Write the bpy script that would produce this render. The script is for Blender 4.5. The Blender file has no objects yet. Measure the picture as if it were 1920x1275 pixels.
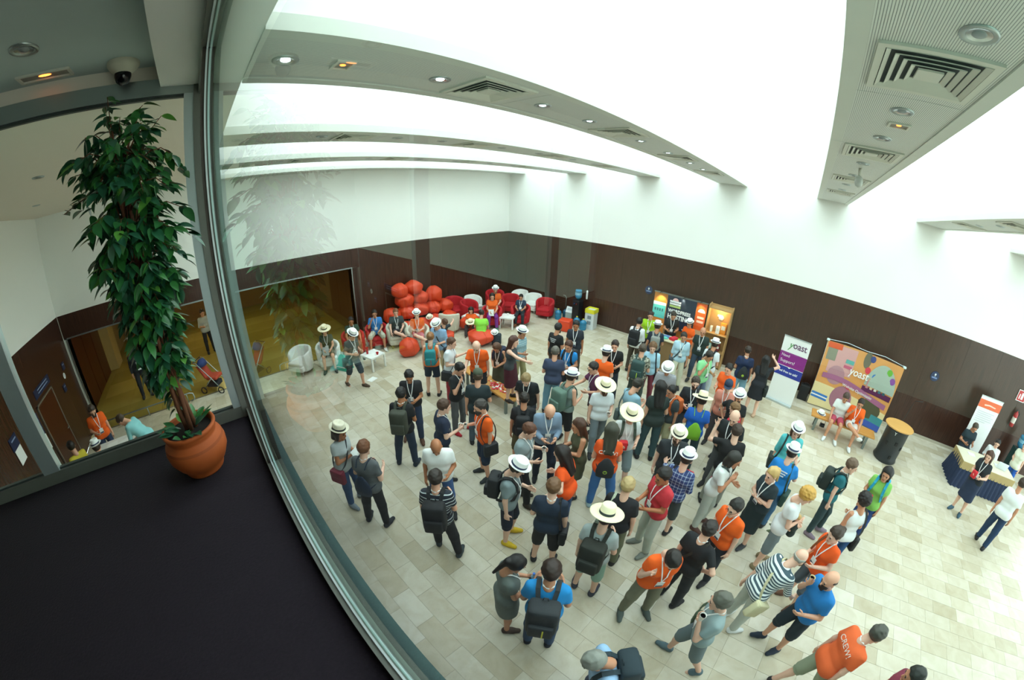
import bpy, math, random
import numpy as np
from mathutils import Vector, Matrix
random.seed(7); RNG = np.random.default_rng(7)
scene = bpy.context.scene
COL = scene.collection

# ------------------------------------------------------------------ camera (wide fisheye held close to the balcony glass)
cam = bpy.data.cameras.new('camera'); cam.type = 'PANO'; cam.panorama_type = 'FISHEYE_LENS_POLYNOMIAL'
cam.sensor_width = 36.0; cam.sensor_fit = 'HORIZONTAL'; cam.fisheye_fov = math.radians(220)
cam.clip_start = 0.004; cam.clip_end = 200
cam.fisheye_polynomial_k0 = 0.0; cam.fisheye_polynomial_k1 = -0.07724349; cam.fisheye_polynomial_k2 = 0.0
cam.fisheye_polynomial_k3 = 1.6192e-05; cam.fisheye_polynomial_k4 = 0.0
cam_o = bpy.data.objects.new('camera', cam); COL.objects.link(cam_o); scene.camera = cam_o
cam_o.matrix_world = Matrix(((0.71717746, -0.28253294, 0.63704916, 12.198),
                             (0.69647271, 0.25893128, -0.66923864, -12.402),
                             (0.02413000, 0.92365022, 0.38247616, 5.03), (0, 0, 0, 1)))
# ------------------------------------------------------------------ sky, exposure
world = bpy.data.worlds.new('sky'); scene.world = world; world.use_nodes = True
bg = world.node_tree.nodes['Background']; bg.inputs[0].default_value = (0.91, 0.995, 1.02, 1); bg.inputs[1].default_value = 4.5
vs = scene.view_settings; vs.view_transform = 'Standard'; vs.look = 'None'; vs.gamma = 1.0; vs.use_curve_mapping = False
vs.exposure = 0.33
scene.cycles.max_bounces = 7; scene.cycles.diffuse_bounces = 4; scene.cycles.glossy_bounces = 3
scene.cycles.transmission_bounces = 4; scene.cycles.transparent_max_bounces = 12
scene.cycles.sample_clamp_indirect = 6.0; scene.cycles.use_denoising = True

BEAMS = [(-0.05, 0.93), (3.2, 4.1), (6.25, 7.12), (9.2, 10.13), (12.33, 13.25), (15.38, 16.28), (18.45, 19.35), (21.5, 22.4)]
ROOF = 7.7
def portal(x0, x1, y0, y1, z):
    l = bpy.data.lights.new('skylight_portal', 'AREA'); l.shape = 'RECTANGLE'; l.size = x1 - x0; l.size_y = y1 - y0
    l.cycles.is_portal = True
    o = bpy.data.objects.new('skylight_portal', l); COL.objects.link(o); o.location = ((x0 + x1) / 2, (y0 + y1) / 2, z)
    return o
for i in range(len(BEAMS) - 1):
    portal(BEAMS[i][1], BEAMS[i + 1][0], -12.05, 0.0, ROOF - 0.02)
_p = portal(0, 4.0, 0, 12.0, 0); _p.location = (22.95, -6.1, 2.0); _p.rotation_euler = (0, math.radians(90), 0)

# ------------------------------------------------------------------ helpers
def lin(h):
    h = h.lstrip('#'); c = [int(h[i:i + 2], 16) / 255 for i in (0, 2, 4)]
    return tuple((v / 12.92 if v <= 0.04045 else ((v + 0.055) / 1.055) ** 2.4) for v in c) + (1,)
_M = {}
def mat(hexc, rough=0.7, metal=0.0, var=0.08, scale=6.0, bump=0.0, spec=0.5, emit=None, estr=0.0, key='', stretch=None, alpha=None, sheen=0.0):
    k = (hexc, rough, metal, var, scale, bump, spec, emit, estr, key, stretch, alpha)
    if k in _M: return _M[k]
    m = bpy.data.materials.new('mat_' + hexc.strip('#') + key); m.use_nodes = True
    nt = m.node_tree; b = nt.nodes['Principled BSDF']
    b.inputs['Roughness'].default_value = rough; b.inputs['Metallic'].default_value = metal
    b.inputs['Specular IOR Level'].default_value = spec
    c = lin(hexc); b.inputs['Base Color'].default_value = c
    if var or bump:
        tc = nt.nodes.new('ShaderNodeTexCoord'); n = nt.nodes.new('ShaderNodeTexNoise'); n.inputs['Scale'].default_value = scale
        n.inputs['Detail'].default_value = 3
        mp = nt.nodes.new('ShaderNodeMapping'); nt.links.new(tc.outputs['Object'], mp.inputs[0]); nt.links.new(mp.outputs[0], n.inputs['Vector'])
        if stretch: mp.inputs['Scale'].default_value = stretch
        if var:
            mx = nt.nodes.new('ShaderNodeMix'); mx.data_type = 'RGBA'
            mx.inputs[6].default_value = tuple(v * (1 - var) for v in c[:3]) + (1,); mx.inputs[7].default_value = tuple(min(1, v * (1 + var)) for v in c[:3]) + (1,)
            nt.links.new(n.outputs['Fac'], mx.inputs[0]); nt.links.new(mx.outputs[2], b.inputs['Base Color'])
        if bump:
            bp = nt.nodes.new('ShaderNodeBump'); bp.inputs['Strength'].default_value = bump; bp.inputs['Distance'].default_value = 0.01
            nt.links.new(n.outputs['Fac'], bp.inputs['Height']); nt.links.new(bp.outputs[0], b.inputs['Normal'])
    if emit:
        b.inputs['Emission Color'].default_value = lin(emit); b.inputs['Emission Strength'].default_value = estr
    _M[k] = m
    return m
def stripe_mat(h1, h2, pitch, axis='Z', duty=0.5, rough=0.7, bump=0.0, plaid=None):
    k = ('st', h1, h2, pitch, axis, duty, plaid, bump)
    if k in _M: return _M[k]
    m = bpy.data.materials.new('mat_stripe'); m.use_nodes = True; nt = m.node_tree; b = nt.nodes['Principled BSDF']; b.inputs['Roughness'].default_value = rough
    tc = nt.nodes.new('ShaderNodeTexCoord'); sx = nt.nodes.new('ShaderNodeSeparateXYZ'); nt.links.new(tc.outputs['Object'], sx.inputs[0])
    def st(ax, pit):
        d = nt.nodes.new('ShaderNodeMath'); d.operation = 'DIVIDE'; nt.links.new(sx.outputs[ax], d.inputs[0]); d.inputs[1].default_value = pit
        f = nt.nodes.new('ShaderNodeMath'); f.operation = 'FRACT'; nt.links.new(d.outputs[0], f.inputs[0])
        g = nt.nodes.new('ShaderNodeMath'); g.operation = 'GREATER_THAN'; nt.links.new(f.outputs[0], g.inputs[0]); g.inputs[1].default_value = duty
        return g
    g = st(axis, pitch); out = g.outputs[0]
    if plaid:
        g2 = st('X', pitch); a = nt.nodes.new('ShaderNodeMath'); a.operation = 'ADD'; nt.links.new(out, a.inputs[0]); nt.links.new(g2.outputs[0], a.inputs[1])
        h = nt.nodes.new('ShaderNodeMath'); h.operation = 'MULTIPLY'; nt.links.new(a.outputs[0], h.inputs[0]); h.inputs[1].default_value = 0.5; out = h.outputs[0]
    mx = nt.nodes.new('ShaderNodeMix'); mx.data_type = 'RGBA'; mx.inputs[6].default_value = lin(h1); mx.inputs[7].default_value = lin(h2)
    nt.links.new(out, mx.inputs[0]); nt.links.new(mx.outputs[2], b.inputs['Base Color'])
    if bump:
        bp = nt.nodes.new('ShaderNodeBump'); bp.inputs['Strength'].default_value = bump; bp.inputs['Distance'].default_value = 0.004
        nt.links.new(out, bp.inputs['Height']); nt.links.new(bp.outputs[0], b.inputs['Normal'])
    _M[k] = m
    return m
def glass_mat(tint, key, rough=0.0, refl=1.0, ior=1.5):
    m = bpy.data.materials.new('glass_' + key); m.use_nodes = True; nt = m.node_tree; nt.nodes.clear()
    o = nt.nodes.new('ShaderNodeOutputMaterial'); t = nt.nodes.new('ShaderNodeBsdfTransparent'); t.inputs[0].default_value = tint + (1,)
    g = nt.nodes.new('ShaderNodeBsdfGlossy'); g.inputs['Roughness'].default_value = rough; g.inputs['Color'].default_value = (0.76 * refl, refl, 0.93 * refl, 1)
    f = nt.nodes.new('ShaderNodeFresnel'); f.inputs['IOR'].default_value = ior
    mx = nt.nodes.new('ShaderNodeMixShader'); nt.links.new(f.outputs[0], mx.inputs[0]); nt.links.new(t.outputs[0], mx.inputs[1]); nt.links.new(g.outputs[0], mx.inputs[2])
    nt.links.new(mx.outputs[0], o.inputs[0])
    return m

class MB:
    """collects shapes as one mesh"""
    def __init__(s): s.v = []; s.f = []; s.m = []
    def add(s, v, f, mi=0):
        n = len(s.v); s.v += [tuple(p) for p in v]; s.f += [tuple(i + n for i in q) for q in f]; s.m += [mi] * len(f); return s
    def box(s, a, b, mi=0, mtx=None):
        x0, y0, z0 = a; x1, y1, z1 = b
        v = [(x0, y0, z0), (x1, y0, z0), (x1, y1, z0), (x0, y1, z0), (x0, y0, z1), (x1, y0, z1), (x1, y1, z1), (x0, y1, z1)]
        if mtx is not None: v = [mtx @ Vector(p) for p in v]
        return s.add(v, [(0, 3, 2, 1), (4, 5, 6, 7), (0, 1, 5, 4), (1, 2, 6, 5), (2, 3, 7, 6), (3, 0, 4, 7)], mi)
    def cbox(s, c, sz, mi=0, mtx=None):
        return s.box([c[i] - sz[i] / 2 for i in range(3)], [c[i] + sz[i] / 2 for i in range(3)], mi, mtx)
    def bbox(s, a, b, bev, mi=0, seg=1, pw=None):
        """box with rounded edges: superellipsoid-like grid"""
        n = 3 + seg
        c = [(a[i] + b[i]) / 2 for i in range(3)]; h = [(b[i] - a[i]) / 2 for i in range(3)]
        def pos(p):
            q = []
            for i in range(3):
                lim = h[i] - bev; q.append(max(-lim, min(lim, p[i] * h[i])))
            d = [p[i] * h[i] - q[i] for i in range(3)]; L = math.sqrt(sum(t * t for t in d))
            if L > 1e-9: d = [t / L * min(L, bev) if L > bev else t for t in d]
            return [c[i] + q[i] + d[i] for i in range(3)]
        for ax in range(3):
            for sg in (-1, 1):
                u, w = (ax + 1) % 3, (ax + 2) % 3; vs_ = []; fs = []
                ts = []
                for i in (u, w):
                    e = min(0.45, bev / h[i]); ts.append([-1, -1 + e * 0.4, -1 + e, 1 - e, 1 - e * 0.4, 1])
                for tu in ts[0]:
                    for tw in ts[1]:
                        p = [0, 0, 0]; p[ax] = sg; p[u] = tu; p[w] = tw; vs_.append(pos(p))
                for i in range(5):
                    for j in range(5):
                        q = (i * 6 + j, (i + 1) * 6 + j, (i + 1) * 6 + j + 1, i * 6 + j + 1); fs.append(q if sg > 0 else q[::-1])
                s.add(vs_, fs, mi)
        return s
    def lathe(s, prof, n=20, c=(0, 0, 0), sx=1.0, sy=1.0, mi=0, cap=True):
        v = []; f = []
        for r, z in prof:
            for i in range(n):
                t = 2 * math.pi * i / n; v.append((c[0] + r * sx * math.cos(t), c[1] + r * sy * math.sin(t), c[2] + z))
        for k in range(len(prof) - 1):
            for i in range(n): f.append((k * n + i, k * n + (i + 1) % n, (k + 1) * n + (i + 1) % n, (k + 1) * n + i))
        if cap:
            if prof[0][0] > 1e-6: f.append(tuple(range(n))[::-1])
            if prof[-1][0] > 1e-6: f.append(tuple((len(prof) - 1) * n + i for i in range(n)))
        return s.add(v, f, mi)
    def tube(s, pts, r, n=8, mi=0, flat=1.0, closed=False, up=(0, 0, 1)):
        pts = [Vector(p) for p in pts]; v = []; f = []; N = len(pts)
        rr = r if isinstance(r, (list, tuple)) else [r] * N
        for k, p in enumerate(pts):
            if closed: d = pts[(k + 1) % N] - pts[k - 1]
            else: d = pts[min(k + 1, N - 1)] - pts[max(k - 1, 0)]
            d.normalize(); u = Vector(up)
            if abs(d.dot(u)) > 0.95: u = Vector((1, 0, 0.1))
            a = d.cross(u).normalized(); b = a.cross(d)
            for i in range(n):
                t = 2 * math.pi * i / n; v.append(p + a * math.cos(t) * rr[k] + b * math.sin(t) * rr[k] * flat)
        for k in range(N if closed else N - 1):
            k2 = (k + 1) % N
            for i in range(n): f.append((k * n + i, k * n + (i + 1) % n, k2 * n + (i + 1) % n, k2 * n + i))
        if not closed: f.append(tuple(range(n))[::-1]); f.append(tuple((N - 1) * n + i for i in range(n)))
        return s.add(v, f, mi)
    def mesh(s, name, mats, smooth=False):
        me = bpy.data.meshes.new(name); me.from_pydata(s.v, [], s.f)
        for m in (mats if isinstance(mats, (list, tuple)) else [mats]): me.materials.append(m)
        if any(s.m): me.polygons.foreach_set('material_index', s.m)
        if smooth: me.polygons.foreach_set('use_smooth', [True] * len(s.f))
        me.update(); return me
    def build(s, name, mats, parent=None, smooth=False, auto=False):
        me = s.mesh(name, mats, smooth or auto); o = bpy.data.objects.new(name, me); COL.objects.link(o)
        if auto: me.set_sharp_from_angle(angle=math.radians(40))
        if parent is not None: o.parent = parent
        return o
def link(name, me, parent=None, loc=(0, 0, 0), rz=0.0):
    o = bpy.data.objects.new(name, me); COL.objects.link(o); o.location = loc; o.rotation_euler = (0, 0, rz)
    if parent is not None: o.parent = parent
    return o
def empty(name, loc=(0, 0, 0), rz=0.0):
    o = bpy.data.objects.new(name, None); o.empty_display_size = 0.1; COL.objects.link(o); o.location = loc; o.rotation_euler = (0, 0, rz); return o
def tag(o, label=None, cat=None, group=None, kind=None):
    if label: o['label'] = label
    if cat: o['category'] = cat
    if group: o['group'] = group
    if kind: o['kind'] = kind
    return o
def struct(o): o['kind'] = 'structure'; return o
def copy_tree(o, parent=None):
    c = o.copy(); COL.objects.link(c); c.parent = parent
    for ch in o.children: copy_tree(ch, c)
    return c
def text(parent, s, size, loc, rot, m, name='lettering', align='LEFT', ext=0.002, sx=1.0, bold=0.0, shear=0.0):
    cu = bpy.data.curves.new(name, 'FONT'); cu.body = s; cu.size = size; cu.extrude = ext; cu.align_x = align; cu.offset = bold; cu.shear = shear
    cu.resolution_u = 3
    cu.materials.append(m); tmp = bpy.data.objects.new(name, cu); me = bpy.data.meshes.new_from_object(tmp); bpy.data.objects.remove(tmp); bpy.data.curves.remove(cu)
    o = bpy.data.objects.new(name, me); COL.objects.link(o); o.parent = parent; o.location = loc; o.rotation_euler = rot; o.scale = (sx, 1, 1)
    return o

# ================================================================== the setting
WHITE = mat('#f4f5f1', 0.85, var=0.015, scale=1.5)
def wood_panel_mat():
    m = bpy.data.materials.new('dark_wood_panel'); m.use_nodes = True; nt = m.node_tree; b = nt.nodes['Principled BSDF']
    tc = nt.nodes.new('ShaderNodeTexCoord'); mp = nt.nodes.new('ShaderNodeMapping'); mp.inputs['Scale'].default_value = (22, 22, 0.7)
    n = nt.nodes.new('ShaderNodeTexNoise'); n.inputs['Scale'].default_value = 2.0; n.inputs['Detail'].default_value = 5
    nt.links.new(tc.outputs['Object'], mp.inputs[0]); nt.links.new(mp.outputs[0], n.inputs['Vector'])
    r = nt.nodes.new('ShaderNodeValToRGB'); r.color_ramp.elements[0].position = 0.3; r.color_ramp.elements[0].color = lin('#301d16'); r.color_ramp.elements[1].position = 0.75; r.color_ramp.elements[1].color = lin('#4f3226')
    nt.links.new(n.outputs['Fac'], r.inputs[0]); nt.links.new(r.outputs[0], b.inputs['Base Color'])
    b.inputs['Roughness'].default_value = 0.27; b.inputs['Specular IOR Level'].default_value = 0.5
    return m
PANEL = wood_panel_mat()
PH = 3.33
# ---- hall floor: pale limestone tiles 59 x 29.5 cm, staggered
def tile_mat():
    m = bpy.data.materials.new('limestone_tile'); m.use_nodes = True; nt = m.node_tree; b = nt.nodes['Principled BSDF']
    g = nt.nodes.new('ShaderNodeNewGeometry'); oi = nt.nodes.new('ShaderNodeObjectInfo')
    ad = nt.nodes.new('ShaderNodeMath'); ad.operation = 'ADD'; nt.links.new(g.outputs['Random Per Island'], ad.inputs[0]); nt.links.new(oi.outputs['Random'], ad.inputs[1])
    fr = nt.nodes.new('ShaderNodeMath'); fr.operation = 'FRACT'; nt.links.new(ad.outputs[0], fr.inputs[0])
    r = nt.nodes.new('ShaderNodeValToRGB'); e = r.color_ramp.elements
    e[0].position = 0.0; e[0].color = lin('#bbb198'); e[1].position = 1.0; e[1].color = lin('#dcd7c8')
    for p, c in ((0.25, '#c9c0aa'), (0.6, '#cfc8b6'), (0.88, '#d3ccb9')): q = e.new(p); q.color = lin(c)
    nt.links.new(fr.outputs[0], r.inputs[0])
    tc = nt.nodes.new('ShaderNodeTexCoord'); n = nt.nodes.new('ShaderNodeTexNoise'); n.inputs['Scale'].default_value = 3.2; n.inputs['Detail'].default_value = 6; n.inputs['Distortion'].default_value = 1.2
    nt.links.new(g.outputs['Position'], n.inputs['Vector'])
    r2 = nt.nodes.new('ShaderNodeValToRGB'); r2.color_ramp.elements[0].position = 0.3; r2.color_ramp.elements[0].color = (0.8, 0.76, 0.68, 1); r2.color_ramp.elements[1].position = 0.65; r2.color_ramp.elements[1].color = (1, 1, 1, 1)
    nt.links.new(n.outputs['Fac'], r2.inputs[0])
    mx = nt.nodes.new('ShaderNodeMix'); mx.data_type = 'RGBA'; mx.blend_type = 'MULTIPLY'; mx.inputs[0].default_value = 0.7
    nt.links.new(r.outputs[0], mx.inputs[6]); nt.links.new(r2.outputs[0], mx.inputs[7]); nt.links.new(mx.outputs[2], b.inputs['Base Color'])
    b.inputs['Roughness'].default_value = 0.3; b.inputs['Specular IOR Level'].default_value = 0.35
    return m
TILE = tile_mat()
floor = struct(MB().box((0.66, -17.3, -0.12), (24.0, 0.0, -0.006)).box((0.0, -7.72, -0.12), (0.66, 0.0, -0.006)).build('floor', mat('#9d937c', 0.8)))
tl, tw, gap = 0.59, 0.295, 0.004
tmesh = MB().box((gap / 2, gap / 2, -0.02), (tl - gap / 2, tw - gap / 2, 0.0)).mesh('tile', TILE)
tiles = []
row = 0; y = -17.3 + 0.02
rr = random.Random(3)
while y < -tw:
    XW = 0.66 if y < -7.75 else 0.0
    x = XW - rr.choice((0.0, 0.2, 0.3, 0.4))
    while x < 24.0:
        x0 = max(x, XW); x1 = min(x + tl, 24.0)
        if x1 - x0 > 0.05 and not (y < -12.7 and x0 > 9.3): tiles.append((x0, y, x1))
        x += tl
    y += tw
y_last = y
def tdist(t): return math.hypot((t[0] + t[2]) / 2 - 12.2, t[1] + 0.15 + 12.4) + (3.0 if t[1] < -12.3 else 0)
full = sorted([t for t in tiles if abs(t[2] - t[0] - tl) < 1e-4], key=tdist); near = full[:300]; nset = set(near)
for t in near: link('tile', tmesh, floor, (t[0], t[1], 0))
mb = MB()
for t in tiles:
    if t not in nset: mb.box((t[0] + gap / 2, t[1] + gap / 2, -0.02), (t[2] - gap / 2, t[1] + tw - gap / 2, 0.0))
x = 0.0
while x < 24.0:
    mb.box((x + gap / 2, y_last + gap / 2, -0.02), (min(x + tl, 24) - gap / 2, -0.002, 0.0)); x += tl
ft = mb.build('tile', TILE, floor); ft['kind'] = 'stuff'

def panels(parent, run0, run1, z0, z1, axis, face, width=1.22, th=0.02, skip=()):
    """dark wood cladding boards along a wall; axis 'x' (wall along x at y=face) or 'y' (wall along y at x=face)"""
    n = max(1, round((run1 - run0) / width)); w = (run1 - run0) / n; g = 0.003
    for i in range(n):
        a, b = run0 + i * w + g, run0 + (i + 1) * w - g
        if axis == 'x': o = MB().box((a, min(face, face - th), z0), (b, max(face, face - th), z1)).build('panel', PANEL, parent)
        elif axis == 'x+': o = MB().box((a, face, z0), (b, face + th, z1)).build('panel', PANEL, parent)
        elif axis == 'y': o = MB().box((face, a, z0), (face + th, b, z1)).build('panel', PANEL, parent)
# back wall (y = 0): cladding below, white plaster above
wall_back = struct(MB().box((-0.3, 0.02, 0), (24.0, 0.3, ROOF + 0.1)).box((0, 0.0, PH), (24, 0.02, ROOF + 0.1)).build('wall_back', WHITE))
MB().box((0.0, 0.019, 0), (24.0, 0.022, PH)).build('backing', mat('#120b08', .8), wall_back)
panels(wall_back, -0.02, 24.0, 0.09, PH, 'x', 0.02)
struct(MB().box((0.02, -0.012, 0.0), (24.0, 0.02, 0.09)).build('baseboard_back', mat('#b9b2a0', 0.5, var=0.05)))
# left wall (x = 0) with a wide opening to the corridor
OY0, OY1, OZ = -17.18, -7.72, 2.65
mb = MB().box((-0.3, OY1, 0), (-0.02, 0.3, ROOF + 0.1)).box((-0.3, -17.6, OZ), (-0.02, OY1, ROOF + 0.1)).box((-0.02, -17.4, PH), (0, 0.02, ROOF + 0.1)).box((-0.3, -17.6, 0), (-0.02, OY0, OZ))
wall_left = struct(mb.build('wall_left', WHITE))
MB().box((-0.022, OY1, 0), (-0.0195, 0.0, PH)).box((-0.022, OY0 - .1, OZ), (-0.0195, OY1, PH)).build('backing', mat('#120b08', .8), wall_left)
panels(wall_left, OY1 + 0.04, 0.0, 0.0, PH, 'y', -0.02)
panels(wall_left, OY0 - 0.1, OY1 + 0.04, OZ + 0.04, PH, 'y', -0.02, 1.6)
ALU = mat('#a9b4b4', 0.32, 0.85, var=0.03)
ALUL = mat('#c8d4d6', 0.35, 0.6, var=0.02)
ALUD = mat('#74766f', 0.45, 0.15, var=0.04)
fr = struct(MB().box((-0.3, OY0, OZ), (0.01, OY1 + 0.04, OZ + 0.04)).box((-0.3, OY1, 0), (0.01, OY1 + 0.04, OZ)).box((-0.3, OY0 - 0.04, 0), (0.01, OY0, OZ)).build('trim_1', ALU))
# return wall (y = -17.3) facing the hall
wall_return = struct(MB().box((-0.3, -17.6, 0), (9.1, -17.32, ROOF)).box((0, -17.32, PH), (9.1, -17.3, ROOF)).build('wall_front', WHITE))
DX0, DX1, DZ = 1.95, 3.15, 2.1
for a, b, z0 in ((0.0, 0.98, 0), (0.98, DX0, 0), (DX0, DX1, DZ), (DX1, 4.35, 0), (4.35, 5.6, 0), (5.6, 6.85, 0), (6.85, 9.05, 0)):
    MB().box((a + 0.003, -17.32, z0), (b - 0.003, -17.3, PH)).build('panel', PANEL, wall_return)
DOORW = mat('#4a2010', 0.3, var=0.2, scale=3, stretch=(8, 8, 0.6))
door = struct(MB().box((DX0 + 0.04, -17.31, 0.01), (DX1 - 0.04, -17.285, DZ - 0.03)).build('door_1', DOORW))
MB().box((DX0, -17.32, 0), (DX0 + 0.04, -17.27, DZ)).box((DX1 - 0.04, -17.32, 0), (DX1, -17.27, DZ)).box((DX0, -17.32, DZ - 0.03), (DX1, -17.27, DZ)).build('door_frame', mat('#8d8578', 0.4, 0.4), door)
MB().tube([(DX0 + 0.12, -17.28, 1.03), (DX0 + 0.12, -17.23, 1.03), (DX0 + 0.24, -17.23, 1.03)], 0.011).build('door_handle', ALU, door, True)
# annex ceiling between return wall and the skylit hall
struct(MB().box((-0.02, -17.4, 6.0), (9.09, -12.35, 6.25)).build('ceiling_annex', mat('#e6ddd0', 0.9, var=0.02)))
# corridor beyond the opening
AMB = mat('#9c8a48', 0.22, var=0.18, scale=1.3)
corr = struct(MB().box((-10, -17.9, -0.12), (0.66, -7.72, -0.012)).box((-10, -7.72, -0.12), (-0.02, -7.2, -0.012)).build('floor_corridor', AMB))
for i in range(8):
    for j in range(8):
        if i == 7 and j == 7: continue
        MB().box((-8.9 + i * 1.19, -17.3 + j * 1.2, -0.01), (-8.9 + i * 1.19 + 1.184, -17.3 + j * 1.2 + 1.194, 0.0)).build('tile', mat(('#a08e4a', '#a99752', '#978440')[(i * 5 + j * 3) % 3], 0.2, var=0.15, scale=1.4), corr)
struct(MB().box((-9.3, -18.2, 0), (-9.0, -6.3, 3)).build('wall_corridor_end', mat('#8f6a3c', 0.8)))
struct(MB().box((-9.0, -7.6, 0), (-0.3, -7.3, 3)).build('wall_corridor_side', mat('#6d4b2c', 0.6)))
cw = struct(MB().box((-9.0, -17.9, 0), (-0.3, -17.6, 3)).build('wall_corridor', mat('#a89060', 0.8)))
for i, (a, b) in enumerate(((-2.3, -1.25), (-3.4, -2.33), (-4.5, -3.45))):
    MB().box((a, -17.6, 0), (b, -17.55, 2.4)).build('door_panel', DOORW, cw)
MB().box((-5.6, -17.6, 0), (-4.7, -17.2, 2.7)).build('pillar', mat('#bda772', 0.7), cw)
struct(MB().box((-9.3, -17.9, OZ + 0.1), (-0.3, -7.3, OZ + 0.2)).build('ceiling_corridor', mat('#cbb890', 0.9)))
for i, (lx, ly) in enumerate(((-2.5, -15.0), (-2.5, -11.0), (-5.5, -13.0), (-5.5, -9.5))):
    lt = tag(empty('corridor_light', (lx, ly, OZ + 0.1)), ('square warm corridor ceiling light near the dark doors', 'square warm corridor ceiling light nearest the seating area', 'square warm corridor ceiling light in the middle of the far row', 'square warm corridor ceiling light at the far end beside the side wall')[i], 'light')
    MB().box((-0.3, -0.3, -0.03), (0.3, 0.3, 0.0)).build('light_frame', ALUL, lt)
    MB().box((-0.26, -0.26, -0.036), (0.26, 0.26, -0.03)).build('diffuser', mat('#ffd9a0', 0.5, emit='#ffdf9c', estr=20.0, var=0), lt)
# threshold rail of the opening
rail = tag(empty('low_handrail', (0.75, -14.9, 0)), 'low tubular metal handrail by the corridor threshold', 'rail')
MB().tube([(0, -1.9, 0.28), (0, 1.0, 0.28), (0, 1.1, 0.24), (0, 1.12, 0.1), (0, 1.1, 0.05), (0, 1.0, 0.02)], 0.022).build('tube', ALU, rail, True)
for yy in (-1.8, -0.4, 0.9): MB().tube([(0, yy, 0), (0, yy, 0.28)], 0.016).build('post', ALU, rail, True)
struct(MB().box((0.63, -17.3, -0.002), (0.69, OY1, 0.008)).build('trim_2', mat('#6f6757', 0.4, 0.4)))
# ---- roof beams with ventilation soffits
TRAY = mat('#d5d9d0', 0.55, var=0.03)
def soffit_mat():
    m = stripe_mat('#e4e6e0', '#8f9894', 0.0135, 'X', 0.68, 0.5)
    return m
SOF = soffit_mat()
for i, (x0, x1) in enumerate(BEAMS):
    bo = struct(MB().box((x0, -12.07, 6.07), (x1, 0.02, ROOF + 0.1)).build('beam', WHITE))
    MB().box((x0 - 0.012, -12.07, 5.975), (x0 + 0.1, 0.0, 6.08)).box((x1 - 0.1, -12.07, 5.975), (x1 + 0.012, 0.0, 6.08)).build('edge_trim', TRAY, bo)
    for k in range(5):
        ya = -12.07 + k * 2.4; MB().box((x0 + 0.1, ya + 0.003, 5.985), (x1 - 0.1, min(ya + 2.397, 0), 6.05)).build('soffit_panel', SOF, bo)
struct(MB().box((9.0, -12.66, 6.0), (24, -12.07, ROOF + 0.1)).box((0.0, -12.35, 6.0), (9.0, -12.07, ROOF + 0.1)).build('beam_cross', WHITE))
struct(MB().box((22.95, -12.6, 4.0), (23.3, 0.3, ROOF + 0.1)).build('wall_right_upper', WHITE))
# glazed end of the hall (daylight from the side, outside the picture)
win = struct(MB().box((22.95, -12.6, 0), (23.1, -12.1, 6.1)).box((22.95, -0.3, 0), (23.1, 0.02, 6.1)).box((22.95, -12.2, 3.9), (23.1, 0, 4.05)).build('window_1', ALUL))
for k in range(1, 6): MB().box((22.97, -12.1 + k * 1.98 - 0.03, 0), (23.07, -12.1 + k * 1.98 + 0.03, 3.9)).build('mullion', ALU, win)
MB().box((22.97, -12.1, 2.6), (23.07, -0.3, 2.68)).build('transom', ALU, win)
struct(MB().box((23.1, -40, -0.2), (60, 30, -0.12)).build('ground_outside', mat('#c9c4b8', 0.9)))
# balcony block
CZ = 3.4
CARPET = mat('#1a0f1b', 0.95, var=0.35, scale=60, bump=0.4)
struct(MB().box((9.13, -17.5, CZ - 0.02), (23.0, -12.33, CZ)).build('floor_balcony', CARPET))
struct(MB().box((9.05, -17.5, 3.0), (23.0, -12.26, CZ - 0.02)).build('slab_balcony', WHITE))
struct(MB().box((9.2, -12.6, 0), (23, -12.4, 3.0)).box((9.2, -17.5, 0), (9.4, -12.5, 3.0)).build('wall_under_balcony', PANEL))
CEILB = mat('#bdcccb', 0.85, var=0.02)  # pale ceiling; the teal cast of the balcony's shade is mixed into its colour
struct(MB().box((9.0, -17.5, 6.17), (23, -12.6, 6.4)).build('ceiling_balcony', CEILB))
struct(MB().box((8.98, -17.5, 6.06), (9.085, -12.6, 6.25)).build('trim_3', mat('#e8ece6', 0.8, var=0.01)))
struct(MB().box((9.0, -17.8, CZ), (23, -17.5, 6.4)).build('wall_balcony_rear', mat('#b9b2a4', 0.9)))
struct(MB().box((22.95, -17.8, CZ), (23.2, -12.3, 6.4)).build('wall_balcony_side', mat('#b9b2a4', 0.9)))
# balcony glazing: front (y = -12.345) and side (x = 9.09)
GLF = glass_mat((0.84, 0.95, 0.925), 'front', ior=2.5)
GLS = glass_mat((0.82, 0.95, 0.91), 'side')
GY = -12.345
struct(MB().box((9.1, -12.28, CZ - 0.02), (23.0, -12.225, CZ + 0.02)).build('ledge_balcony', mat('#46605f', .6)))
wf = struct(MB().box((9.1, -12.385, CZ), (22.9, -12.28, CZ + 0.075)).build('window_2', ALUD))     # bottom rail
MB().box((9.1, -12.385, 5.93), (22.9, -12.28, 6.0)).build('top_rail', ALUD, wf)
for xm in (10.0, 14.0, 18.0):
    MB().box((xm - 0.045, -12.378, CZ + 0.075), (xm + 0.0, -12.28, 5.93)).build('mullion', mat('#4d4640', 0.5, 0.4), wf)
MB().box((9.06, -12.42, CZ), (9.14, -12.28, 6.0)).build('corner_post', ALUD, wf)
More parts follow.
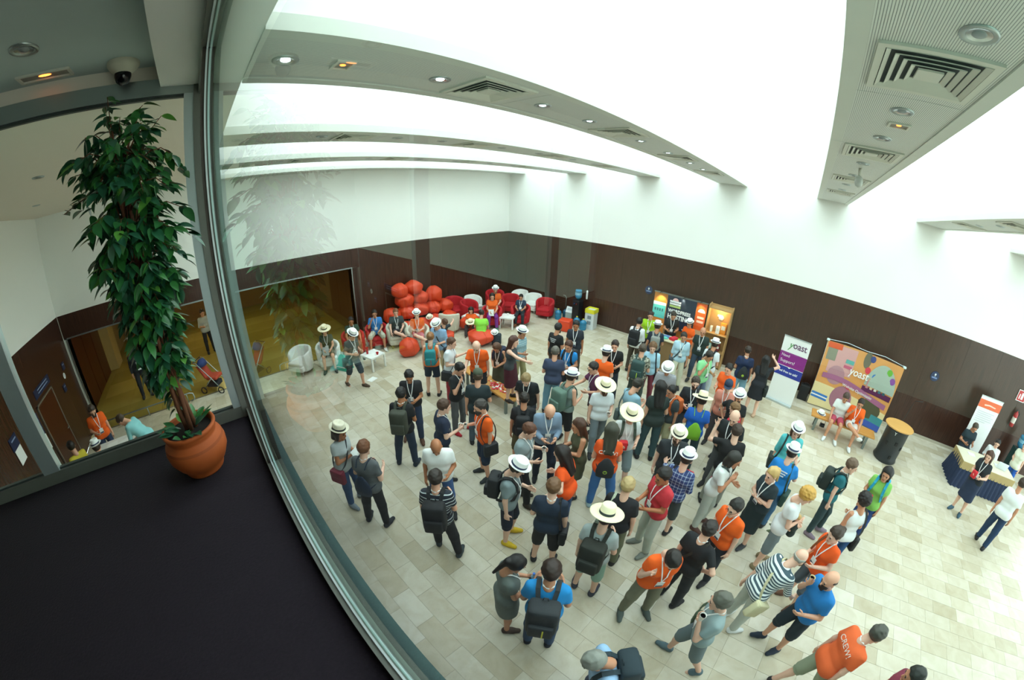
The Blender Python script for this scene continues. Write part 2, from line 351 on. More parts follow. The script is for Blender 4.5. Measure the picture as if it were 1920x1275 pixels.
for (a, b) in ((9.14, 9.955), (10.0, 13.955), (14.0, 17.955), (18.0, 22.9)):
    gb = MB()
    for yy, t in ((GY - 0.009, 0.010), (GY + 0.014, 0.009)):
        gb.box((a, yy - t / 2, CZ + 0.075), (b, yy + t / 2, CZ + 0.09)).box((a, yy - t / 2, 5.915), (b, yy + t / 2, 5.93))
        gb.box((a, yy - t / 2, CZ + 0.075), (a + 0.012, yy + t / 2, 5.93)).box((b - 0.012, yy - t / 2, CZ + 0.075), (b, yy + t / 2, 5.93))
    gb.build('glazing_bead', mat('#dfe8ea', 0.25, 0.5, var=0), wf)
    MB().add([(a, GY, CZ + 0.075), (b, GY, CZ + 0.075), (b, GY, 5.93), (a, GY, 5.93)], [(0, 1, 2, 3)]).build('pane', GLF, wf)
ws = struct(MB().box((9.05, -17.5, CZ), (9.13, -12.42, CZ + 0.1)).build('window_3', ALUD))
MB().box((9.05, -17.5, 5.94), (9.13, -12.42, 6.06)).build('top_rail', ALU, ws)
for ya, yb in ((-12.49, -12.42), (-14.3, -14.14), (-16.4, -16.24)): MB().box((9.05, ya, CZ + 0.1), (9.13, yb, 5.94)).build('mullion', ALUL, ws)
for ya, yb in ((-14.14, -12.49), (-16.24, -14.3), (-17.5, -16.4)):
    MB().box((9.075, ya, CZ + 0.1), (9.11, yb, CZ + 0.115)).box((9.075, ya, 5.92), (9.11, yb, 5.94)).build('glazing_bead', mat('#3c4442', 0.5), ws)
    MB().add([(9.09, ya, CZ + 0.1), (9.09, yb, CZ + 0.1), (9.09, yb, 5.94), (9.09, ya, 5.94)], [(0, 1, 2, 3)]).build('pane', GLS, ws)

# ================================================================== people: one continuous body mesh each, clothes as children
def nrm(v): v = np.asarray(v, float); return v / np.linalg.norm(v)
def rotx(a): c, s = math.cos(a), math.sin(a); return np.array([[1, 0, 0], [0, c, -s], [0, s, c]])
def roty(a): c, s = math.cos(a), math.sin(a); return np.array([[c, 0, s], [0, 1, 0], [-s, 0, c]])
def rotz(a): c, s = math.cos(a), math.sin(a); return np.array([[c, -s, 0], [s, c, 0], [0, 0, 1]])
ARM = dict(down=((.16, .0, -1), (.06, .16, -1)), back=((.2, -.3, -1), (-.35, -.35, -.8)), bent=((.2, .05, -1), (-.35, 1, .1)), cup=((.18, .12, -1), (-.25, 1, .35)),
           mouth=((.25, .45, -.85), (-.45, .25, 1)), crossed=((.22, .25, -1), (-1, .4, .05)), point=((.35, 1, -.25), (.1, 1, -.1)), reach=((.2, .8, -.7), (0, 1, -.25)),
           hip=((.75, -.25, -.8), (-.6, .45, -.75)), phone=((.12, .25, -1), (-.42, .9, .12)), lap=((.15, .35, -1), (-.35, 1, -.2)), knee=((.2, .55, -.9), (-.05, .8, -.55)),
           raised=((.45, .35, -.2), (-.2, .25, 1)), head=((.9, .3, .5), (-.7, .1, .7)), side=((.9, .2, -.35), (.8, .5, -.1)), open=((.3, .3, -.9), (.4, .8, .3)), strap=((.25, .2, -.95), (-.25, .35, 1)), carry=((.2, .3, -.95), (-.9, .55, .05)))
LEG = dict(stand=((.07, .03, -1), (.03, -.04, -1)), wide=((.2, .02, -1), (.12, -.03, -1)), relax=((.1, .14, -1), (.05, -.1, -1)), stepf=((.06, .36, -1), (.02, .06, -1)), stepb=((.05, -.22, -1), (.02, -.52, -1)),
           sit=((.13, 1, -.06), (.04, .1, -1)), sitw=((.32, 1, -.06), (.05, .12, -1)), cross=((-.02, 1, .24), (-.85, .35, -.35)), lounge=((.15, .95, .32), (.02, .55, -.9)), loungeo=((.25, 1, .1), (.05, .9, -.35)))
def skel(sp):
    H = sp.get('H', 1.73); s = H / 1.75; w = sp.get('w', 1.0); fem = sp.get('fem', 0)
    sw = (.152 if fem else .172) * (0.5 + 0.5 * w); hw = .088
    lr, ll = (sp.get('legs', 'stand,relax') + ',').split(',')[:2]; ll = ll or lr
    K = {}
    for sd, nm in ((1, lr), (-1, ll)):
        t, c = LEG[nm]; t = nrm((t[0] * sd, t[1], t[2])); c = nrm((c[0] * sd, c[1], c[2]))
        hip = np.array([hw * sd, 0, 0]) * s; kn = hip + t * .44 * s; an = kn + c * .425 * s
        K[sd] = [hip, kn, an, nm]
    low = min(K[1][2][2], K[-1][2][2]); pz = -low + .075 * s
    if 'seat' in sp: pz = sp['seat'] + .11 * s
    up = np.array([0, 0, pz])
    for sd in (1, -1):
        for i in range(3): K[sd][i] = K[sd][i] + up
    R = roty(math.radians(sp.get('tilt', 0))) @ rotx(math.radians(-sp.get('lean', 3)))
    twist = rotz(math.radians(sp.get('twist', 0)))
    def T(p): return up + R @ (twist @ (np.asarray(p, float) * s))
    A = {}
    ar, al = (sp.get('arms', 'down,down') + ',').split(',')[:2]; al = al or ar
    for sd, nm in ((1, ar), (-1, al)):
        u, f = ARM[nm]; u = R @ twist @ nrm((u[0] * sd, u[1], u[2])); f = R @ twist @ nrm((f[0] * sd, f[1], f[2]))
        sh = T((sw * sd, -.01, .475)); el = sh + u * .285 * s; wr = el + f * .245 * s; A[sd] = [sh, el, wr, f]
    nk = T((0, -.012, .50)); nt = T((0, .012, .595))
    Rh = R @ rotz(math.radians(sp.get('hyaw', 0))) @ rotx(math.radians(-sp.get('hpitch', 10))); hc = nt + Rh @ np.array([0, .018, .106]) * s
    return dict(s=s, w=w, fem=fem, sw=sw, up=up, R=R @ twist, T=T, legs=K, arms=A, neck=(nk, nt), Rh=Rh, hc=hc)
#--SDF
class Field:
    def __init__(f, lo, hi, h):
        f.h = h; f.lo = np.array(lo) - 2.5 * h; n = np.ceil((np.array(hi) + 2.5 * h - f.lo) / h).astype(int) + 1
        f.n = n; f.ax = [f.lo[i] + h * np.arange(n[i]) for i in range(3)]; f.d = np.full(n, 0.08, np.float32)
    def sub(f, lo, hi, m):
        sl = []
        for i in range(3):
            a = max(0, int((lo[i] - m - f.lo[i]) / f.h)); b = min(f.n[i], int((hi[i] + m - f.lo[i]) / f.h) + 2)
            if b <= a: return None
            sl.append(slice(a, b))
        return tuple(sl), [f.ax[i][sl[i]].astype(np.float32).reshape([-1 if j == i else 1 for j in range(3)]) for i in range(3)]
    def merge(f, sl, d, k, cuts=(), P=None):
        for (c, n) in cuts: d = np.maximum(d, (P[0] - c[0]) * n[0] + (P[1] - c[1]) * n[1] + (P[2] - c[2]) * n[2])
        g = f.d[sl]
        if k > 0:
            hh = np.maximum(k - np.abs(g - d), 0) / k; f.d[sl] = np.minimum(g, d) - hh * hh * k * .25
        else: f.d[sl] = np.minimum(g, d)
    def cap(f, a, b, ra, rb=None, k=.03, cuts=(), sy=None):
        rb = ra if rb is None else rb; a = np.asarray(a, float); b = np.asarray(b, float); r = max(ra, rb)
        q = f.sub(np.minimum(a, b), np.maximum(a, b), r + k + f.h)
        if q is None: return
        sl, P = q; ab = b - a; L = float(ab @ ab) + 1e-9
        t = np.clip(((P[0] - a[0]) * ab[0] + (P[1] - a[1]) * ab[1] + (P[2] - a[2]) * ab[2]) / L, 0, 1)
        d = np.sqrt((P[0] - a[0] - t * ab[0]) ** 2 + (P[1] - a[1] - t * ab[1]) ** 2 + (P[2] - a[2] - t * ab[2]) ** 2) - (ra + (rb - ra) * t)
        f.merge(sl, d, k, cuts, P)
    def ell(f, c, r, k=.02, cuts=(), R=None):
        m = max(r); q = f.sub(np.asarray(c) - m, np.asarray(c) + m, k + f.h)
        if q is None: return
        sl, P = q; X = [P[i] - c[i] for i in range(3)]
        if R is not None: X = [X[0] * R[0, i] + X[1] * R[1, i] + X[2] * R[2, i] for i in range(3)]
        l = np.sqrt((X[0] / r[0]) ** 2 + (X[1] / r[1]) ** 2 + (X[2] / r[2]) ** 2)
        f.merge(sl, (l - 1) * min(r) * .5 + (l - 1) * .5 * float(np.mean(r)), k, cuts, P)
    def carve(f, c, r, k=.01):
        q = f.sub(np.asarray(c) - r, np.asarray(c) + r, k + f.h); sl, P = q
        d = np.sqrt((P[0] - c[0]) ** 2 + (P[1] - c[1]) ** 2 + (P[2] - c[2]) ** 2) - r
        g = f.d[sl]; hh = np.maximum(k - np.abs(g + d), 0) / k; f.d[sl] = np.maximum(g, -d) + hh * hh * k * .25
    def clip(f, c, n):
        f.d = np.maximum(f.d, ((f.ax[0] - c[0]) * n[0]).reshape(-1, 1, 1) + ((f.ax[1] - c[1]) * n[1]).reshape(1, -1, 1) + ((f.ax[2] - c[2]) * n[2]).reshape(1, 1, -1)).astype(np.float32)
    def wrinkle(f, amp, seed, q=1.0, qz=None):
        a = seed * 1.7
        f.d += (amp * np.sin(f.ax[2] * 31 * (q if qz is None else qz) + a).reshape(1, 1, -1) * np.sin(f.ax[0] * 17 * q + a * 2).reshape(-1, 1, 1) * np.cos(f.ax[1] * 15 * q + a).reshape(1, -1, 1)).astype(np.float32)
    def polys(f):
        d = f.d; n = np.array(d.shape); ins = d < 0
        c = np.zeros(n - 1, np.int8)
        for i in (0, 1):
            for j in (0, 1):
                for k in (0, 1): c += ins[i:n[0] - 1 + i, j:n[1] - 1 + j, k:n[2] - 1 + k]
        act = (c > 0) & (c < 8); idx = np.full(n - 1, -1, np.int64); cells = np.argwhere(act); idx[act] = np.arange(len(cells))
        acc = np.zeros((len(cells), 3)); cnt = np.zeros(len(cells))
        off = [(i, j, k) for i in (0, 1) for j in (0, 1) for k in (0, 1)]
        val = {o: d[cells[:, 0] + o[0], cells[:, 1] + o[1], cells[:, 2] + o[2]] for o in off}
        for o in off:
            for ax in range(3):
                if o[ax]: continue
                p = list(o); p[ax] = 1; p = tuple(p); a, b = val[o], val[p]; m = (a < 0) != (b < 0)
                t = np.zeros(len(cells)); t[m] = a[m] / (a[m] - b[m])
                q = np.array(o, float)[None, :].repeat(len(cells), 0); q[:, ax] += t
                acc[m] += q[m]; cnt[m] += 1
        V = f.lo + (cells + acc / np.maximum(cnt, 1)[:, None]) * f.h
        F = []
        for ax in range(3):
            u, w = (ax + 1) % 3, (ax + 2) % 3
            s0 = [slice(1, -1)] * 3; s0[ax] = slice(0, -1); s1 = [slice(1, -1)] * 3; s1[ax] = slice(1, None)
            a = ins[tuple(s0)]; b = ins[tuple(s1)]; e = np.argwhere(a != b)
            if not len(e): continue
            fl = a[e[:, 0], e[:, 1], e[:, 2]]
            pos = e.copy(); pos[:, u] += 1; pos[:, w] += 1
            def at(du, dw):
                q = pos.copy(); q[:, u] -= du; q[:, w] -= dw; return idx[q[:, 0], q[:, 1], q[:, 2]]
            Q = np.stack([at(1, 1), at(0, 1), at(0, 0), at(1, 0)], 1); Q[~fl] = Q[~fl][:, ::-1]
            F.append(Q)
        return V, (np.concatenate(F) if F else np.zeros((0, 4), int))
def np_mesh(name, V, F, mi=None, smooth=True):
    me = bpy.data.meshes.new(name); me.vertices.add(len(V)); me.vertices.foreach_set('co', np.asarray(V, np.float32).ravel())
    F = np.asarray(F, np.int32); me.loops.add(F.size); me.loops.foreach_set('vertex_index', F.ravel()); me.polygons.add(len(F))
    me.polygons.foreach_set('loop_start', np.arange(0, F.size, 4, dtype=np.int32)); me.polygons.foreach_set('loop_total', np.full(len(F), 4, np.int32))
    if mi is not None: me.polygons.foreach_set('material_index', np.asarray(mi, np.int32))
    if smooth: me.polygons.foreach_set('use_smooth', np.ones(len(F), bool))
    me.update(calc_edges=True); me.validate(); return me
# ---- head, hair, hand templates
def head_template():
    f = Field((-.1, -.13, -.2), (.1, .13, .13), .0075)
    f.ell((0, -.012, .024), (.075, .094, .09), .02); f.ell((0, .022, -.035), (.057, .066, .085), .03); f.cap((-.018, .066, -.1), (.018, .066, -.1), .02, .02, .02)
    f.cap((0, .084, .004), (0, .103, -.026), .009, .0125, .014); f.cap((-.035, .08, .022), (.035, .08, .022), .009, .009, .015)
    for s in (-1, 1): f.ell((.077 * s, -.006, -.01), (.009, .018, .03), .008)
    f.cap((0, -.02, -.06), (0, -.035, -.17), .05, .055, .02)
    for s in (-1, 1): f.carve((.029 * s, .1, .003), .013, .012)
    V, F = f.polys(); mi = np.zeros(len(F), int); Vs, Fs, Ms = [V], [F], [mi]; off = len(V)
    def blob(c, r, m, n=6):
        nonlocal off
        v = []; q = []
        for i in range(n + 1):
            for j in range(n):
                a = math.pi * i / n; b = 2 * math.pi * j / n; v.append((c[0] + r[0] * math.sin(a) * math.cos(b), c[1] + r[1] * math.sin(a) * math.sin(b), c[2] + r[2] * math.cos(a)))
        for i in range(n):
            for j in range(n): q.append((i * n + j, (i + 1) * n + j, (i + 1) * n + (j + 1) % n, i * n + (j + 1) % n))
        Vs.append(np.array(v)); Fs.append(np.array(q) + off); Ms.append(np.full(len(q), m)); off += len(v)
    for s in (-1, 1):
        blob((.029 * s, .083, .003), (.012, .008, .007), 1); blob((.03 * s, .088, .024), (.017, .006, .004), 1)
    blob((0, .083, -.064), (.023, .01, .006), 2)
    return np.concatenate(Vs), np.concatenate(Fs), np.concatenate(Ms)
HEADV, HEADF, HEADM = head_template()
def hair_template(kind):
    f = Field((-.13, -.2, -.42), (.13, .13, .15), .009)
    hl = ((0, .058, .048), nrm((0, .8, -.6)))
    if kind in ('short', 'pony', 'bun', 'long', 'bob', 'curly'):
        gr = .012 if kind == 'curly' else 0
        f.ell((0, -.018, .033), (.087 + gr, .106 + gr, .101 + gr), 0, [hl, ((0, 0, -.07), (0, 0, -1))])
    if kind == 'bald':
        f.ell((0, -.018, .026), (.081, .1, .09), 0, [((0, .0, .03), nrm((0, 1, .25))), ((0, 0, -.07), (0, 0, -1)), ((0, 0, .048), nrm((0, -.55, 1)))])
    if kind == 'pony': f.ell((0, -.115, .02), (.03, .03, .03), .02); f.cap((0, -.125, .02), (0, -.15, -.2), .036, .018, .03)
    if kind == 'bun': f.ell((0, -.115, .045), (.045, .04, .042), .015)
    if kind == 'long':
        for x in (-.055, 0, .055): f.cap((x, -.055, .02), (x * .9, -.085, -.3), .05, .035, .04)
        for s in (-1, 1): f.cap((.066 * s, -.01, .03), (.078 * s, -.01, -.16), .024, .018, .03)
    if kind == 'bob':
        for x in (-.05, 0, .05): f.cap((x, -.055, .02), (x, -.07, -.1), .05, .045, .04)
        for s in (-1, 1): f.cap((.066 * s, -.0, .03), (.072 * s, .005, -.1), .026, .022, .03)
    if kind == 'beard':
        f.ell((0, .024, -.036), (.062, .071, .092), 0, [((0, 0, -.045), nrm((0, -.35, 1))), ((0, .015, 0), (0, -1, 0))]); f.cap((-.02, .072, -.105), (.02, .072, -.105), .022, .022, .02)
    qz = .45 if kind in ('long', 'pony', 'bob') else None; f.wrinkle(.005 if kind != 'curly' else .009, len(kind), 4.0, qz); f.wrinkle(.004, len(kind), 2.2, qz); V, F = f.polys()
    return np_mesh('hair', V, F)
HAIRM = {k: hair_template(k) for k in ('short', 'bald', 'pony', 'bun', 'long', 'bob', 'beard', 'curly')}
def hand_template(curl):
    f = Field((-.06, -.07, -.2), (.05, .07, .02), .0075)
    f.cap((0, -.018, -.03), (0, -.024, -.085), .02, .02, .015); f.cap((0, .018, -.03), (0, .022, -.085), .021, .019, .015); f.cap((0, 0, .01), (0, 0, -.04), .026, .024, .015)
    for i, (y, L) in enumerate(((.028, .07), (.0095, .08), (-.0095, .074), (-.028, .056))):
        a = np.array([0, y, -.09]); d = np.array([0, (y) * 1.2, -1.]); d /= np.linalg.norm(d); ang = 0
        for seg in range(3):
            ang += curl * (.6, .9, .8)[seg]; dd = np.array([-math.sin(ang), d[1], -math.cos(ang)]); b = a + dd * L * (.42, .33, .25)[seg]
            f.cap(a, b, .0095 - .0008 * seg, .0088 - .0008 * seg, .002); a = b
    a = np.array([-.004, .026, -.035]); b = a + np.array([-.012 - .02 * curl, .03, -.03]); c = b + np.array([-.012 - .02 * curl, .004, -.032]); f.cap(a, b, .013, .011, .008); f.cap(b, c, .0105, .009, .004)
    return f.polys()
HANDS = {'relax': hand_template(.35), 'grip': hand_template(1.0)}
def hat_prof(kind):
    crown = MB(); band = MB(); br, h = dict(fedora=(.142, .1), straw=(.205, .105), cap=(.098, .075), bucket=(.125, .095))[kind]
    if kind == 'cap':
        crown.lathe([(.093, -.02), (.097, .01), (.088, .05), (.055, .085), (.0, .095)], 18, sx=.92, sy=1.1)
        v = []; 
        for i in range(9):
            t = math.pi * (i / 8) ; v += [(.08 * math.cos(t), .085 + .0 * math.sin(t), -.012), (.085 * math.cos(t), .095 + .085 * math.sin(t), -.022)]
        crown.add(v, [(2 * i, 2 * i + 1, 2 * i + 3, 2 * i + 2) for i in range(8)]); band.lathe([(.0985, -.02), (.0985, -.005)], 18, sx=.92, sy=1.1, cap=False)
    else:
        rim = .018 if kind == 'fedora' else .004
        crown.lathe([(.088, -.006), (br * .8, -.008), (br, rim), (br + .001, rim + .006), (br * .82, 0.0), (.094, .004), (.092, .04), (.086, h - .008), (.075, h + .004), (.05, h - .006), (.0, h - .022)], 24, sx=.92, sy=1.1, cap=False)
        band.lathe([(.0945, .003), (.0965, .006), (.0945, .032), (.092, .034)], 24, sx=.92, sy=1.1, cap=False)
    return crown, band
HATS = {}
for k_, c_, b_ in (('fedora', '#f2f3f0', '#1d2a4a'), ('straw', '#efe6c4', '#23302f'), ('panama', '#f0ead2', '#222a2c'), ('navycap', '#26364f', '#26364f'), ('olivecap', '#4a5240', '#3b4233'), ('visor', '#e9e9e4', '#2a2a2a')):
    kk = {'fedora': 'fedora', 'straw': 'straw', 'panama': 'bucket', 'navycap': 'cap', 'olivecap': 'cap', 'visor': 'cap'}[k_]
    cr, ba = hat_prof('fedora' if k_ == 'panama' else kk)
    HATS[k_] = (cr.mesh('hat', mat(c_, .75, var=.04, scale=40, bump=.1), True), ba.mesh('hat_band', mat(b_, .7), True))
SKIN = {'l': '#e0a98c', 'm': '#c98f6e', 'd': '#8d5a3c', 'p': '#e9bba3', 't': '#b3754f'}
EYE = mat('#1c1512', .3, var=0); LIP = {k: mat('#%02x%02x%02x' % tuple(int(int(v[i:i + 2], 16) * q) for i, q in ((1, .82), (3, .62), (5, .6))), .5, var=0) for k, v in SKIN.items()}
SKINM = {k: mat(v, .5, var=.06, scale=18) for k, v in SKIN.items()}
def cloth(c, key=''):
    if isinstance(c, tuple):
        if c[0] == 'stripe': return stripe_mat(c[1], c[2], c[3], 'Z', c[4] if len(c) > 4 else .5)
        if c[0] == 'plaid': return stripe_mat(c[1], c[2], c[3], 'Z', .78, plaid=1)
        if c[0] == 'camo':
            k = ('camo',) + c
            if k not in _M:
                m = mat(c[1], .8, key='camo'); nt = m.node_tree; n = nt.nodes.new('ShaderNodeTexNoise'); n.inputs['Scale'].default_value = 22; n.inputs['Detail'].default_value = 2
                tc = nt.nodes.new('ShaderNodeTexCoord'); nt.links.new(tc.outputs['Object'], n.inputs['Vector']); r = nt.nodes.new('ShaderNodeValToRGB'); r.color_ramp.interpolation = 'CONSTANT'
                r.color_ramp.elements[0].color = lin(c[1]); r.color_ramp.elements[1].position = .46; r.color_ramp.elements[1].color = lin(c[2]); e = r.color_ramp.elements.new(.56); e.color = lin(c[3])
                nt.links.new(n.outputs['Fac'], r.inputs[0]); nt.links.new(r.outputs[0], nt.nodes['Principled BSDF'].inputs['Base Color']); _M[k] = m
            return _M[k]
    return mat(c, .82, var=.07, scale=9, bump=.15, key=key)
def ribbon(mb, pts, wid, th, nrmf):
    """flat band through pts, wide across the path, nrmf gives the outward direction"""
    v = []; f = []; N = len(pts)
    for i, p in enumerate(pts):
        d = nrm(pts[min(i + 1, N - 1)] - pts[max(i - 1, 0)]); n = nrm(nrmf[i] - d * (nrmf[i] @ d)); a = np.cross(d, n)
        for (x, y) in ((-1, 0), (1, 0), (1, 1), (-1, 1)): v.append(p + a * wid / 2 * x + n * th * y)
    for i in range(N - 1):
        for j in range(4): f.append((i * 4 + j, i * 4 + (j + 1) % 4, i * 4 + 4 + (j + 1) % 4, i * 4 + 4 + j))
    f += [(3, 2, 1, 0), (N * 4 - 4, N * 4 - 3, N * 4 - 2, N * 4 - 1)]
    mb.add(v, f)
def hand_frame(k, sd):
    d = nrm(k['arms'][sd][3]); t0 = k['R'] @ np.array([0, .7, .72]); t = nrm(t0 - d * (t0 @ d)); palm = np.cross(t, d) if sd > 0 else np.cross(d, t)
    return np.stack([-palm, t, -d], 1)     # columns: template x, y, z axes
BAGCOUNT = {}
def make_person(x, y, yaw, sp, seed):
    k = skel(sp); s, w, fem, T, R = k['s'], k['w'], k['fem'], k['T'], k['R']; h = sp.get('h', .0165)
    root = empty('person', (x, y, sp.get('z0', 0)), yaw); tag(root, sp['label'], 'person', sp.get('group'))
    L, A = k['legs'], k['arms']; w2 = .5 + .5 * w
    allp = np.array([p for sd in (1, -1) for p in L[sd][:3]] + [p for sd in (1, -1) for p in A[sd][:3]] + [k['neck'][1], k['up']])
    def nf(pts, m): pts = np.array(pts); return Field(pts.min(0) - m, pts.max(0) + m, h)
    top, tc = sp['top']; bot, bc = sp['bot']
    chest = [((-.085, 0, .36), (.085, 0, .36), .112), ((-.105, -.005, .44), (.105, -.005, .44), .075), ((-.066, .01, .2), (.066, .01, .2), .1), ((-.073, 0, .04), (.073, 0, .04), .107 + .012 * fem)]
    def torso(f, inf, cuts=(), sel=(0, 1, 2, 3)):
        for i in sel:
            a, b, r = chest[i]; g = w if i != 1 else w2
            f.cap(T(np.array(a) * (w2, 1, 1)), T(np.array(b) * (w2, 1, 1)), r * s * (g * (.93 if fem and i == 2 else 1)) + inf, k=.05, cuts=cuts)
        if fem and inf < .06:
            for sd in (1, -1): f.cap(T((.065 * sd, .075, .34)), T((.065 * sd, .07, .33)), .058 * s + inf, k=.04, cuts=cuts)
    # ---- body
    f = nf(allp, .16); torso(f, -.004); f.cap(k['neck'][0], k['neck'][1], .06 * s, .05 * s, .03)
    for sd in (1, -1):
        hp, kn, an, _ = L[sd]; f.cap(hp, kn, .084 * s * w2, .055 * s * w2, .03); f.cap(kn, an, .054 * s * w2, .037 * s, .02)
        cf = kn + (an - kn) * .3; bk = nrm(np.cross(an - kn, (1, 0, 0))) * .012 * s; f.cap(cf - bk, kn + (an - kn) * .45 - bk, .05 * s * w2, .042 * s, .03)
        fd = foot_dir(L[sd], sd); f.cap(an + (0, 0, -.03 * s), an + fd * .15 * s + (0, 0, -.045 * s), .036 * s, .028 * s, .03)
        sh, el, wr, _ = A[sd]; f.cap(sh, el, .048 * s * w2, .039 * s * w2, .025); f.cap(el, wr, .039 * s * w2, .027 * s, .015)
    V, F = f.polys(); Vs, Fs, Ms = [V], [F], [np.zeros(len(F), int)]; off = len(V)
    hv = (HEADV * s * 1.13) @ k['Rh'].T + k['hc']; Vs.append(hv); Fs.append(HEADF + off); Ms.append(HEADM); off += len(hv)
    gr = sp.get('grip', '')
    for sd in (1, -1):
        hV, hF = HANDS['grip' if ('r' if sd > 0 else 'l') in gr else 'relax']; v = hV * (1, sd, 1) if False else hV.copy()
        fr = hand_frame(k, sd); v = (v * s * (.92 if fem else 1)) @ fr.T + A[sd][2]
        Vs.append(v); Fs.append((hF if sd > 0 else hF[:, ::-1]) + off); Ms.append(np.zeros(len(hF), int)); off += len(v)
    me = np_mesh('body', np.concatenate(Vs), np.concatenate(Fs), np.concatenate(Ms)); sk = sp.get('skin', 'l')
    for m in (SKINM[sk], EYE, LIP[sk]): me.materials.append(m)
    link('body', me, root)
    def part(name, f, m, amp=.0035):
        if amp: f.wrinkle(amp, seed)
        V, F = f.polys()
        if not len(F): return None
        me = np_mesh(name, V, F); me.materials.append(m); return link(name, me, root)
    upv = R @ np.array([0, 0, 1.])
    # ---- trousers, shorts, skirt
    if bot in ('long', 'shorts', 'knee'):
        f = nf([p for sd in (1, -1) for p in L[sd][:3]] + [k['up'], T((0, 0, .1))], .17)
        f.cap(T((-.08, 0, .03)), T((.08, 0, .03)), (.112 + .012 * fem) * s * w, k=.05, cuts=[(T((0, 0, .09)), upv)])
        for sd in (1, -1):
            hp, kn, an, _ = L[sd]; th = nrm(kn - hp); sh_ = nrm(an - kn)
            if bot == 'long':
                f.cap(hp, kn, .098 * s * w2, .08 * s * w2, .03); f.cap(kn, an, .078 * s * w2, .06 * s, .03, [(kn + (an - kn) * .95, sh_)])
            else:
                fr = .8 if bot == 'shorts' else 1.0
                e = hp + (kn - hp) * (fr + .12); f.cap(hp, e, .1 * s * w2, .09 * s * w2, .03, [(hp + (kn - hp) * fr, th)])
                if bot == 'knee': f.cap(kn, kn + sh_ * .12, .08 * s, .078 * s, .02, [(kn + sh_ * .07, sh_)])
        part('trousers' if bot == 'long' else 'shorts', f, cloth(bc))
    if bot in ('skirt', 'minidress', 'maxi') or top == 'dress':
        f = nf([p for sd in (1, -1) for p in L[sd][:3]] + [k['up'], T((0, 0, .12))], .22); c = k['up']
        kn = (L[1][1] + L[-1][1]) / 2; e = kn + nrm(kn - c) * .05 * s
        if bot == 'maxi': kn = (L[1][1] + L[-1][1]) / 2; e = (L[1][2] + L[-1][2]) / 2
        fr = 1.0 if bot != 'minidress' else .75; ev = c + (e - c) * fr; dv = nrm(e - c)
        f.cap(c + (0, 0, .03), ev, .135 * s * w, (.165 if bot != 'maxi' else .2) * s * w, .05, [(ev, dv), (T((0, 0, .12)), upv)])
        for sd in (1, -1):
            hp, kn_, an_, _ = L[sd]; e2 = kn_ + nrm(kn_ - hp) * .08 * s if bot != 'maxi' else an_
            f.cap(hp, e2, .112 * s * w2, (.1 if bot != 'maxi' else .13) * s * w2, .09, [(ev, dv), (T((0, 0, .12)), upv)])
        part('skirt', f, cloth(bc), .006)
    # ---- top
    pts = [T((0, 0, -.1)), T((0, 0, .55))] + [p for sd in (1, -1) for p in A[sd][:3]]
    f = nf(pts, .17); inf = (.017 if top != 'tank' else .01) - .006 * fem
    neckcut = (T((0, .03, .525 if top not in ('tank', 'dress') else .5)), nrm(R @ np.array([0, .45, 1.])))
    hem = -.075 if top in ('tee', 'polo', 'shirt', 'long') else -.02
    torso(f, inf, [(T((0, 0, hem)), -upv), neckcut])
    f.cap(T((-.07, 0, .01)), T((.07, 0, .01)), (.11 + .008 * fem) * s * w + inf, k=.05, cuts=[(T((0, 0, hem)), -upv)])
    f.cap(k['neck'][0], k['neck'][1], .062 * s, .055 * s, .04, [(k['neck'][0] + (k['neck'][1] - k['neck'][0]) * (.35 if top in ('polo', 'shirt', 'suit') else .12), nrm(k['neck'][1] - k['neck'][0]))])
    if top not in ('tank',):
        for sd in (1, -1):
            sh, el, wr, _ = A[sd]; ud = nrm(el - sh)
            if top in ('tee', 'polo', 'dress'):
                q = .68 if not fem else .5; f.cap(sh, sh + (el - sh) * .9, .06 * s * w2, .06 * s * w2, .035, [(sh + (el - sh) * q, ud)])
            else:
                f.cap(sh, el, .064 * s * w2, .052 * s * w2, .04); e = .92 if top in ('long', 'suit') else .25
                f.cap(el, wr, .052 * s * w2, .042 * s, .02, [(el + (wr - el) * e, nrm(wr - el))])
    if bot in ('minidress', 'maxi') and top in ('tank', 'dress'): tc = bc if tc is None else tc
    part('dress_top' if top == 'dress' else {'tee': 'shirt', 'polo': 'shirt', 'shirt': 'shirt', 'long': 'sweater', 'tank': 'vest', 'suit': 'jacket'}[top], f, cloth(tc))
    # ---- shoes
    for sd in (1, -1):
        hp, kn, an, nm = L[sd]; fd = foot_dir(L[sd], sd); b0 = an + np.array([0, 0, -.04 * s]) - fd * .03 * s; sole = an[2] - .078 * s
        f = nf([b0, b0 + fd * .22 * s, an], .07); f.cap(b0, b0 + fd * .1 * s, .045 * s, .046 * s, .03, [((0, 0, sole), (0, 0, -1))]); f.cap(b0 + fd * .1 * s, b0 + fd * .2 * s + (0, 0, -.006), .046 * s, .036 * s, .03, [((0, 0, sole), (0, 0, -1))])
        if sp.get('shoe_hi', 1): f.cap(b0 + fd * .02, an, .042 * s, .045 * s, .03, [(an + (0, 0, .015), (0, 0, 1))])
        part('shoe', f, cloth(sp.get('shoe', '#2a2a2c')), 0)
    # ---- head gear
    hm = Matrix([list(k['Rh'][i] * s * 1.13) + [k['hc'][i]] for i in range(3)] + [[0, 0, 0, 1]])
    hk, hcol = sp.get('hair', ('short', '#2a1c14'))
    def hp_(name, me, m=None, off=(0, 0, 0), rx=0.0, par=None):
        o = bpy.data.objects.new(name, me); COL.objects.link(o); o.parent = par or root
        if par is None: o.matrix_local = hm @ Matrix.Translation(off) @ Matrix.Rotation(rx, 4, 'X')
        if m is not None:
            if not me.materials: me.materials.append(m)
            o.material_slots[0].link = 'OBJECT'; o.material_slots[0].material = m
        return o
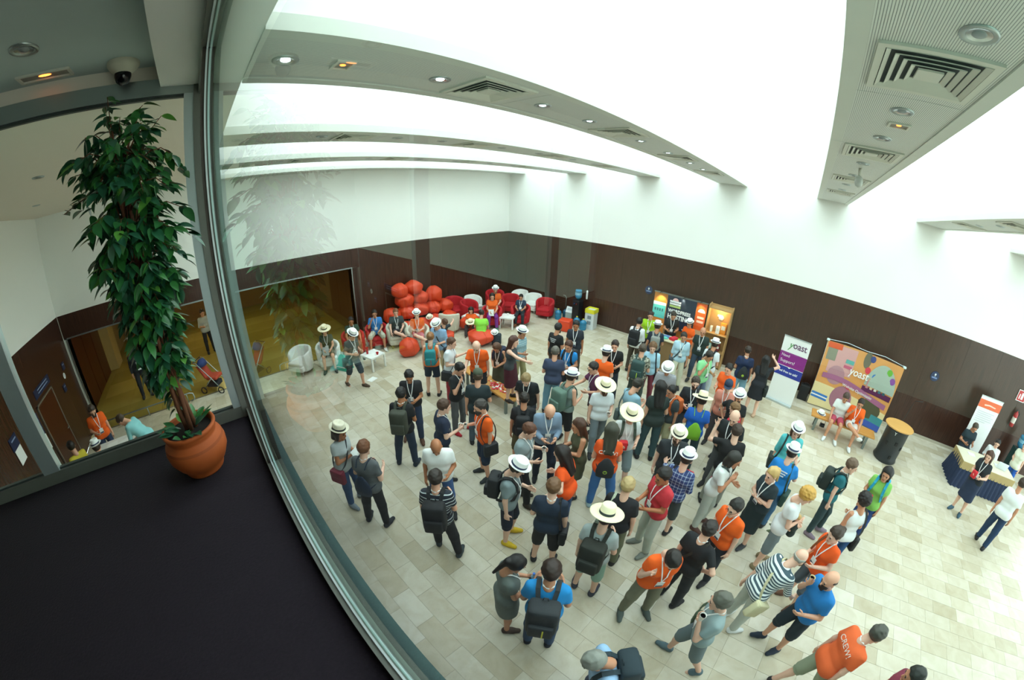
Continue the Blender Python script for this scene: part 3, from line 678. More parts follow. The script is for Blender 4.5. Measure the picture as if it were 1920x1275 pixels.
    if hk != 'none': hp_('hair', HAIRM[hk], mat(hcol, .55, var=.2, scale=30, stretch=(1, 1, .2)))
    if 'beard' in sp: hp_('beard', HAIRM['beard'], mat(sp['beard'], .7, var=.2, scale=40))
    if 'hat' in sp:
        c_, b_ = HATS[sp['hat']]; o = hp_('hat', c_, None, (0, -.012, .068), math.radians(sp.get('hattilt', 4))); ob = bpy.data.objects.new('hat_band', b_); COL.objects.link(ob); ob.parent = o
    if 'glasses' in sp:
        g = MB()
        for sd in (1, -1):
            g.tube([(.03 * sd + .02 * math.cos(t), .1, .003 + .016 * math.sin(t)) for t in np.linspace(0, 2 * math.pi, 11)[:-1]], .0025, 5, closed=True, up=(0, 1, 0)); g.tube([(.05 * sd, .1, .006), (.075 * sd, .06, .006), (.08 * sd, -.01, .002)], .0025, 5)
        hp_('glasses', g.mesh('glasses', mat('#161616', .3)), None)
    fy = (.112 * w + .017) * s / s
    def TP(p): return np.array(T(p))
    def Nf(v): return R @ np.array(v, float)
    if sp.get('lan'):
        mb = MB()
        for sd in (1, -1):
            q = [TP((.0, -.075, .555)), TP((.05 * sd, -.05, .565)), TP((.062 * sd, .03, .545)), TP((.05 * sd, fy * .8, .46)), TP((.03 * sd, fy + .02, .36)), TP((0, fy + .028, .235))]
            ribbon(mb, q, .015, .004, [Nf((0, -1, .3)), Nf((sd, 0, 1)), Nf((sd * .4, .3, 1)), Nf((0, 1, .6)), Nf((0, 1, .1)), Nf((0, 1, 0))])
        mb.build('lanyard', mat(sp.get('lanc', '#f2f5f5'), .6, var=0), root)
        M3 = Matrix([list(R[i]) + [T((0, fy + .03, .175))[i]] for i in range(3)] + [[0, 0, 0, 1]])
        b = MB().box((-.048, -.002, -.065), (.048, .004, .065)); b2 = MB().box((-.044, .004, -.061), (.044, .0052, -.025))
        o = b.build('badge', mat('#f4f6f6', .5, var=.02), root); o.matrix_local = M3; o2 = b2.build('badge_print', mat('#3c4a63', .5), o)
    if 'print' in sp:
        pr, ptxt, pcol = sp['print']; B3 = Matrix([[R[i][0], R[i][2], -R[i][1], T((0, -(.112 * w + .024), .36))[i]] for i in range(3)] + [[0, 0, 0, 1]]) @ Matrix.Scale(1, 4)
        if ptxt: text(root, ptxt, .1, (0, 0, 0), (0, 0, 0), mat(pcol, .7, var=0), 'shirt_print', 'CENTER', .002).matrix_local = B3
        else:
            for q_ in range(3): MB().box((-.1 + .02 * q_, .05 - .045 * q_, -.004), (.1 - .02 * q_, .07 - .045 * q_, .004)).build('shirt_print', mat(pcol, .7, var=0), root).matrix_local = B3
    # ---- bags are things of their own, worn or carried
    for bag in sp.get('bags', ()):
        bk, bcol, lab = bag[:3]; by = (.112 * w + .02); br = tag(empty('backpack' if 'pack' in bk else 'shoulder_bag' if bk != 'draw' else 'drawstring_bag', (x, y, sp.get('z0', 0)), yaw), lab, 'backpack' if 'pack' in bk else 'bag')
        bm_ = mat(bcol, .75, var=.12, scale=14, bump=.3); M3 = Matrix([list(R[i]) + [T((0, 0, 0))[i]] for i in range(3)] + [[0, 0, 0, 1]])
        def bl(o): o.matrix_local = M3; return o
        if bk in ('pack', 'bigpack'):
            g = 1.06 if bk == 'bigpack' else .92; wx, dz, dy = .15 * g * s, .22 * g * s, .1 * g * s; cy_ = -by * s - dy - .005; cz = .27 * s
            bl(MB().bbox((-wx, cy_ - dy, cz - dz), (wx, cy_ + dy, cz + dz), .06).build('pack_body', bm_, br, True))
            bl(MB().bbox((-wx * .8, cy_ - dy - .045, cz - dz * .85), (wx * .8, cy_ - dy + .03, cz + dz * .05), .03).build('front_pocket', mat(bcol, .7, var=.2, scale=20, key='p'), br, True))
            bl(MB().tube([(-.03, cy_ + dy * .6, cz + dz - .01), (-.02, cy_ + dy * .6, cz + dz + .04), (.02, cy_ + dy * .6, cz + dz + .04), (.03, cy_ + dy * .6, cz + dz - .01)], .008, 6).build('grab_handle', bm_, br, True))
            if len(bag) > 3: bl(MB().box((.02, cy_ - dy - .05, cz - dz * .75), (.035, cy_ - dy - .043, cz - dz * .1)).build('zip_stripe', mat(bag[3], .6), br))
        elif bk == 'draw':
            wx, dz = .15 * s, .19 * s; cy_ = -by * s - .05; cz = .13 * s
            mbd = MB(); mbd.lathe([(.02, -dz), (wx * .9, -dz * .92), (wx, -dz * .4), (wx * .85, dz * .3), (wx * .35, dz * .9), (.02, dz)], 14, (0, cy_, cz), 1.0, .32); bl(mbd.build('sack', bm_, br, True))
            if len(bag) > 3: bl(MB().lathe([(.0, 0), (.035, 0), (.035, .004), (.022, .004), (.022, 0)], 12, (0, 0, 0)).build('printed_mark', mat(bag[3], .6), br)).matrix_local = M3 @ Matrix.Translation((0, cy_ - .046, cz - .06)) @ Matrix.Rotation(math.radians(90), 4, 'X')
        if bk in ('pack', 'bigpack', 'draw'):
            wd = .05 if bk != 'draw' else .012
            for sd in (1, -1):
                q = [(.075 * sd, -by - .02, .44), (.095 * sd, -.07, .535), (.1 * sd, .03, .55), (.11 * sd, fy - .02, .46), (.125 * sd, fy + .012, .34), (.15 * sd, fy - .04, .2), (.165 * sd, -.02, .12), (.12 * sd, -by - .03, .1)]
                q = [np.array(T(np.array(p) * (w2, 1, 1))) - 0 for p in q]; n_ = [Nf(v) for v in ((0, -1, .6), (0, -.3, 1), (0, .3, 1), (0, 1, .6), (sd * .3, 1, 0), (sd, .7, 0), (sd, 0, 0), (sd, -1, 0))]
                mb = MB(); ribbon(mb, q, wd, .012, n_); mb.build('strap', bm_, br)
        if bk in ('cross', 'side'):
            sd = 1 if len(bag) < 4 else bag[3]     # side on which the bag hangs
            S_ = np.array((-.1 * sd if bk == 'cross' else .12 * sd, 0, .555)); Hp = np.array((.2 * sd * w2, .0, -.02)); c = (S_ + Hp) / 2; a = (S_ - Hp) / 2; q = []; n_ = []
            for t in np.linspace(0, 2 * math.pi, 19):
                e = c + a * math.cos(t) + np.array((0, (fy + .015) * (1 - .25 * max(0, math.cos(t))), 0)) * math.sin(t)
                q.append(np.array(T(e))); n_.append(Nf((a[0] * math.cos(t) + .001, math.sin(t), a[2] * math.cos(t) * .4)))
            mb = MB(); ribbon(mb, q, .035, .008, n_); mb.build('strap', mat(bag[4] if len(bag) > 4 else bcol, .7, var=.05), br)
            bl(MB().bbox(((.2 * w2 + .0) * s * sd - .05 + .03 * sd, -.14, -.24), ((.2 * w2 + .0) * s * sd + .05 + .03 * sd, .14, .02), .035).build('pouch', bm_, br, True)); bl(MB().bbox(((.2 * w2) * s * sd - .058 + .03 * sd, -.12, -.12), ((.2 * w2) * s * sd + .058 + .03 * sd, .12, .03), .02).build('flap', mat(bcol, .65, var=.15, key='f'), br, True))
    # ---- things in the hands
    for it in sp.get('hold', ()):
        kind, sd, lab = it[:3]; fr = hand_frame(k, sd); d = nrm(A[sd][3]); p = A[sd][2] + d * .085 * s + fr[:, 0] * (-.04) * s
        W = rotz(yaw) @ p + np.array((x, y, sp.get('z0', 0)))
        if kind == 'cup':
            o = tag(empty('paper_cup', W), lab, 'cup'); MB().lathe([(.026, -.05), (.037, .045), (.039, .047), (.035, .045), (.025, -.04)], 14, cap=False).add([(0, 0, 0)], []).build('cup', mat(it[3] if len(it) > 3 else '#f4f2ec', .6, var=0), o, True); MB().lathe([(0, .03), (.033, .03)], 14).build('drink', mat('#d8c9a8', .3), o)
        if kind == 'phone':
            o = tag(empty('phone', W, yaw), lab, 'phone'); q = Matrix.Rotation(math.radians(55), 4, 'X'); MB().bbox((-.036, -.005, -.07), (.036, .005, .07), .004).build('case', mat(it[3] if len(it) > 3 else '#15161a', .3, var=0), o).matrix_local = q
            MB().box((-.032, -.0062, -.062), (.032, -.0048, .062)).build('screen', mat('#2c3440', .1, var=0), o).matrix_local = q
        if kind == 'bottle':
            o = tag(empty('water_bottle', W), lab, 'bottle'); MB().lathe([(.0, -.11), (.032, -.11), (.033, -.02), (.03, .02), (.033, .05), (.014, .085), (.013, .1)], 14).build('bottle', mat('#9cc6dc', .15, var=.05), o, True); MB().lathe([(.015, .098), (.015, .115), (0, .115)], 10).build('cap', mat('#2a63c0', .5), o)
        if kind in ('bagbox', 'tablet', 'paper'):
            c3 = it[3] if len(it) > 3 else '#c9202c'; sz = {'bagbox': (.07, .05, .09), 'tablet': (.1, .008, .13), 'paper': (.1, .003, .14)}[kind]; nm = {'bagbox': 'small_pouch', 'tablet': 'tablet', 'paper': 'leaflet'}[kind]
            o = tag(empty(nm, W, yaw), lab, {'bagbox': 'pouch', 'tablet': 'tablet', 'paper': 'leaflet'}[kind]); q = Matrix.Rotation(math.radians(35 if kind != 'bagbox' else 0), 4, 'X')
            MB().bbox((-sz[0], -sz[1], -sz[2]), sz, min(sz) * .45).build('cover', mat(c3, .6), o, True).matrix_local = q; MB().box((-sz[0] * .8, -sz[1] - .002, -sz[2] * .75), (sz[0] * .8, -sz[1] + .002, sz[2] * .75)).build('face_panel', mat('#e9e9e6' if kind == 'paper' else '#b31c26' if kind == 'bagbox' else '#2b3038', .5, var=.1, key=kind), o).matrix_local = q
    return root
def foot_dir(leg, sd):
    nm = leg[3]; v = np.array([.22 * sd, 1, 0]) if nm not in ('cross',) else np.array([-.3 * sd, .8, .5])
    if nm == 'stepb': v = np.array([.1 * sd, .85, -.5])
    if nm in ('loungeo',): v = np.array([.15 * sd, .6, .7])
    return v / np.linalg.norm(v)

# ================================================================== ceiling fittings
VENT = mat('#d7d8cc', .5, var=.03); VDARK = mat('#23262a', .8, var=0)
def ring_sq(mb, a, b, z0, z1):
    for (x0, y0, x1, y1) in ((-a, -a, a, -b), (-a, b, a, a), (-a, -b, -b, b), (b, -b, a, b)): mb.box((x0, y0, z0), (x1, y1, z1))
_fr = MB(); ring_sq(_fr, .31, .27, -.018, .0); VF = _fr.mesh('vent_frame', VENT)
VB = MB().box((-.27, -.27, -.002), (.27, .27, .0)).mesh('backing', VDARK)
def slat_sq(a):
    m = MB()
    for k in range(4):
        R_ = Matrix.Rotation(k * math.pi / 2, 4, 'Z'); v = [R_ @ Vector(p) for p in ((-a, -a, -.02), (a, -a, -.02), (a - .028, -a + .028, -.006), (-a + .028, -a + .028, -.006), (-a, -a, -.014), (a, -a, -.014), (a - .028, -a + .028, 0), (-a + .028, -a + .028, 0))]
        m.add(v, [(0, 1, 2, 3), (7, 6, 5, 4), (0, 4, 5, 1), (3, 2, 6, 7)])
    return m.mesh('slat', VENT)
SL = [slat_sq(a) for a in (.265, .215, .165, .115)]; VC = MB().box((-.07, -.07, -.02), (.07, .07, -.008)).mesh('center_plate', VENT)
NTH = ('first', 'second', 'third', 'fourth')
BN = {1: 'second beam from the corner', 2: 'third beam from the corner', 3: 'lit beam left of overhead', 4: 'big ribbed overhead beam', 5: 'far right beam'}
for bi in (1, 2, 3, 4, 5):
    xc = sum(BEAMS[bi]) / 2
    for k, yv in enumerate((-10.12, -7.75, -5.35, -3.0)):
        v = tag(empty('ceiling_vent', (xc, yv, 5.985)), 'square louvred air vent, %s from the balcony on the %s' % (NTH[k], BN[bi]), 'vent', 'square air vents along the beams')
        link('backing', VB, v); link('vent_frame', VF, v); link('center_plate', VC, v)
        for s_ in SL: link('slat', s_, v)
DLR = MB().lathe([(.058, -.004), (.075, -.012), (.088, -.01), (.09, 0.0)], 24, cap=False).mesh('ring', ALU, True)
DLC = MB().lathe([(.06, -.006), (.045, -.003), (0, -.002)], 20, cap=False).mesh('reflector', mat('#cfd9dc', .2, .8, var=0), True)
DLL = MB().lathe([(.034, -.003), (.03, -.007), (0, -.009)], 14, cap=False).mesh('bulb', mat('#ffffff', .4, emit='#eaf6ff', estr=12, var=0), True)
DLO = MB().lathe([(.034, -.003), (.03, -.007), (0, -.009)], 14, cap=False).mesh('bulb', mat('#8c9698', .3, var=0, key='off'), True)
def downlight(x, y, z, label, on, group=None):
    d = tag(empty('downlight', (x, y, z)), label, 'light', group); link('ring', DLR, d); link('reflector', DLC, d); link('bulb', DLL if on else DLO, d)
for bi in (1, 2, 3, 4, 5):
    xc = sum(BEAMS[bi]) / 2
    for k, yv in enumerate((-11.85, -10.64, -9.38, -8.5, -7.05, -5.9, -4.6, -3.6)):
        downlight(xc + (.1 if bi == 4 and k in (1,) else 0), yv, 5.986, 'recessed spotlight number %s from the balcony on the %s' % (('one', 'two', 'three', 'four', 'five', 'six', 'seven', 'eight')[k], BN[bi]), bi == 3, 'recessed spotlights along the beams')
downlight(9.69, -13.45, 6.17, 'round recessed spotlight in the balcony ceiling', False)
for k, (x_, y_) in enumerate(((6.33, -14.64), (3.16, -15.96))): downlight(x_, y_, 6.0, 'round recessed spotlight in the annex ceiling, ' + ('nearer the side glass' if k == 0 else 'farther from the side glass'), False)
def emer(x, y, z, label, lx, ly, c='#ff7a30'):
    e = tag(empty('emergency_lamp', (x, y, z)), label, 'light'); m = MB(); 
    for q in ((-lx, -ly, lx, -ly + .02), (-lx, ly - .02, lx, ly), (-lx, -ly + .02, -lx + .02, ly - .02), (lx - .02, -ly + .02, lx, ly - .02)): m.box((q[0], q[1], -.014), (q[2], q[3], 0))
    m.build('lamp_frame', VENT, e); MB().box((-lx + .02, -ly + .02, -.003), (lx - .02, ly - .02, 0)).build('housing', mat('#8f8c82', .4), e)
    MB().lathe([(.0, -.008), (.02, -.006), (.022, 0)], 12, sx=(1 if lx > ly else .8), sy=(2.2 if ly > lx else 1)).build('glow', mat('#ff8a40', .4, emit=c, estr=5, var=0), e, True)
emer(9.24, -13.47, 6.17, 'rectangular emergency lamp glowing orange in the balcony ceiling', .07, .19)
emer(12.84, -9.02, 5.985, 'small emergency lamp glowing orange on the big ribbed beam', .09, .07)
emer(9.66, -11.45, 5.985, 'small emergency lamp near the balcony end of the lit beam', .09, .07)
def dome(x, y, z, label, r=.115):
    d = tag(empty('dome_camera', (x, y, z)), label, 'camera'); MB().lathe([(r, 0), (r, -.02), (r * .93, -.035), (r * .55, -.075), (r * .5, -.08)], 24, cap=False).build('housing', mat('#d9d5c2', .5, var=.02), d, True)
    MB().lathe([(r * .52, -.075), (r * .52, -.1), (r * .4, -.135), (r * .2, -.152), (0, -.157)], 20, cap=False).build('dome', mat('#0b0d16', .08, var=0), d, True)
dome(9.225, -12.92, 6.17, 'cream dome security camera with black dome above the tree')
ds = tag(empty('hanging_camera', (12.8, -6.62, 5.985)), 'small white security camera hanging from the big ribbed beam', 'camera')
MB().tube([(0, 0, 0), (0, 0, -.1)], .02).build('stem', VENT, ds, True); MB().lathe([(.0, -.26), (.045, -.24), (.06, -.19), (.05, -.12), (.02, -.1)], 14).build('housing', mat('#c9cec9', .4), ds, True)
# ================================================================== furniture
def tub_chair_mesh(c, legc):
    m = MB(); n = 22; prof = []
    for i in range(n + 1):
        t = math.radians(-130 + 260 * i / n); fr = abs(i / n - .5) * 2; zt = .78 - .2 * max(0, fr - .25) ** 1.3; prof.append((t, zt))
    v = []; f = []
    for t, zt in prof:
        s_, c_ = math.sin(t), -math.cos(t)
        for r, z in ((.36, .12), (.39, .3), (.4, zt - .05), (.385, zt - .01), (.35, zt), (.315, zt - .02), (.3, zt - .06), (.285, .36), (.285, .14)): v.append((r * s_, r * c_ * .95, z))
    for i in range(n):
        for j in range(8): f.append((i * 9 + j, i * 9 + j + 1, (i + 1) * 9 + j + 1, (i + 1) * 9 + j))
    f.append(tuple(range(9))[::-1]); f.append(tuple(n * 9 + j for j in range(9)))
    m.add(v, f); sh = m.mesh('backrest', mat(c, .8, var=.08, scale=12, bump=.1), True)
    st = MB().bbox((-.29, -.27, .14), (.29, .36, .31), .03).mesh('seat_base', mat(c, .8, var=.08, scale=12, bump=.1), True); cu = MB().bbox((-.275, -.25, .3), (.275, .36, .42), .05).mesh('cushion', mat(c, .8, var=.1, scale=10, bump=.1, key='c'), True)
    lg = MB().lathe([(.014, 0), (.02, .14)], 10).mesh('leg', mat(legc, .4), True)
    return sh, st, cu, lg
CH = {'red': tub_chair_mesh('#b4101f', '#b9b6ae'), 'cream': tub_chair_mesh('#d6d4c2', '#b3a284'), 'white': tub_chair_mesh('#e8eae4', '#c9c9c2')}
def chair(x, y, yaw, c, label, sc=1.0):
    o = tag(empty('tub_chair', (x, y, 0), yaw), label, 'chair', c + ' tub chairs'); o.scale = (sc,) * 3; a, b, cu, l = CH[c]; link('backrest', a, o); link('seat', b, o); link('cushion', cu, o)
    for px_, py_ in ((-.23, -.22), (.23, -.22), (-.23, .3), (.23, .3)): link('leg', l, o, (px_, py_, 0))
chair(1.408, -9.375, -1.910, 'white', 'white tub chair under the straw-hatted laptop user')
chair(1.102, -8.362, -1.792, 'red', 'red tub chair under the dark green shirt')
chair(1.024, -7.441, -1.994, 'red', 'red tub chair under the blue shirt')
chair(1.450, -6.843, -1.995, 'cream', 'cream tub chair under the charcoal shirt')
chair(2.159, -6.436, -2.139, 'cream', 'cream tub chair under the fedora wearer in orange')
chair(2.263, -3.129, -2.272, 'red', 'red tub chair under the purple trousers')
chair(1.643, -2.364, -2.364, 'red', 'red tub chair under the fedora behind the purple trousers')
chair(2.861, -2.144, -2.518, 'red', 'red tub chair under the navy shirt')
chair(1.18, -10.25, -2.5, 'white', 'empty white tub chair beside the straw-hatted laptop user')
chair(2.95, -.72, -2.75, 'red', 'empty red tub chair at the end of the row by the water bottles')
chair(2.12, -.55, -2.9, 'white', 'white tub chair half hidden behind the end red chair')
chair(1.32, -.55, -3.0, 'white', 'white tub chair in the room corner')
chair(1.55, -1.38, -2.5, 'red', 'empty red tub chair in the corner group')
chair(.75, -1.55, -2.2, 'red', 'tall red tub chair backed against the left wall corner', 1.08)
chair(.62, -2.7, -1.7, 'white', 'white tub chair mostly hidden behind the red ones by the wall')
chair(1.02, -3.25, -1.5, 'red', 'red tub chair turned sideways behind the lounging orange shirt')
chair(.55, -3.62, -1.6, 'red', 'big red tub chair beside the beanbag pile', 1.12)
chair(1.62, -4.72, .8, 'cream', 'cream tub chair with its back turned near the beanbag pile')
def side_table(x, y, rz, label):
    o = tag(empty('side_table', (x, y, 0), rz), label, 'table', 'white square side tables'); W_ = mat('#eef0ec', .35, var=.01)
    MB().box((-.275, -.275, .4), (.275, .275, .45)).build('table_top', W_, o)
    for a in (-1, 1):
        for b in (-1, 1): MB().box((a * .25 - .025, b * .25 - .025, 0), (a * .25 + .025, b * .25 + .025, .4)).build('leg', W_, o)
side_table(2.46, -8.3, .25, 'white square side table holding red cups'); side_table(2.78, -2.76, .5, 'white square side table before the red armchair'); side_table(1.75, -3.75, .3, 'white side table covered with papers behind the lime shirt')
for k, (x_, y_) in enumerate(((2.35, -8.42), (2.6, -8.2))):
    o = tag(empty('red_cup', (x_, y_, .45)), ('tall stack of red cups on the white side table', 'single red cup lying near the table edge')[k], 'cup'); h_ = (.2, .07)[k]
    MB().lathe([(.032, 0), (.045, h_), (.047, h_), (.04, h_ - .02), (.03, .01)], 14, cap=False).build('cup', mat('#c4141e', .4), o, True); MB().lathe([(0, h_ * .6), (.042, h_ * .6)], 12).build('drink', mat('#7a1015', .4), o)
for k, (x_, y_, z_, r_) in enumerate(((3.16, -8.72, .001, .4), (1.68, -3.7, .451, .2), (1.86, -3.85, .451, 1.0))):
    o = MB().box((-.1, -.14, 0), (.1, .14, .004)).box((-.09, -.13, .004), (.07, .11, .007)).build('paper_sheet', mat('#f0f2ee', .7, var=.03)); o.location = (x_, y_, z_); o.rotation_euler = (0, 0, r_)
    tag(o, ('crumpled white napkin on the floor behind the striding fedora wearer', 'white leaflet on the papers table nearer the wall', 'white leaflet on the papers table nearer the lime shirt')[k], 'paper')
o = tag(empty('paper_cup', (2.72, -2.7, .45)), 'small white cup on the side table before the red armchair', 'cup'); MB().lathe([(.025, 0), (.035, .08), (.03, .08), (.02, .01)], 12, cap=False).build('cup', mat('#f4f4f0', .5, var=0), o, True); MB().lathe([(0, .06), (.03, .06)], 12).build('drink', mat('#6a4a30', .4), o)
# ---- bean bags
def bean_mesh(seed, sx, sy, sz):
    r = random.Random(seed); ns = []
    for n_, el, d0 in ((6, .05, .95), (5, .85, .93), (1, 1.5, .92), (5, -.6, .95)):
        for i in range(n_):
            a = 6.283 * i / n_ + r.uniform(-.22, .22) + el; e = el + r.uniform(-.15, .15); ns.append((np.array((math.cos(e) * math.cos(a), math.cos(e) * math.sin(a), math.sin(e))), d0 * r.uniform(.94, 1.05)))
    ns.append((np.array((0, 0, -1.)), .72)); v = []; f = []; N, M_ = 36, 22
    for i in range(M_ + 1):
        for j in range(N):
            a = math.pi * i / M_; b = 2 * math.pi * j / N; d = np.array((math.sin(a) * math.cos(b), math.sin(a) * math.sin(b), math.cos(a)))
            rr_ = sum(max(0, float(n @ d) / k) ** 24 for n, k in ns) ** (-1 / 24) if any(float(n @ d) > 0 for n, k in ns) else 1
            rr_ = min(rr_, 1.18) + .012 * math.sin(9 * b + seed) * math.sin(a); v.append((sx * rr_ * d[0], sy * rr_ * d[1], sz * rr_ * d[2]))
    for i in range(M_):
        for j in range(N): f.append((i * N + j, (i + 1) * N + j, (i + 1) * N + (j + 1) % N, i * N + (j + 1) % N))
    return MB().add(v, f), v, N, M_
ORB = mat('#d9441c', .55, var=.1, scale=7, bump=.25)
def beanbag(x, y, z, sx, sy, sz, rz, seed, label, grp):
    o = tag(empty('beanbag', (x, y, z), rz), label, 'beanbag', grp); m, v, N, M_ = bean_mesh(seed, sx, sy, sz); m.build('cover', ORB, o, True)
    for j in (0, N // 3, 2 * N // 3): MB().tube([Vector(v[i * N + j]) * 1.004 for i in range(1, M_)], .006, 5).build('seam', mat('#b92c10', .6), o, True)
PILE = [(.75, -6.95, .3, 'lowest beanbag of the pile at its left foot'), (.95, -6.2, .3, 'bottom beanbag of the pile behind the blue shirt'), (1.0, -5.55, .3, 'bottom beanbag of the pile behind the charcoal shirt'), (1.05, -4.95, .3, 'bottom beanbag of the pile behind the fedora wearer in orange'), (1.0, -4.28, .3, 'bottom beanbag of the pile at its right foot'),
        (.5, -6.52, .78, 'second-row beanbag of the pile at the left'), (.62, -5.95, .8, 'second-row beanbag of the pile, second from left'), (.6, -5.35, .8, 'second-row beanbag of the pile in the middle'), (.62, -4.78, .75, 'second-row beanbag of the pile, second from right'), (.6, -4.2, .7, 'second-row beanbag of the pile at the right'),
        (.52, -5.95, 1.24, 'third-row beanbag of the pile under the topmost left one'), (.5, -5.28, 1.2, 'third-row beanbag of the pile in the middle'), (.5, -4.62, 1.2, 'upright beanbag crowning the right of the pile'), (.48, -6.1, 1.62, 'topmost beanbag of the pile at the left'), (.45, -5.5, 1.62, 'topmost beanbag of the pile in the middle')]
for i, (x_, y_, z_, l_) in enumerate(PILE): beanbag(x_, y_, z_, .33, .345, .3 if i not in (12,) else .35, i * 1.3, i + 3, l_, 'orange beanbags piled against the left wall')
for i, (x_, y_, r_, l_) in enumerate(((2.45, -6.98, .33, 'orange beanbag on the floor at the feet of the cream chairs'), (2.45, -5.62, .42, 'orange beanbag under the person lying back'), (3.3, -4.62, .46, 'large orange beanbag under the lime shirt'), (2.0, -4.0, .42, 'sprawling orange beanbag under the lounging orange shirt'))):
    beanbag(x_, y_, .27, r_, r_, .28 if i else .33, i * .9, i + 40, l_, 'orange beanbags on the floor')
pf = tag(empty('orange_pouf', (4.5, -1.35, 0), .3), 'orange cube pouf before the water bottles', 'pouf'); MB().bbox((-.24, -.24, .0), (.24, .24, .44), .06).build('cover', ORB, pf, True)
MB().tube([(-.235, -.235, .4), (.235, -.235, .4), (.235, .235, .4), (-.235, .235, .4)], .007, 6, closed=True).build('seam', mat('#b92c10', .6), pf, True)
# ---- water corner
WB = mat('#2f7fa6', .12, var=.12, scale=5); 
def jug(x, y, z, label, empty_=False):
    o = tag(empty('water_jug', (x, y, z)), label, 'bottle', 'blue water jugs'); MB().lathe([(0, 0), (.12, 0), (.135, .02), (.135, .09), (.127, .1), (.135, .11), (.135, .2), (.127, .21), (.135, .22), (.135, .3), (.1, .36), (.04, .39), (.035, .42)], 22).build('jug', WB, o, True); MB().lathe([(.037, .415), (.037, .445), (0, .45)], 12).build('cap', mat('#d6d23a', .5), o, True)
jug(4.95, -.78, 0, 'blue water jug standing before the yellow-topped bin'); jug(4.6, -.72, 0, 'blue water jug beside the black water cooler'); jug(3.5, -.5, 0, 'blue water jug near the empty red chair')
def cooler(x, y, label, jl, c='#191b1f'):
    o = tag(empty('water_cooler', (x, y, 0)), label, 'water cooler'); MB().bbox((-.16, -.16, 0), (.16, .16, 1.0), .02).build('body', mat(c, .35), o, True); MB().box((-.12, -.168, .62), (.12, -.155, .9)).build('tap_recess', mat('#08090b', .5), o)
    for sx_, cc in ((-.05, '#2a62c0'), (.05, '#c02a2a')): MB().tube([(sx_, -.165, .86), (sx_, -.2, .86), (sx_, -.2, .83)], .012, 8).build('tap', mat(cc, .4), o, True)
    j = tag(empty('water_jug', (x, y, 1.0)), jl, 'bottle', 'blue water jugs'); MB().lathe([(.035, 0), (.04, .03), (.1, .06), (.135, .12), (.135, .19), (.127, .2), (.135, .21), (.135, .3), (.127, .31), (.135, .32), (.135, .38), (.12, .41), (0, .41)], 22).build('jug', WB, j, True); MB().lathe([(.137, .2), (.137, .3)], 22, cap=False).build('paper_label', mat('#7fb4cc', .5), j, True)
cooler(4.32, -.32, 'black water cooler against the dark wall near the bin', 'upturned blue jug on the cooler near the bin'); cooler(20.95, -.45, 'dark water cooler at the far right beside the skirted desk', 'upturned blue jug on the far right cooler', '#2c4a48')
tb = MB().lathe([(.035, 0), (.04, .02), (.04, .34), (.03, .36)], 14).build('cup_dispenser', mat('#e4e6e4', .4), None, True); tb.location = (4.56, -.06, 1.02); tag(tb, 'white tubular cup dispenser on the wall beside the cooler', 'dispenser')
bn = tag(empty('waste_bin', (5.06, -.4, 0), .12), 'white cardboard waste bin with yellow bag rim', 'bin'); MB().box((-.19, -.19, 0), (.19, .19, .76)).build('box', mat('#d5dadb', .7), bn)
m = MB(); 
for k in range(4): m.box((-.205, -.205, .66), (.205, -.18, .82), 0, Matrix.Rotation(k * math.pi / 2, 4, 'Z'))
m.build('bag_rim', mat('#e6e034', .5), bn); MB().box((-.17, -.17, .6), (.17, .17, .62)).build('bag', mat('#b8b02a', .6), bn)
for z_ in (.2, .42): MB().box((-.08, -.194, z_), (.08, -.19, z_ + .14)).build('printed_mark', mat('#7f8a90', .6), bn)
ss = tag(empty('sign_stand', (3.95, -.3, 0), .1), 'small stand with white notice beside the water jug', 'sign'); MB().box((-.15, -.1, 0), (.15, .1, .36)).build('box', mat('#9aa6a4', .6), ss); m = MB().box((-.17, -.01, 0), (.17, .01, .25)).build('notice', mat('#e6ecec', .5), ss); m.location = (0, -.06, .36); m.rotation_euler = (math.radians(-25), 0, 0)
MB().box((-.12, -.014, .1), (.1, -.011, .12)).box((-.12, -.014, .15), (.12, -.011, .17)).build('printed_lines', mat('#7f98a8', .6), m)
pp = tag(empty('hand_pump', (3.62, -.16, 0)), 'tall metal pump on a dark jug by the wall', 'pump'); MB().lathe([(.0, 0), (.11, .0), (.11, .3), (.04, .38)], 16).build('jug', mat('#20506a', .3), pp, True); MB().tube([(0, 0, .36), (0, 0, .9), (-.05, -.02, .98), (-.13, -.04, .98)], .014, 8).build('spout', ALU, pp, True)
af = tag(empty('floor_sign', (3.25, -.38, 0), -.2), 'small folding floor sign beside the empty red chair', 'sign')
for sg in (-1, 1): p_ = MB().box((-.11, -.006, 0), (.11, .006, .4)).build('board', mat('#9fb4b0', .5), af); p_.location = (0, .1 * sg, 0); p_.rotation_euler = (math.radians(13 * sg), 0, 0)
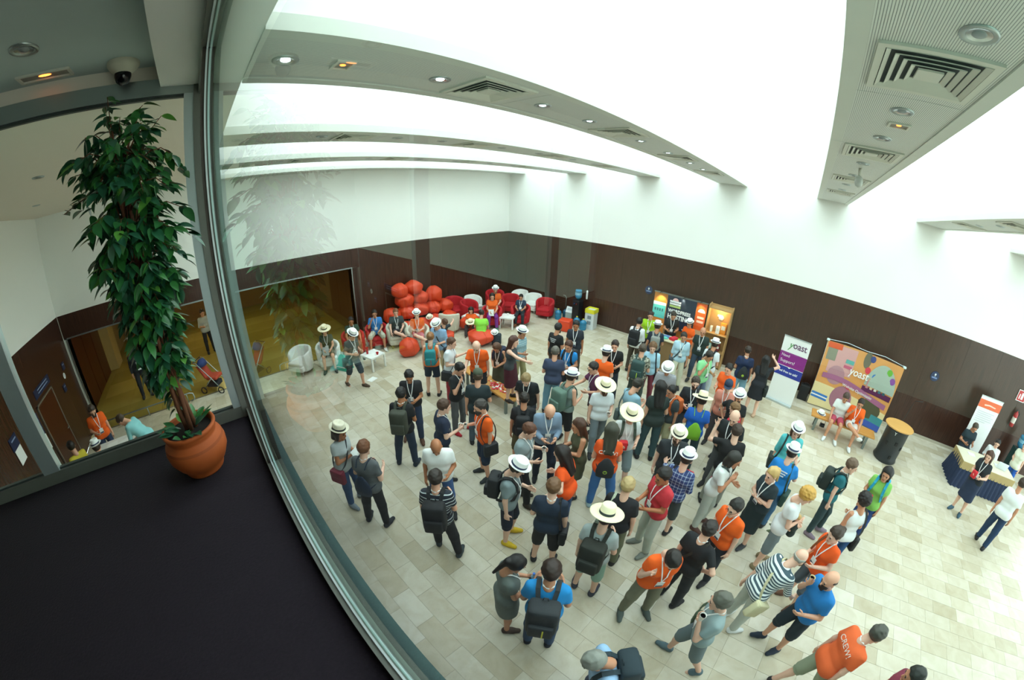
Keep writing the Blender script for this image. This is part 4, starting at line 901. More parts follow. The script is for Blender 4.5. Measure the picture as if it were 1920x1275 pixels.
# bag and tote near the lounge
tg = tag(empty('teal_tote', (1.88, -9.1, 0), .5), 'turquoise tent-shaped bag on the floor beside the laptop user', 'bag'); MB().add([(-.28, -.18, 0), (.28, -.18, 0), (.28, .18, 0), (-.28, .18, 0), (-.07, -.02, .46), (.07, -.02, .46), (.07, .04, .46), (-.07, .04, .46)], [(3, 2, 1, 0), (4, 5, 6, 7), (0, 1, 5, 4), (1, 2, 6, 5), (2, 3, 7, 6), (3, 0, 4, 7)]).build('body', mat('#3aa88e', .6, var=.15, scale=8), tg); MB().tube([(-.05, 0, .45), (-.03, 0, .55), (.03, 0, .55), (.05, 0, .45)], .01).build('handle', mat('#d5dad4', .6), tg, True); MB().box((-.2, -.172, .1), (.2, -.16, .13)).build('trim_band', mat('#d5dad4', .6), tg)
kb = tag(empty('backpack', (3.75, -4.3, 0), .6), 'dark slate backpack on the floor beside the large beanbag', 'backpack'); MB().bbox((-.16, -.12, 0), (.16, .12, .42), .06).build('pack_body', mat('#26323c', .8, var=.15), kb, True); MB().bbox((-.12, -.16, .04), (.12, -.08, .24), .03).build('front_pocket', mat('#1f2a34', .8), kb, True); MB().tube([(-.03, .05, .41), (0, .05, .46), (.03, .05, .41)], .008).build('grab_handle', mat('#1f2a34', .8), kb, True)
def loose_hat(x, y, z, kind, label, rx=0):
    o = tag(empty('hat', (x, y, z)), label, 'hat'); a, b = HATS[kind]; link('crown', a, o); link('hat_band', b, o); o.rotation_euler = (rx, 0, .7)
loose_hat(3.7, -4.35, .45, 'fedora', 'white banded hat lying on the dark slate backpack', .3); loose_hat(2.42, -4.35, .5, 'straw', 'cream straw hat on the lap of the lounging orange shirt', .2); loose_hat(1.25, -5.35, .62, 'panama', 'cream hat resting against the beanbag pile', .3)
# ---- wooden benches
WOODT = mat('#c98f45', .35, var=.14, scale=2.5, stretch=(1.2, 9, 9)); STEEL = mat('#7d8a88', .35, .6)
def bench(x, y, rz, L_, W_, label):
    o = tag(empty('bench', (x, y, 0), rz), label, 'bench'); MB().bbox((-L_ / 2, -W_ / 2, .395), (L_ / 2, W_ / 2, .45), .012).build('bench_top', WOODT, o)
    for a in (-1, 1):
        for b in (-1, 1): MB().box((a * (L_ / 2 - .2) - .03, b * (W_ / 2 - .07) - .03, 0), (a * (L_ / 2 - .2) + .03, b * (W_ / 2 - .07) + .03, .395)).build('leg', STEEL, o)
    for a in (-1, 1): MB().box((a * (L_ / 2 - .2) - .025, -W_ / 2 + .07, .35), (a * (L_ / 2 - .2) + .025, W_ / 2 - .07, .395)).build('cross_bar', STEEL, o)
bench(6.12, -6.8, -.14, 2.15, .42, 'low wooden bench strewn with red badges in the crowd'); bench(14.55, -1.99, -.02, 1.95, .45, 'wooden bench on steel legs before the printed display wall')
pts_ = []; r_ = random.Random(5)
BADGE = [MB().lathe([(.0, .0), (.029, .0), (.03, .004), (.022, .008), (0, .0095)], 14).mesh('pin_badge', mat(c, .35, var=0), True) for c in ('#d3202c', '#f2eeea', '#c41824', '#e8556a')]
for i in range(70):
    u_, v_ = r_.gauss(.42, .2), r_.gauss(0, .075); u_ = max(-.05, min(.85, u_)); v_ = max(-.17, min(.17, v_)); c_, s_ = math.cos(-.14), math.sin(-.14); lv = r_.choice((0, 0, 1, 2)) * .009
    o = link('pin_badge', BADGE[i % 4], None, (6.12 + c_ * u_ - s_ * v_, -6.8 + s_ * u_ + c_ * v_, .4505 + lv)); o.rotation_euler = (r_.uniform(-.12, .12), r_.uniform(-.12, .12), 0); tag(o, ('round red badge', 'round white badge', 'round dark red badge', 'round pink badge')[i % 4] + ' in the heap on the low wooden bench', 'badge', ('red badges in the heap', 'white badges in the heap', 'dark red badges in the heap', 'pink badges in the heap')[i % 4])
loose_hat(13.85, -1.95, .45, 'fedora', 'white banded hat lying on the wooden bench')
cmr = tag(empty('dark_camera', (13.98, -2.12, .22)), 'dark camera hanging from the hand of the bench sitter', 'camera'); MB().bbox((-.07, -.04, -.05), (.07, .04, .05), .012).build('body', mat('#15161a', .4), cmr, True); MB().lathe([(.035, 0), (.038, .07), (.03, .07)], 14).build('lens', mat('#0b0c10', .2), cmr, True).rotation_euler = (math.radians(90), 0, 0); MB().tube([(-.06, 0, .05), (-.03, .02, .2), (.05, .02, .2), (.06, 0, .05)], .006).build('strap', mat('#15161a', .6), cmr, True)
# ================================================================== sponsor corner
def flat(parent, name, pts, y, m, th=.003): return MB().add([(p[0], y - th, p[1]) for p in pts] + [(p[0], y, p[1]) for p in pts], [tuple(range(len(pts))), tuple(range(len(pts), 2 * len(pts)))[::-1]] + [(i, len(pts) + i, len(pts) + (i + 1) % len(pts), (i + 1) % len(pts)) for i in range(len(pts))]).build(name, m, parent)
def circ(cx, cz, r, n=20, a0=0, a1=2 * math.pi, sx=1.0): return [(cx + r * sx * math.cos(a0 + (a1 - a0) * i / n), cz + r * math.sin(a0 + (a1 - a0) * i / n)) for i in range(n + (0 if a1 - a0 > 6.2 else 1))]
def rect(x0, z0, x1, z1): return [(x0, z0), (x1, z0), (x1, z1), (x0, z1)]
PR = lambda c: mat(c, .5, var=.02)
WT = PR('#f4f6f4'); RX = (math.radians(90), 0, 0)
bd = tag(empty('booth_backdrop', (7.52, -.28, 0)), 'orange exhibition backdrop with side posters and clip lamps', 'backdrop')
MB().box((0, 0, 0), (1.95, .05, 2.06)).build('backing', mat('#c07a34', .6, var=.12, scale=1.2), bd)
MB().box((-.02, -.012, 2.05), (1.97, .06, 2.08)).build('top_rail', ALU, bd)
flat(bd, 'teal_poster', rect(.0, 1.15, .48, 1.72), -.004, PR('#56bcc0')); flat(bd, 'pale_wave', [(.0, 1.6), (.48, 1.62), (.48, 1.72), (.0, 1.72)], -.008, PR('#b4e2e0'))
for k in range(4): flat(bd, 'poster_lettering', rect(.07 + k * .09, 1.4, .13 + k * .09, 1.5), -.008, PR('#2c6a74'))
flat(bd, 'plant_print', circ(.07, 1.27, .035, 8), -.008, PR('#1f5a5c'))
flat(bd, 'orange_poster', rect(1.6, 1.1, 1.95, 2.02), -.004, PR('#e8622a')); flat(bd, 'dome_print', circ(1.78, 1.72, .13, 14, 0, math.pi), -.008, PR('#fbeee6'))
for k, (a, b) in enumerate(((1.5, 1.58), (1.36, 1.44))): flat(bd, 'printed_line', rect(1.66, a, 1.9, b), -.008, PR('#fbd9c8'))
flat(bd, 'pale_panel', rect(1.6, .8, 1.95, 1.1), -.004, PR('#c9a888')); flat(bd, 'pink_panel', rect(1.6, .55, 1.95, .8), -.004, PR('#c8385e')); flat(bd, 'cream_panel', rect(1.6, .3, 1.95, .55), -.004, PR('#e0c49a'))
for k, xx in enumerate((.28, 1.15, 1.75)):
    MB().tube([(xx, .02, 2.06), (xx, -.14, 2.12), (xx, -.26, 2.1)], .01).build('clip_lamp', mat('#1b1c1e', .4), bd, True)
    sl = bpy.data.lights.new('clip_lamp_light', 'SPOT'); sl.energy = (40, 12, 25)[k]; sl.color = (1, .78, .45); sl.spot_size = math.radians(75); sl.spot_blend = .6; sl.shadow_soft_size = .03
    so = bpy.data.objects.new('clip_lamp_light', sl); COL.objects.link(so); so.location = (7.52 + xx, -.28 - .27, 2.08); so.rotation_euler = (math.radians(32), 0, 0)
bb = tag(empty('hosting_banner', (8.1, -.5, 0)), 'dark navy hanging banner with bold white lettering and domed logo', 'banner'); NVB = PR('#222c42')
MB().box((0, 0, .95), (1.05, .012, 2.1)).build('cloth', NVB, bb); MB().box((-.01, -.006, 2.09), (1.06, .018, 2.11)).build('top_bar', ALU, bb); MB().box((.02, 0, 0), (.05, .02, .95)).build('leg', ALUD, bb); MB().box((1.0, 0, 0), (1.03, .02, .95)).build('leg', ALUD, bb)
flat(bb, 'logo_dome', circ(.3, 1.93, .11, 16, 0, math.pi), -.004, PR('#e8b8b4')); flat(bb, 'logo_name', rect(.1, 1.88, .5, 1.94), -.006, WT); flat(bb, 'logo_bar', rect(.1, 1.8, .5, 1.86), -.004, WT); flat(bb, 'logo_bar', rect(.1, 1.71, .5, 1.78), -.004, PR('#b6cf7a'))
flat(bb, 'hat_print', circ(.84, 1.06, .1, 14, 0, math.pi), -.004, WT); flat(bb, 'hat_print_brim', circ(.84, 1.045, .17, 14, 0, 2 * math.pi, 1) and [(.84 + .17 * math.cos(t), 1.03 + .025 * math.sin(t)) for t in np.linspace(0, 2 * math.pi, 15)[:-1]], -.006, WT)
text(bb, 'WORDPRESS', .165, (.08, -.004, 1.53), RX, WT, bold=.006, sx=.86); text(bb, 'HOSTING', .225, (.08, -.004, 1.31), RX, WT, bold=.008, sx=.86)
WOODL = mat('#b08a58', .5, var=.12, scale=3, stretch=(8, 8, .8))
ct = tag(empty('sponsor_counter', (8.75, -1.6, 0)), 'wooden exhibition counter heaped with folded shirts', 'counter'); MB().box((-.55, -.22, 0), (.42, .22, .97)).build('body', mat('#9a7c54', .6, var=.12, scale=3), ct); MB().box((-.6, -.28, .97), (.5, .26, 1.0)).build('counter_top', mat('#cfc9a8', .4), ct)
for k, (x_, y_, c_, z_) in enumerate(((-.42, -.05, '#2a2c34', .02), (-.15, .05, '#5a7fb0', .02), (-.15, -.14, '#6ac4b4', .02), (.15, .0, '#c8283a', .06), (.38, -.08, '#e2d2b0', .03))):
    s_ = tag(empty('folded_shirt', (8.75 + x_, -1.6 + y_, 1.0), k * .4), ('black', 'slate blue', 'mint', 'red', 'cream')[k] + ' folded shirt on the wooden exhibition counter', 'shirt', 'folded shirts on the counter'); MB().bbox((-.13, -.09, 0), (.13, .09, .02 + z_), .009).build('cloth', mat(c_, .8, var=.1), s_, True); MB().tube([(-.04, -.08, .022 + z_), (0, -.05, .025 + z_), (.04, -.08, .022 + z_)], .006, 6).build('collar', mat(c_, .8, key='c'), s_, True)
dc = tag(empty('display_case', (9.55, -.42, 0)), 'tall cardboard display case with lit shelves of prizes', 'display'); CB = mat('#b8915c', .65, var=.1, scale=2)
MB().box((0, .34, 0), (.8, .37, 2.1)).build('back_panel', CB, dc)
for xx in (0, .77): MB().add([(xx, 0, 0), (xx + .03, 0, 0), (xx + .03, .37, 0), (xx, .37, 0), (xx, 0, 2.02 if xx else 2.12), (xx + .03, 0, 2.02 if xx else 2.12), (xx + .03, .37, 2.1), (xx, .37, 2.14)], [(3, 2, 1, 0), (4, 5, 6, 7), (0, 1, 5, 4), (1, 2, 6, 5), (2, 3, 7, 6), (3, 0, 4, 7)]).build('side_panel', CB, dc)
for z_ in (.05, .55, 1.15): MB().box((.03, .02, z_), (.77, .34, z_ + .025)).build('shelf', CB, dc)
MB().box((.03, 0, 2.0), (.77, .34, 2.03)).build('top_panel', CB, dc)
pl_ = bpy.data.lights.new('case_light', 'POINT'); pl_.energy = 14; pl_.color = (1, .75, .4); pl_.shadow_soft_size = .04; po_ = bpy.data.objects.new('case_light', pl_); COL.objects.link(po_); po_.location = (9.95, -.32, 1.93)
for k, (kx, ky, kz, w_, h_, c_, l_) in enumerate(((.18, .2, 1.175, .08, .2, '#e8ecdc', 'pale toy box on the middle shelf of the display case'), (.42, .15, 1.175, .13, .26, '#f4f4ee', 'white card on the middle shelf of the display case'), (.58, .25, 1.175, .2, .38, '#e89a2c', 'orange shirt form at the back of the display shelf'), (.25, .2, .575, .12, .2, '#9cc4b8', 'mint mug box on the lower shelf of the display case'), (.55, .2, .575, .12, .24, '#7a2a34', 'maroon box on the lower shelf of the display case'))):
    o = tag(empty('display_prize', (9.55 + kx, -.42 + ky, kz)), l_, 'prize'); MB().bbox((-w_ / 2, -.05, 0), (w_ / 2, .05, h_), .012).build('box', mat(c_, .6, var=.08), o, True); MB().box((-w_ / 3, -.054, h_ * .4), (w_ / 3, -.05, h_ * .75)).build('print', mat('#dfe4da', .6), o)
wl = tag(empty('white_emblem', (9.55 + .42, -.085, 1.68)), 'white leaf-like emblem on the back of the display case', 'emblem'); MB().lathe([(0, 0), (.1, 0), (.09, .02), (0, .03)], 16).build('disc', WT, wl, True).rotation_euler = RX; MB().bbox((-.14, -.03, .02), (.02, 0, .1), .012).build('wing', WT, wl, True)
sg_ = tag(empty('folded_shirt', (9.12, -1.52, 1.0)), 'lime folded shirt at the end of the exhibition counter', 'shirt'); MB().bbox((-.1, -.08, 0), (.1, .08, .05), .02).build('cloth', mat('#7ac43c', .8), sg_, True); MB().tube([(-.04, -.07, .05), (0, -.04, .055), (.04, -.07, .05)], .006, 6).build('collar', mat('#6ab02c', .8), sg_, True)
# round direction signs
for k, xx in enumerate((7.16, 17.25)):
    o = tag(empty('round_sign', (xx, -.012, 1.97)), ('round navy direction sign left of the orange backdrop', 'round navy direction sign between display wall and skirted desk')[k], 'sign'); MB().lathe([(0, 0), (.15, 0), (.15, .012), (0, .012)], 28).build('disc', PR('#1d2d55'), o).rotation_euler = RX
    flat(o, 'bar_print', rect(-.09, -.06, .09, -.02), -.013, PR('#7f94c0')); flat(o, 'figure_print', circ(0, .06, .03, 12), -.013, WT); flat(o, 'dot_print', circ(0, .015, .014, 10), -.013, WT)
# ---- roll-up banners and the printed display wall
def rollup(x, y, rz, w_, h_, label):
    o = tag(empty('rollup_banner', (x, y, 0), rz), label, 'banner'); MB().box((0, -.0, .07), (w_, .006, h_)).build('cloth', WT, o); MB().bbox((-.01, -.08, 0), (w_ + .01, .1, .07), .015).build('base', ALUL, o); MB().box((-.005, -.008, h_ - .015), (w_ + .005, .014, h_ + .012)).build('top_bar', ALUL, o); MB().tube([(w_ / 2, .05, .06), (w_ / 2, .03, h_)], .012).build('pole', ALU, o, True); return o
ru = rollup(12.17, -1.17, -.17, .84, 2.04, 'white roll-up banner with purple and blue speech bands')
PUR, BLU = PR('#8c2a86'), PR('#2a3a9a'); flat(ru, 'purple_band', [(0, 1.16), (.84, 1.16), (.84, 1.58), (0, 1.58)], -.004, PUR); flat(ru, 'blue_band', [(0, .86), (.84, .86), (.84, 1.16), (.46, 1.16), (.4, 1.11), (.34, 1.16), (0, 1.16)], -.004, BLU); flat(ru, 'band_line', rect(0, 1.152, .84, 1.164), -.006, WT)
text(ru, 'y', .3, (.2, -.004, 1.72), RX, PR('#4f9c52'), bold=.002, sx=.9, shear=.3); text(ru, 'oast', .28, (.33, -.004, 1.74), RX, PR('#5c2a5e'), bold=.003, sx=.9)
text(ru, 'Need', .115, (.06, -.006, 1.44), RX, WT); text(ru, 'Support?', .13, (.06, -.006, 1.27), RX, WT); text(ru, 'Feel free to ask!', .098, (.07, -.006, .97), RX, WT, bold=.002)
r3 = rollup(18.84, -.42, .0, .82, 2.06, 'white roll-up banner with orange header behind the skirted desk'); flat(r3, 'orange_header', rect(0, 1.72, .82, 1.96), -.004, PR('#ee6a3a')); flat(r3, 'header_lettering', [(.2, 1.83), (.4, 1.86), (.64, 1.83), (.62, 1.8), (.4, 1.82), (.22, 1.79)], -.006, PR('#fbd4c2'))
for k in range(6): flat(r3, 'printed_line', rect(.08, 1.6 - k * .06, (.7, .62, .72, .66, .7, .5)[k], 1.615 - k * .06), -.004, PR('#c4ccd2'))
pw = tag(empty('printed_display_wall', (13.5, -.55, 0), -.13), 'curved pop-up display wall printed with orange festival scene', 'display wall'); PWW, PWH = 2.45, 2.1
def pc(u, v, d=0.0):
    t = (u / PWW - .5) * 2; return (u, .16 * (1 - t * t) - d, v)
def pgrid(parent, name, u0, u1, f0, f1, d, m, n=14):
    v = []; 
    for i in range(n + 1):
        u = u0 + (u1 - u0) * i / n; v += [pc(u, f0(i / n), d), pc(u, f1(i / n), d)]
    return MB().add(v, [(2 * i, 2 * i + 2, 2 * i + 3, 2 * i + 1) for i in range(n)]).build(name, m, parent)
def pblob(name, cu, cv, ru_, rv, c, d=.008, a0=0, a1=2 * math.pi, n=18):
    v = [pc(cu + ru_ * math.cos(a0 + (a1 - a0) * i / n), cv + rv * math.sin(a0 + (a1 - a0) * i / n), d) for i in range(n + 1)]; return MB().add(v, [tuple(range(n + 1 if a1 - a0 < 6.2 else n))]).build(name, PR(c), pw)
K_ = lambda c: (lambda t: c)
pgrid(pw, 'fabric_sheet', 0, PWW, K_(.03), K_(PWH), 0, mat('#e2a25c', .55, var=.12, scale=1.5)); v = []
MB().add([pc(0, .03, 0), pc(0, PWH, 0), (0, .35, PWH), (0, .35, .03)], [(0, 1, 2, 3)]).build('end_panel', PR('#e8b070'), pw); MB().add([pc(PWW, .03, 0), (PWW, .35, .03), (PWW, .35, PWH), pc(PWW, PWH, 0)], [(0, 1, 2, 3)]).build('end_panel', PR('#d8c8d8'), pw)
pgrid(pw, 'ground_print', 0, PWW, K_(.03), lambda t: .8 - .18 * t, .004, PR('#ead9a4')); pgrid(pw, 'pink_house_print', .2, 1.0, K_(1.2), K_(2.05), .004, PR('#d9a6a4')); pgrid(pw, 'teal_tree_print', .08, .38, K_(1.55), K_(2.06), .006, PR('#8c8f7c')); pgrid(pw, 'red_roof_print', .05, .5, K_(1.92), K_(2.09), .008, PR('#e05a2c'))
pblob('stage_arch_print', 1.95, 1.2, .48, .75, '#a9bcae', .006, 0, math.pi); pblob('stage_arch_print', 1.95, 1.2, .41, .62, '#e2c98c', .008, 0, math.pi); pblob('stage_arch_print', 1.95, 1.2, .35, .5, '#4c7ab4', .010, 0, math.pi); pblob('stage_arch_print', 1.95, 1.2, .28, .4, '#6f94bc', .012, 0, math.pi); pgrid(pw, 'stage_print', 1.45, 2.4, K_(1.0), K_(1.16), .012, PR('#5c2350'))
for k, (u_, v_, c_) in enumerate(((1.45, 1.62, '#e0364e'), (1.72, 1.5, '#2a7fd0'), (2.1, 1.8, '#6ab83c'), (2.26, 1.6, '#8a4aa4'), (1.05, .95, '#d8405c'), (1.5, 1.98, '#3a4a8c'))): pblob('balloon_print', u_, v_, .085, .1, c_, .016)
for k in range(5): pgrid(pw, 'performer_print', 1.55 + k * .14, 1.63 + k * .14, K_(1.12), K_(1.36 + .03 * (k % 2)), .016, PR(('#c98a8c', '#dccaa4', '#e4ded0', '#3f7a84', '#2f6a70')[k]), 1); pblob('performer_head_print', 1.59 + k * .14, 1.4 + .03 * (k % 2), .03, .035, '#d8a888', .016)
pblob('mauve_bush_print', .55, 1.15, .28, .3, '#b88a94', .008); pblob('mauve_bush_print', .95, .5, .35, .4, '#a87484', .008); pblob('tower_print', 1.35, 1.9, .12, .25, '#6c6a58', .008); pgrid(pw, 'ribbon_print', .15, 2.35, lambda t: .98 - .2 * t + .06 * math.sin(5 * t), lambda t: 1.14 - .2 * t + .06 * math.sin(5 * t), .018, PR('#a8688c')); pgrid(pw, 'stripe_print', .02, .55, lambda t: .3 - .05 * t, lambda t: .48 - .05 * t, .01, PR('#3a7cc4')); pgrid(pw, 'stripe_print', .02, .55, lambda t: .37 - .05 * t, lambda t: .41 - .05 * t, .012, WT)
pblob('olive_bush_print', 1.9, .55, .38, .3, '#54543c', .008); pgrid(pw, 'teal_field_print', 1.7, PWW, K_(.03), K_(.45), .010, PR('#3f8f96')); pgrid(pw, 'blue_field_print', 1.8, PWW, K_(.03), K_(.22), .012, PR('#3c5cb4')); pgrid(pw, 'awning_print', .72, .98, K_(1.6), K_(1.72), .01, PR('#5cb0a8')); pgrid(pw, 'awning_print', .7, .96, K_(1.45), K_(1.54), .01, PR('#c85a7c'))
text(pw, 'yoast', .34, (.92, .115, 1.33), RX, WT, bold=.004, sx=.85, shear=.1); text(pw, 'Website Optimization', .12, (.85, .1, .93), (math.radians(90), math.radians(5), 0), WT, bold=.001)
m = MB(); m.tube([(PWW * i / 4, .16 * (1 - (i / 2 - 1) ** 2) + .03 + .2 * (i % 2), PWH + .03 - .0 * i) for i in range(5)], .012, 8); m.build('frame_rod', ALUL, pw, True)
for u_ in (0, PWW): MB().bbox((u_ - .05, -.03, PWH - .01), (u_ + .05, .08, PWH + .05), .02).build('end_cap', PR('#cfe6e4'), pw, True); MB().tube([(u_, .1, .0), (u_, .1, PWH)], .015, 8).build('upright', ALUL, pw, True)
bx = tag(empty('black_case', (13.3, -.35, 0)), 'black equipment case between roll-up banner and display wall', 'case'); MB().bbox((-.16, -.12, 0), (.16, .12, .5), .03).build('body', mat('#17191c', .6), bx, True); MB().tube([(-.07, 0, .5), (-.07, 0, .56), (.07, 0, .56), (.07, 0, .5)], .01).build('handle', mat('#17191c', .6), bx, True)
dr = tag(empty('drum_podium', (16.03, -2.18, 0)), 'black drum podium with oval wooden top', 'podium'); DK = mat('#242a2e', .4, var=.1)
MB().lathe([(0, 0), (.33, 0), (.36, .04), (.33, .12), (.335, .9), (.35, .93), (.34, .97), (0, .97)], 36).build('drum', DK, dr, True); MB().lathe([(0, .97), (.4, .97), (.41, .98), (.41, 1.0), (.4, 1.01), (0, 1.01)], 40, sx=1.05, sy=.9).build('oval_top', mat('#d6a35c', .4, var=.1, scale=2, stretch=(1, 6, 6)), dr)
for k, (a_, z_) in enumerate(((-2.3, .55), (-1.5, .62), (-1.5, .22), (-.8, .5))): MB().cbox((0, 0, 0), (.07, .03, .09)).build('latch', mat('#0e1012', .4), dr).matrix_local = Matrix.Translation((.335 * math.cos(a_), .335 * math.sin(a_), z_)) @ Matrix.Rotation(a_ + math.pi / 2, 4, 'Z')
text(dr, 'Y', .12, (-.16, -.325, .84), RX, WT)
ms = tag(empty('music_stand', (16.25, -1.55, 0)), 'slender black stand with bent arm behind the drum podium', 'stand'); MB().tube([(0, 0, 0), (.02, 0, .9), (.1, 0, 1.45), (.13, 0, 1.55), (.36, 0, 1.6)], .011).build('arm', mat('#20211f', .5), ms, True); MB().lathe([(0, 0), (.15, 0), (.15, .015), (.02, .03)], 20).build('base', mat('#20211f', .5), ms)
# ---- skirted desk
NSK = mat('#1c2c4a', .75, var=.15, scale=5); dk = tag(empty('skirted_desk', (19.22, -1.76, 0)), 'desk with pleated navy skirt and tan cloth edge', 'desk'); v = []; n = 90
for i in range(n + 1):
    t = i / n; per = [(-.9, .4), (-.92, -.1), (-.9, -.4), (.9, -.4), (.92, -.1), (.9, .4)]; L_ = [.5, .3, 1.8, .3, .5]; tot = sum(L_); d_ = t * tot; j = 0
    while j < 4 and d_ > L_[j]: d_ -= L_[j]; j += 1
    a, b = per[j], per[j + 1]; q = d_ / L_[j]; x_, y_ = a[0] + (b[0] - a[0]) * q, a[1] + (b[1] - a[1]) * q; w_ = .02 * math.sin(i * 1.9); k_ = 1.0; v += [(x_ * (1.02) + (w_ if j in (0, 1, 3, 4) else 0), y_ * 1.02 + (w_ if j == 2 else 0), .68), (x_ * 1.12 + (1.6 * w_ if j != 2 else 0), y_ * 1.3 + (1.6 * w_ if j == 2 else 0), .005)]
MB().add(v, [(2 * i, 2 * i + 1, 2 * i + 3, 2 * i + 2) for i in range(n)]).build('skirt', NSK, dk, True); MB().box((-.93, -.43, .7), (.93, .43, .74)).build('desk_top', mat('#d9d3bd', .5, var=.05), dk); MB().box((-.945, -.445, .52), (.945, -.43, .735)).box((-.945, -.43, .52), (-.93, .43, .735)).box((.93, -.43, .52), (.945, .43, .735)).build('cloth_edge', mat('#b09a68', .7, var=.1), dk)
for a in (-.85, .85):
    for b in (-.36, .36): MB().tube([(a, b, 0), (a, b, .7)], .02).build('leg', STEEL, dk, True)
lp = tag(empty('laptop', (19.75, -1.72, .74), -.1), 'white laptop open on the skirted desk', 'laptop'); MB().bbox((-.17, -.12, 0), (.17, .12, .018), .006).build('keyboard_base', mat('#e4e8ea', .4), lp, True); q = MB().bbox((-.17, -.008, 0), (.17, .008, .22), .005).build('screen_lid', mat('#dfe8ee', .4), lp, True); q.location = (0, -.12, .015); q.rotation_euler = (math.radians(18), 0, 0)
for k, (x_, y_, c_, sz, l_) in enumerate(((18.75, -1.6, '#e6ebec', .12, 'white sheet on the left end of the skirted desk'), (18.98, -1.88, '#4f8f98', .09, 'teal leaflet near the front of the skirted desk'), (19.25, -1.55, '#2c3034', .08, 'dark booklet before the seated white shirt'))):
    o = MB().box((-sz, -sz * .7, 0), (sz, sz * .7, .008)).box((-sz * .8, -sz * .5, .008), (sz * .3, sz * .5, .01)).build('leaflet', mat(c_, .5)); o.location = (x_, y_, .74); o.rotation_euler = (0, 0, .3 * k); tag(o, l_, 'leaflet')
ex = tag(empty('fire_extinguisher', (20.48, -.1, 1.42)), 'red fire extinguisher mounted on the dark wall', 'extinguisher'); MB().lathe([(0, 0), (.07, 0), (.075, .02), (.075, .38), (.05, .44), (.025, .46), (.025, .5)], 20).build('cylinder', mat('#a8161c', .3), ex, True); MB().box((-.04, -.02, .49), (.04, .02, .53)).build('valve', mat('#20211f', .4), ex); MB().tube([(.03, 0, .5), (.1, -.02, .45), (.1, -.02, .2)], .012).build('hose', mat('#17181a', .5), ex, True); MB().lathe([(.0765, .12), (.0765, .3)], 20, cap=False).build('paper_label', mat('#e2d9cc', .5), ex, True)
rs = tag(empty('red_safety_sign', (20.42, -.03, 2.2)), 'red square safety sign with white pictogram above the extinguisher', 'sign'); MB().box((-.17, 0, -.02), (.17, .01, .32)).build('plate', WT, rs); flat(rs, 'red_field', rect(-.15, 0, .15, .3), -.002, PR('#c0242a')); flat(rs, 'pictogram', rect(-.02, .05, .06, .25), -.006, WT); flat(rs, 'pictogram', rect(-.1, .05, -.06, .2), -.006, WT)
# ---- annex: registration table, signs, stroller
rt = tag(empty('registration_table', (3.45, -15.62, 0), .05), 'white registration table with papers in the annex', 'table'); MB().box((-.4, -.7, .71), (.4, .7, .75)).build('table_top', mat('#e2e4de', .5), rt)
for a in (-.35, .35):
    for b in (-.62, .62): MB().tube([(a, b, 0), (a, b, .71)], .02).build('leg', STEEL, rt, True)
for k, (x_, y_, a_) in enumerate(((3.3, -15.85, .2), (3.35, -15.5, .5), (3.6, -15.3, -.1))):
    o = MB().box((-.105, -.15, 0), (.105, .15, .006)).box((-.08, -.12, .006), (.08, .1, .008)).build('registration_sheet', mat('#eff2ee', .6, var=.02)); o.location = (x_, y_, .75); o.rotation_euler = (0, 0, a_); tag(o, ('white form at the wall end of the registration table', 'white form in the middle of the registration table', 'white form under the hands of the teal shirt')[k], 'paper')
NVS = PR('#18264a')
def wsign(x0, z0, x1, z1, label, lines=2, paper=None):
    o = tag(empty('wall_sign', (x0, -17.298, z0)), label, 'sign'); MB().box((0, 0, 0), (x1 - x0, .015, z1 - z0)).build('plate', NVS, o)
    for k in range(lines): MB().box(((x1 - x0) * .15, .015, (z1 - z0) * (.65 - .35 * k)), ((x1 - x0) * .8, .018, (z1 - z0) * (.75 - .35 * k))).build('printed_line', PR('#8fa2c8'), o)
    if paper: MB().box((.02, .015, -paper), (x1 - x0 - .02, .02, 0)).build('notice', WT, o)
wsign(4.5, 2.0, 4.85, 2.25, 'navy wall sign with white notice beyond the glass mullion', 1, .3); wsign(1.9, 2.2, 3.0, 2.4, 'long dark room sign above the wooden door'); wsign(.6, 2.05, .8, 2.25, 'small navy sign nearest the corridor opening, upper one', 1); wsign(1.05, 1.6, 1.25, 1.8, 'small navy sign below the paper disc', 1); wsign(3.3, 1.55, 3.62, 2.05, 'navy room sign with white notice beside the wooden door', 2, .35)
o = tag(empty('paper_disc', (.86, -17.297, 1.93)), 'small white paper disc between the navy signs', 'sign'); MB().lathe([(0, 0), (.08, 0), (.08, .006), (0, .006)], 20).build('disc', WT, o).rotation_euler = (math.radians(-90), 0, 0); MB().lathe([(0, 0.006), (.05, .006), (.05, .008), (0, .008)], 20).build('print', PR('#c9ced8'), o).rotation_euler = (math.radians(-90), 0, 0)
sk_ = tag(empty('stroller', (.45, -13.05, 0), -.6), 'folded-back baby stroller in red and navy by the corridor threshold', 'stroller')
for a in (-.22, .22): MB().tube([(a, .35, .12), (a, .1, .45), (a, -.35, .98), (a, -.45, 1.0)], .014).build('frame_tube', ALU, sk_, True); MB().tube([(a, -.3, .12), (a, .1, .5)], .014).build('frame_tube', ALU, sk_, True)
for a in (-.22, .22):
    for b in (.35, -.3): MB().tube([(a + .04 * math.copysign(1, a), b + .1 * math.cos(t), .1 + .1 * math.sin(t)) for t in np.linspace(0, 2 * math.pi, 15)[:-1]], .018, 6, closed=True, up=(1, 0, 0)).build('wheel', mat('#1a1a1c', .7), sk_, True)
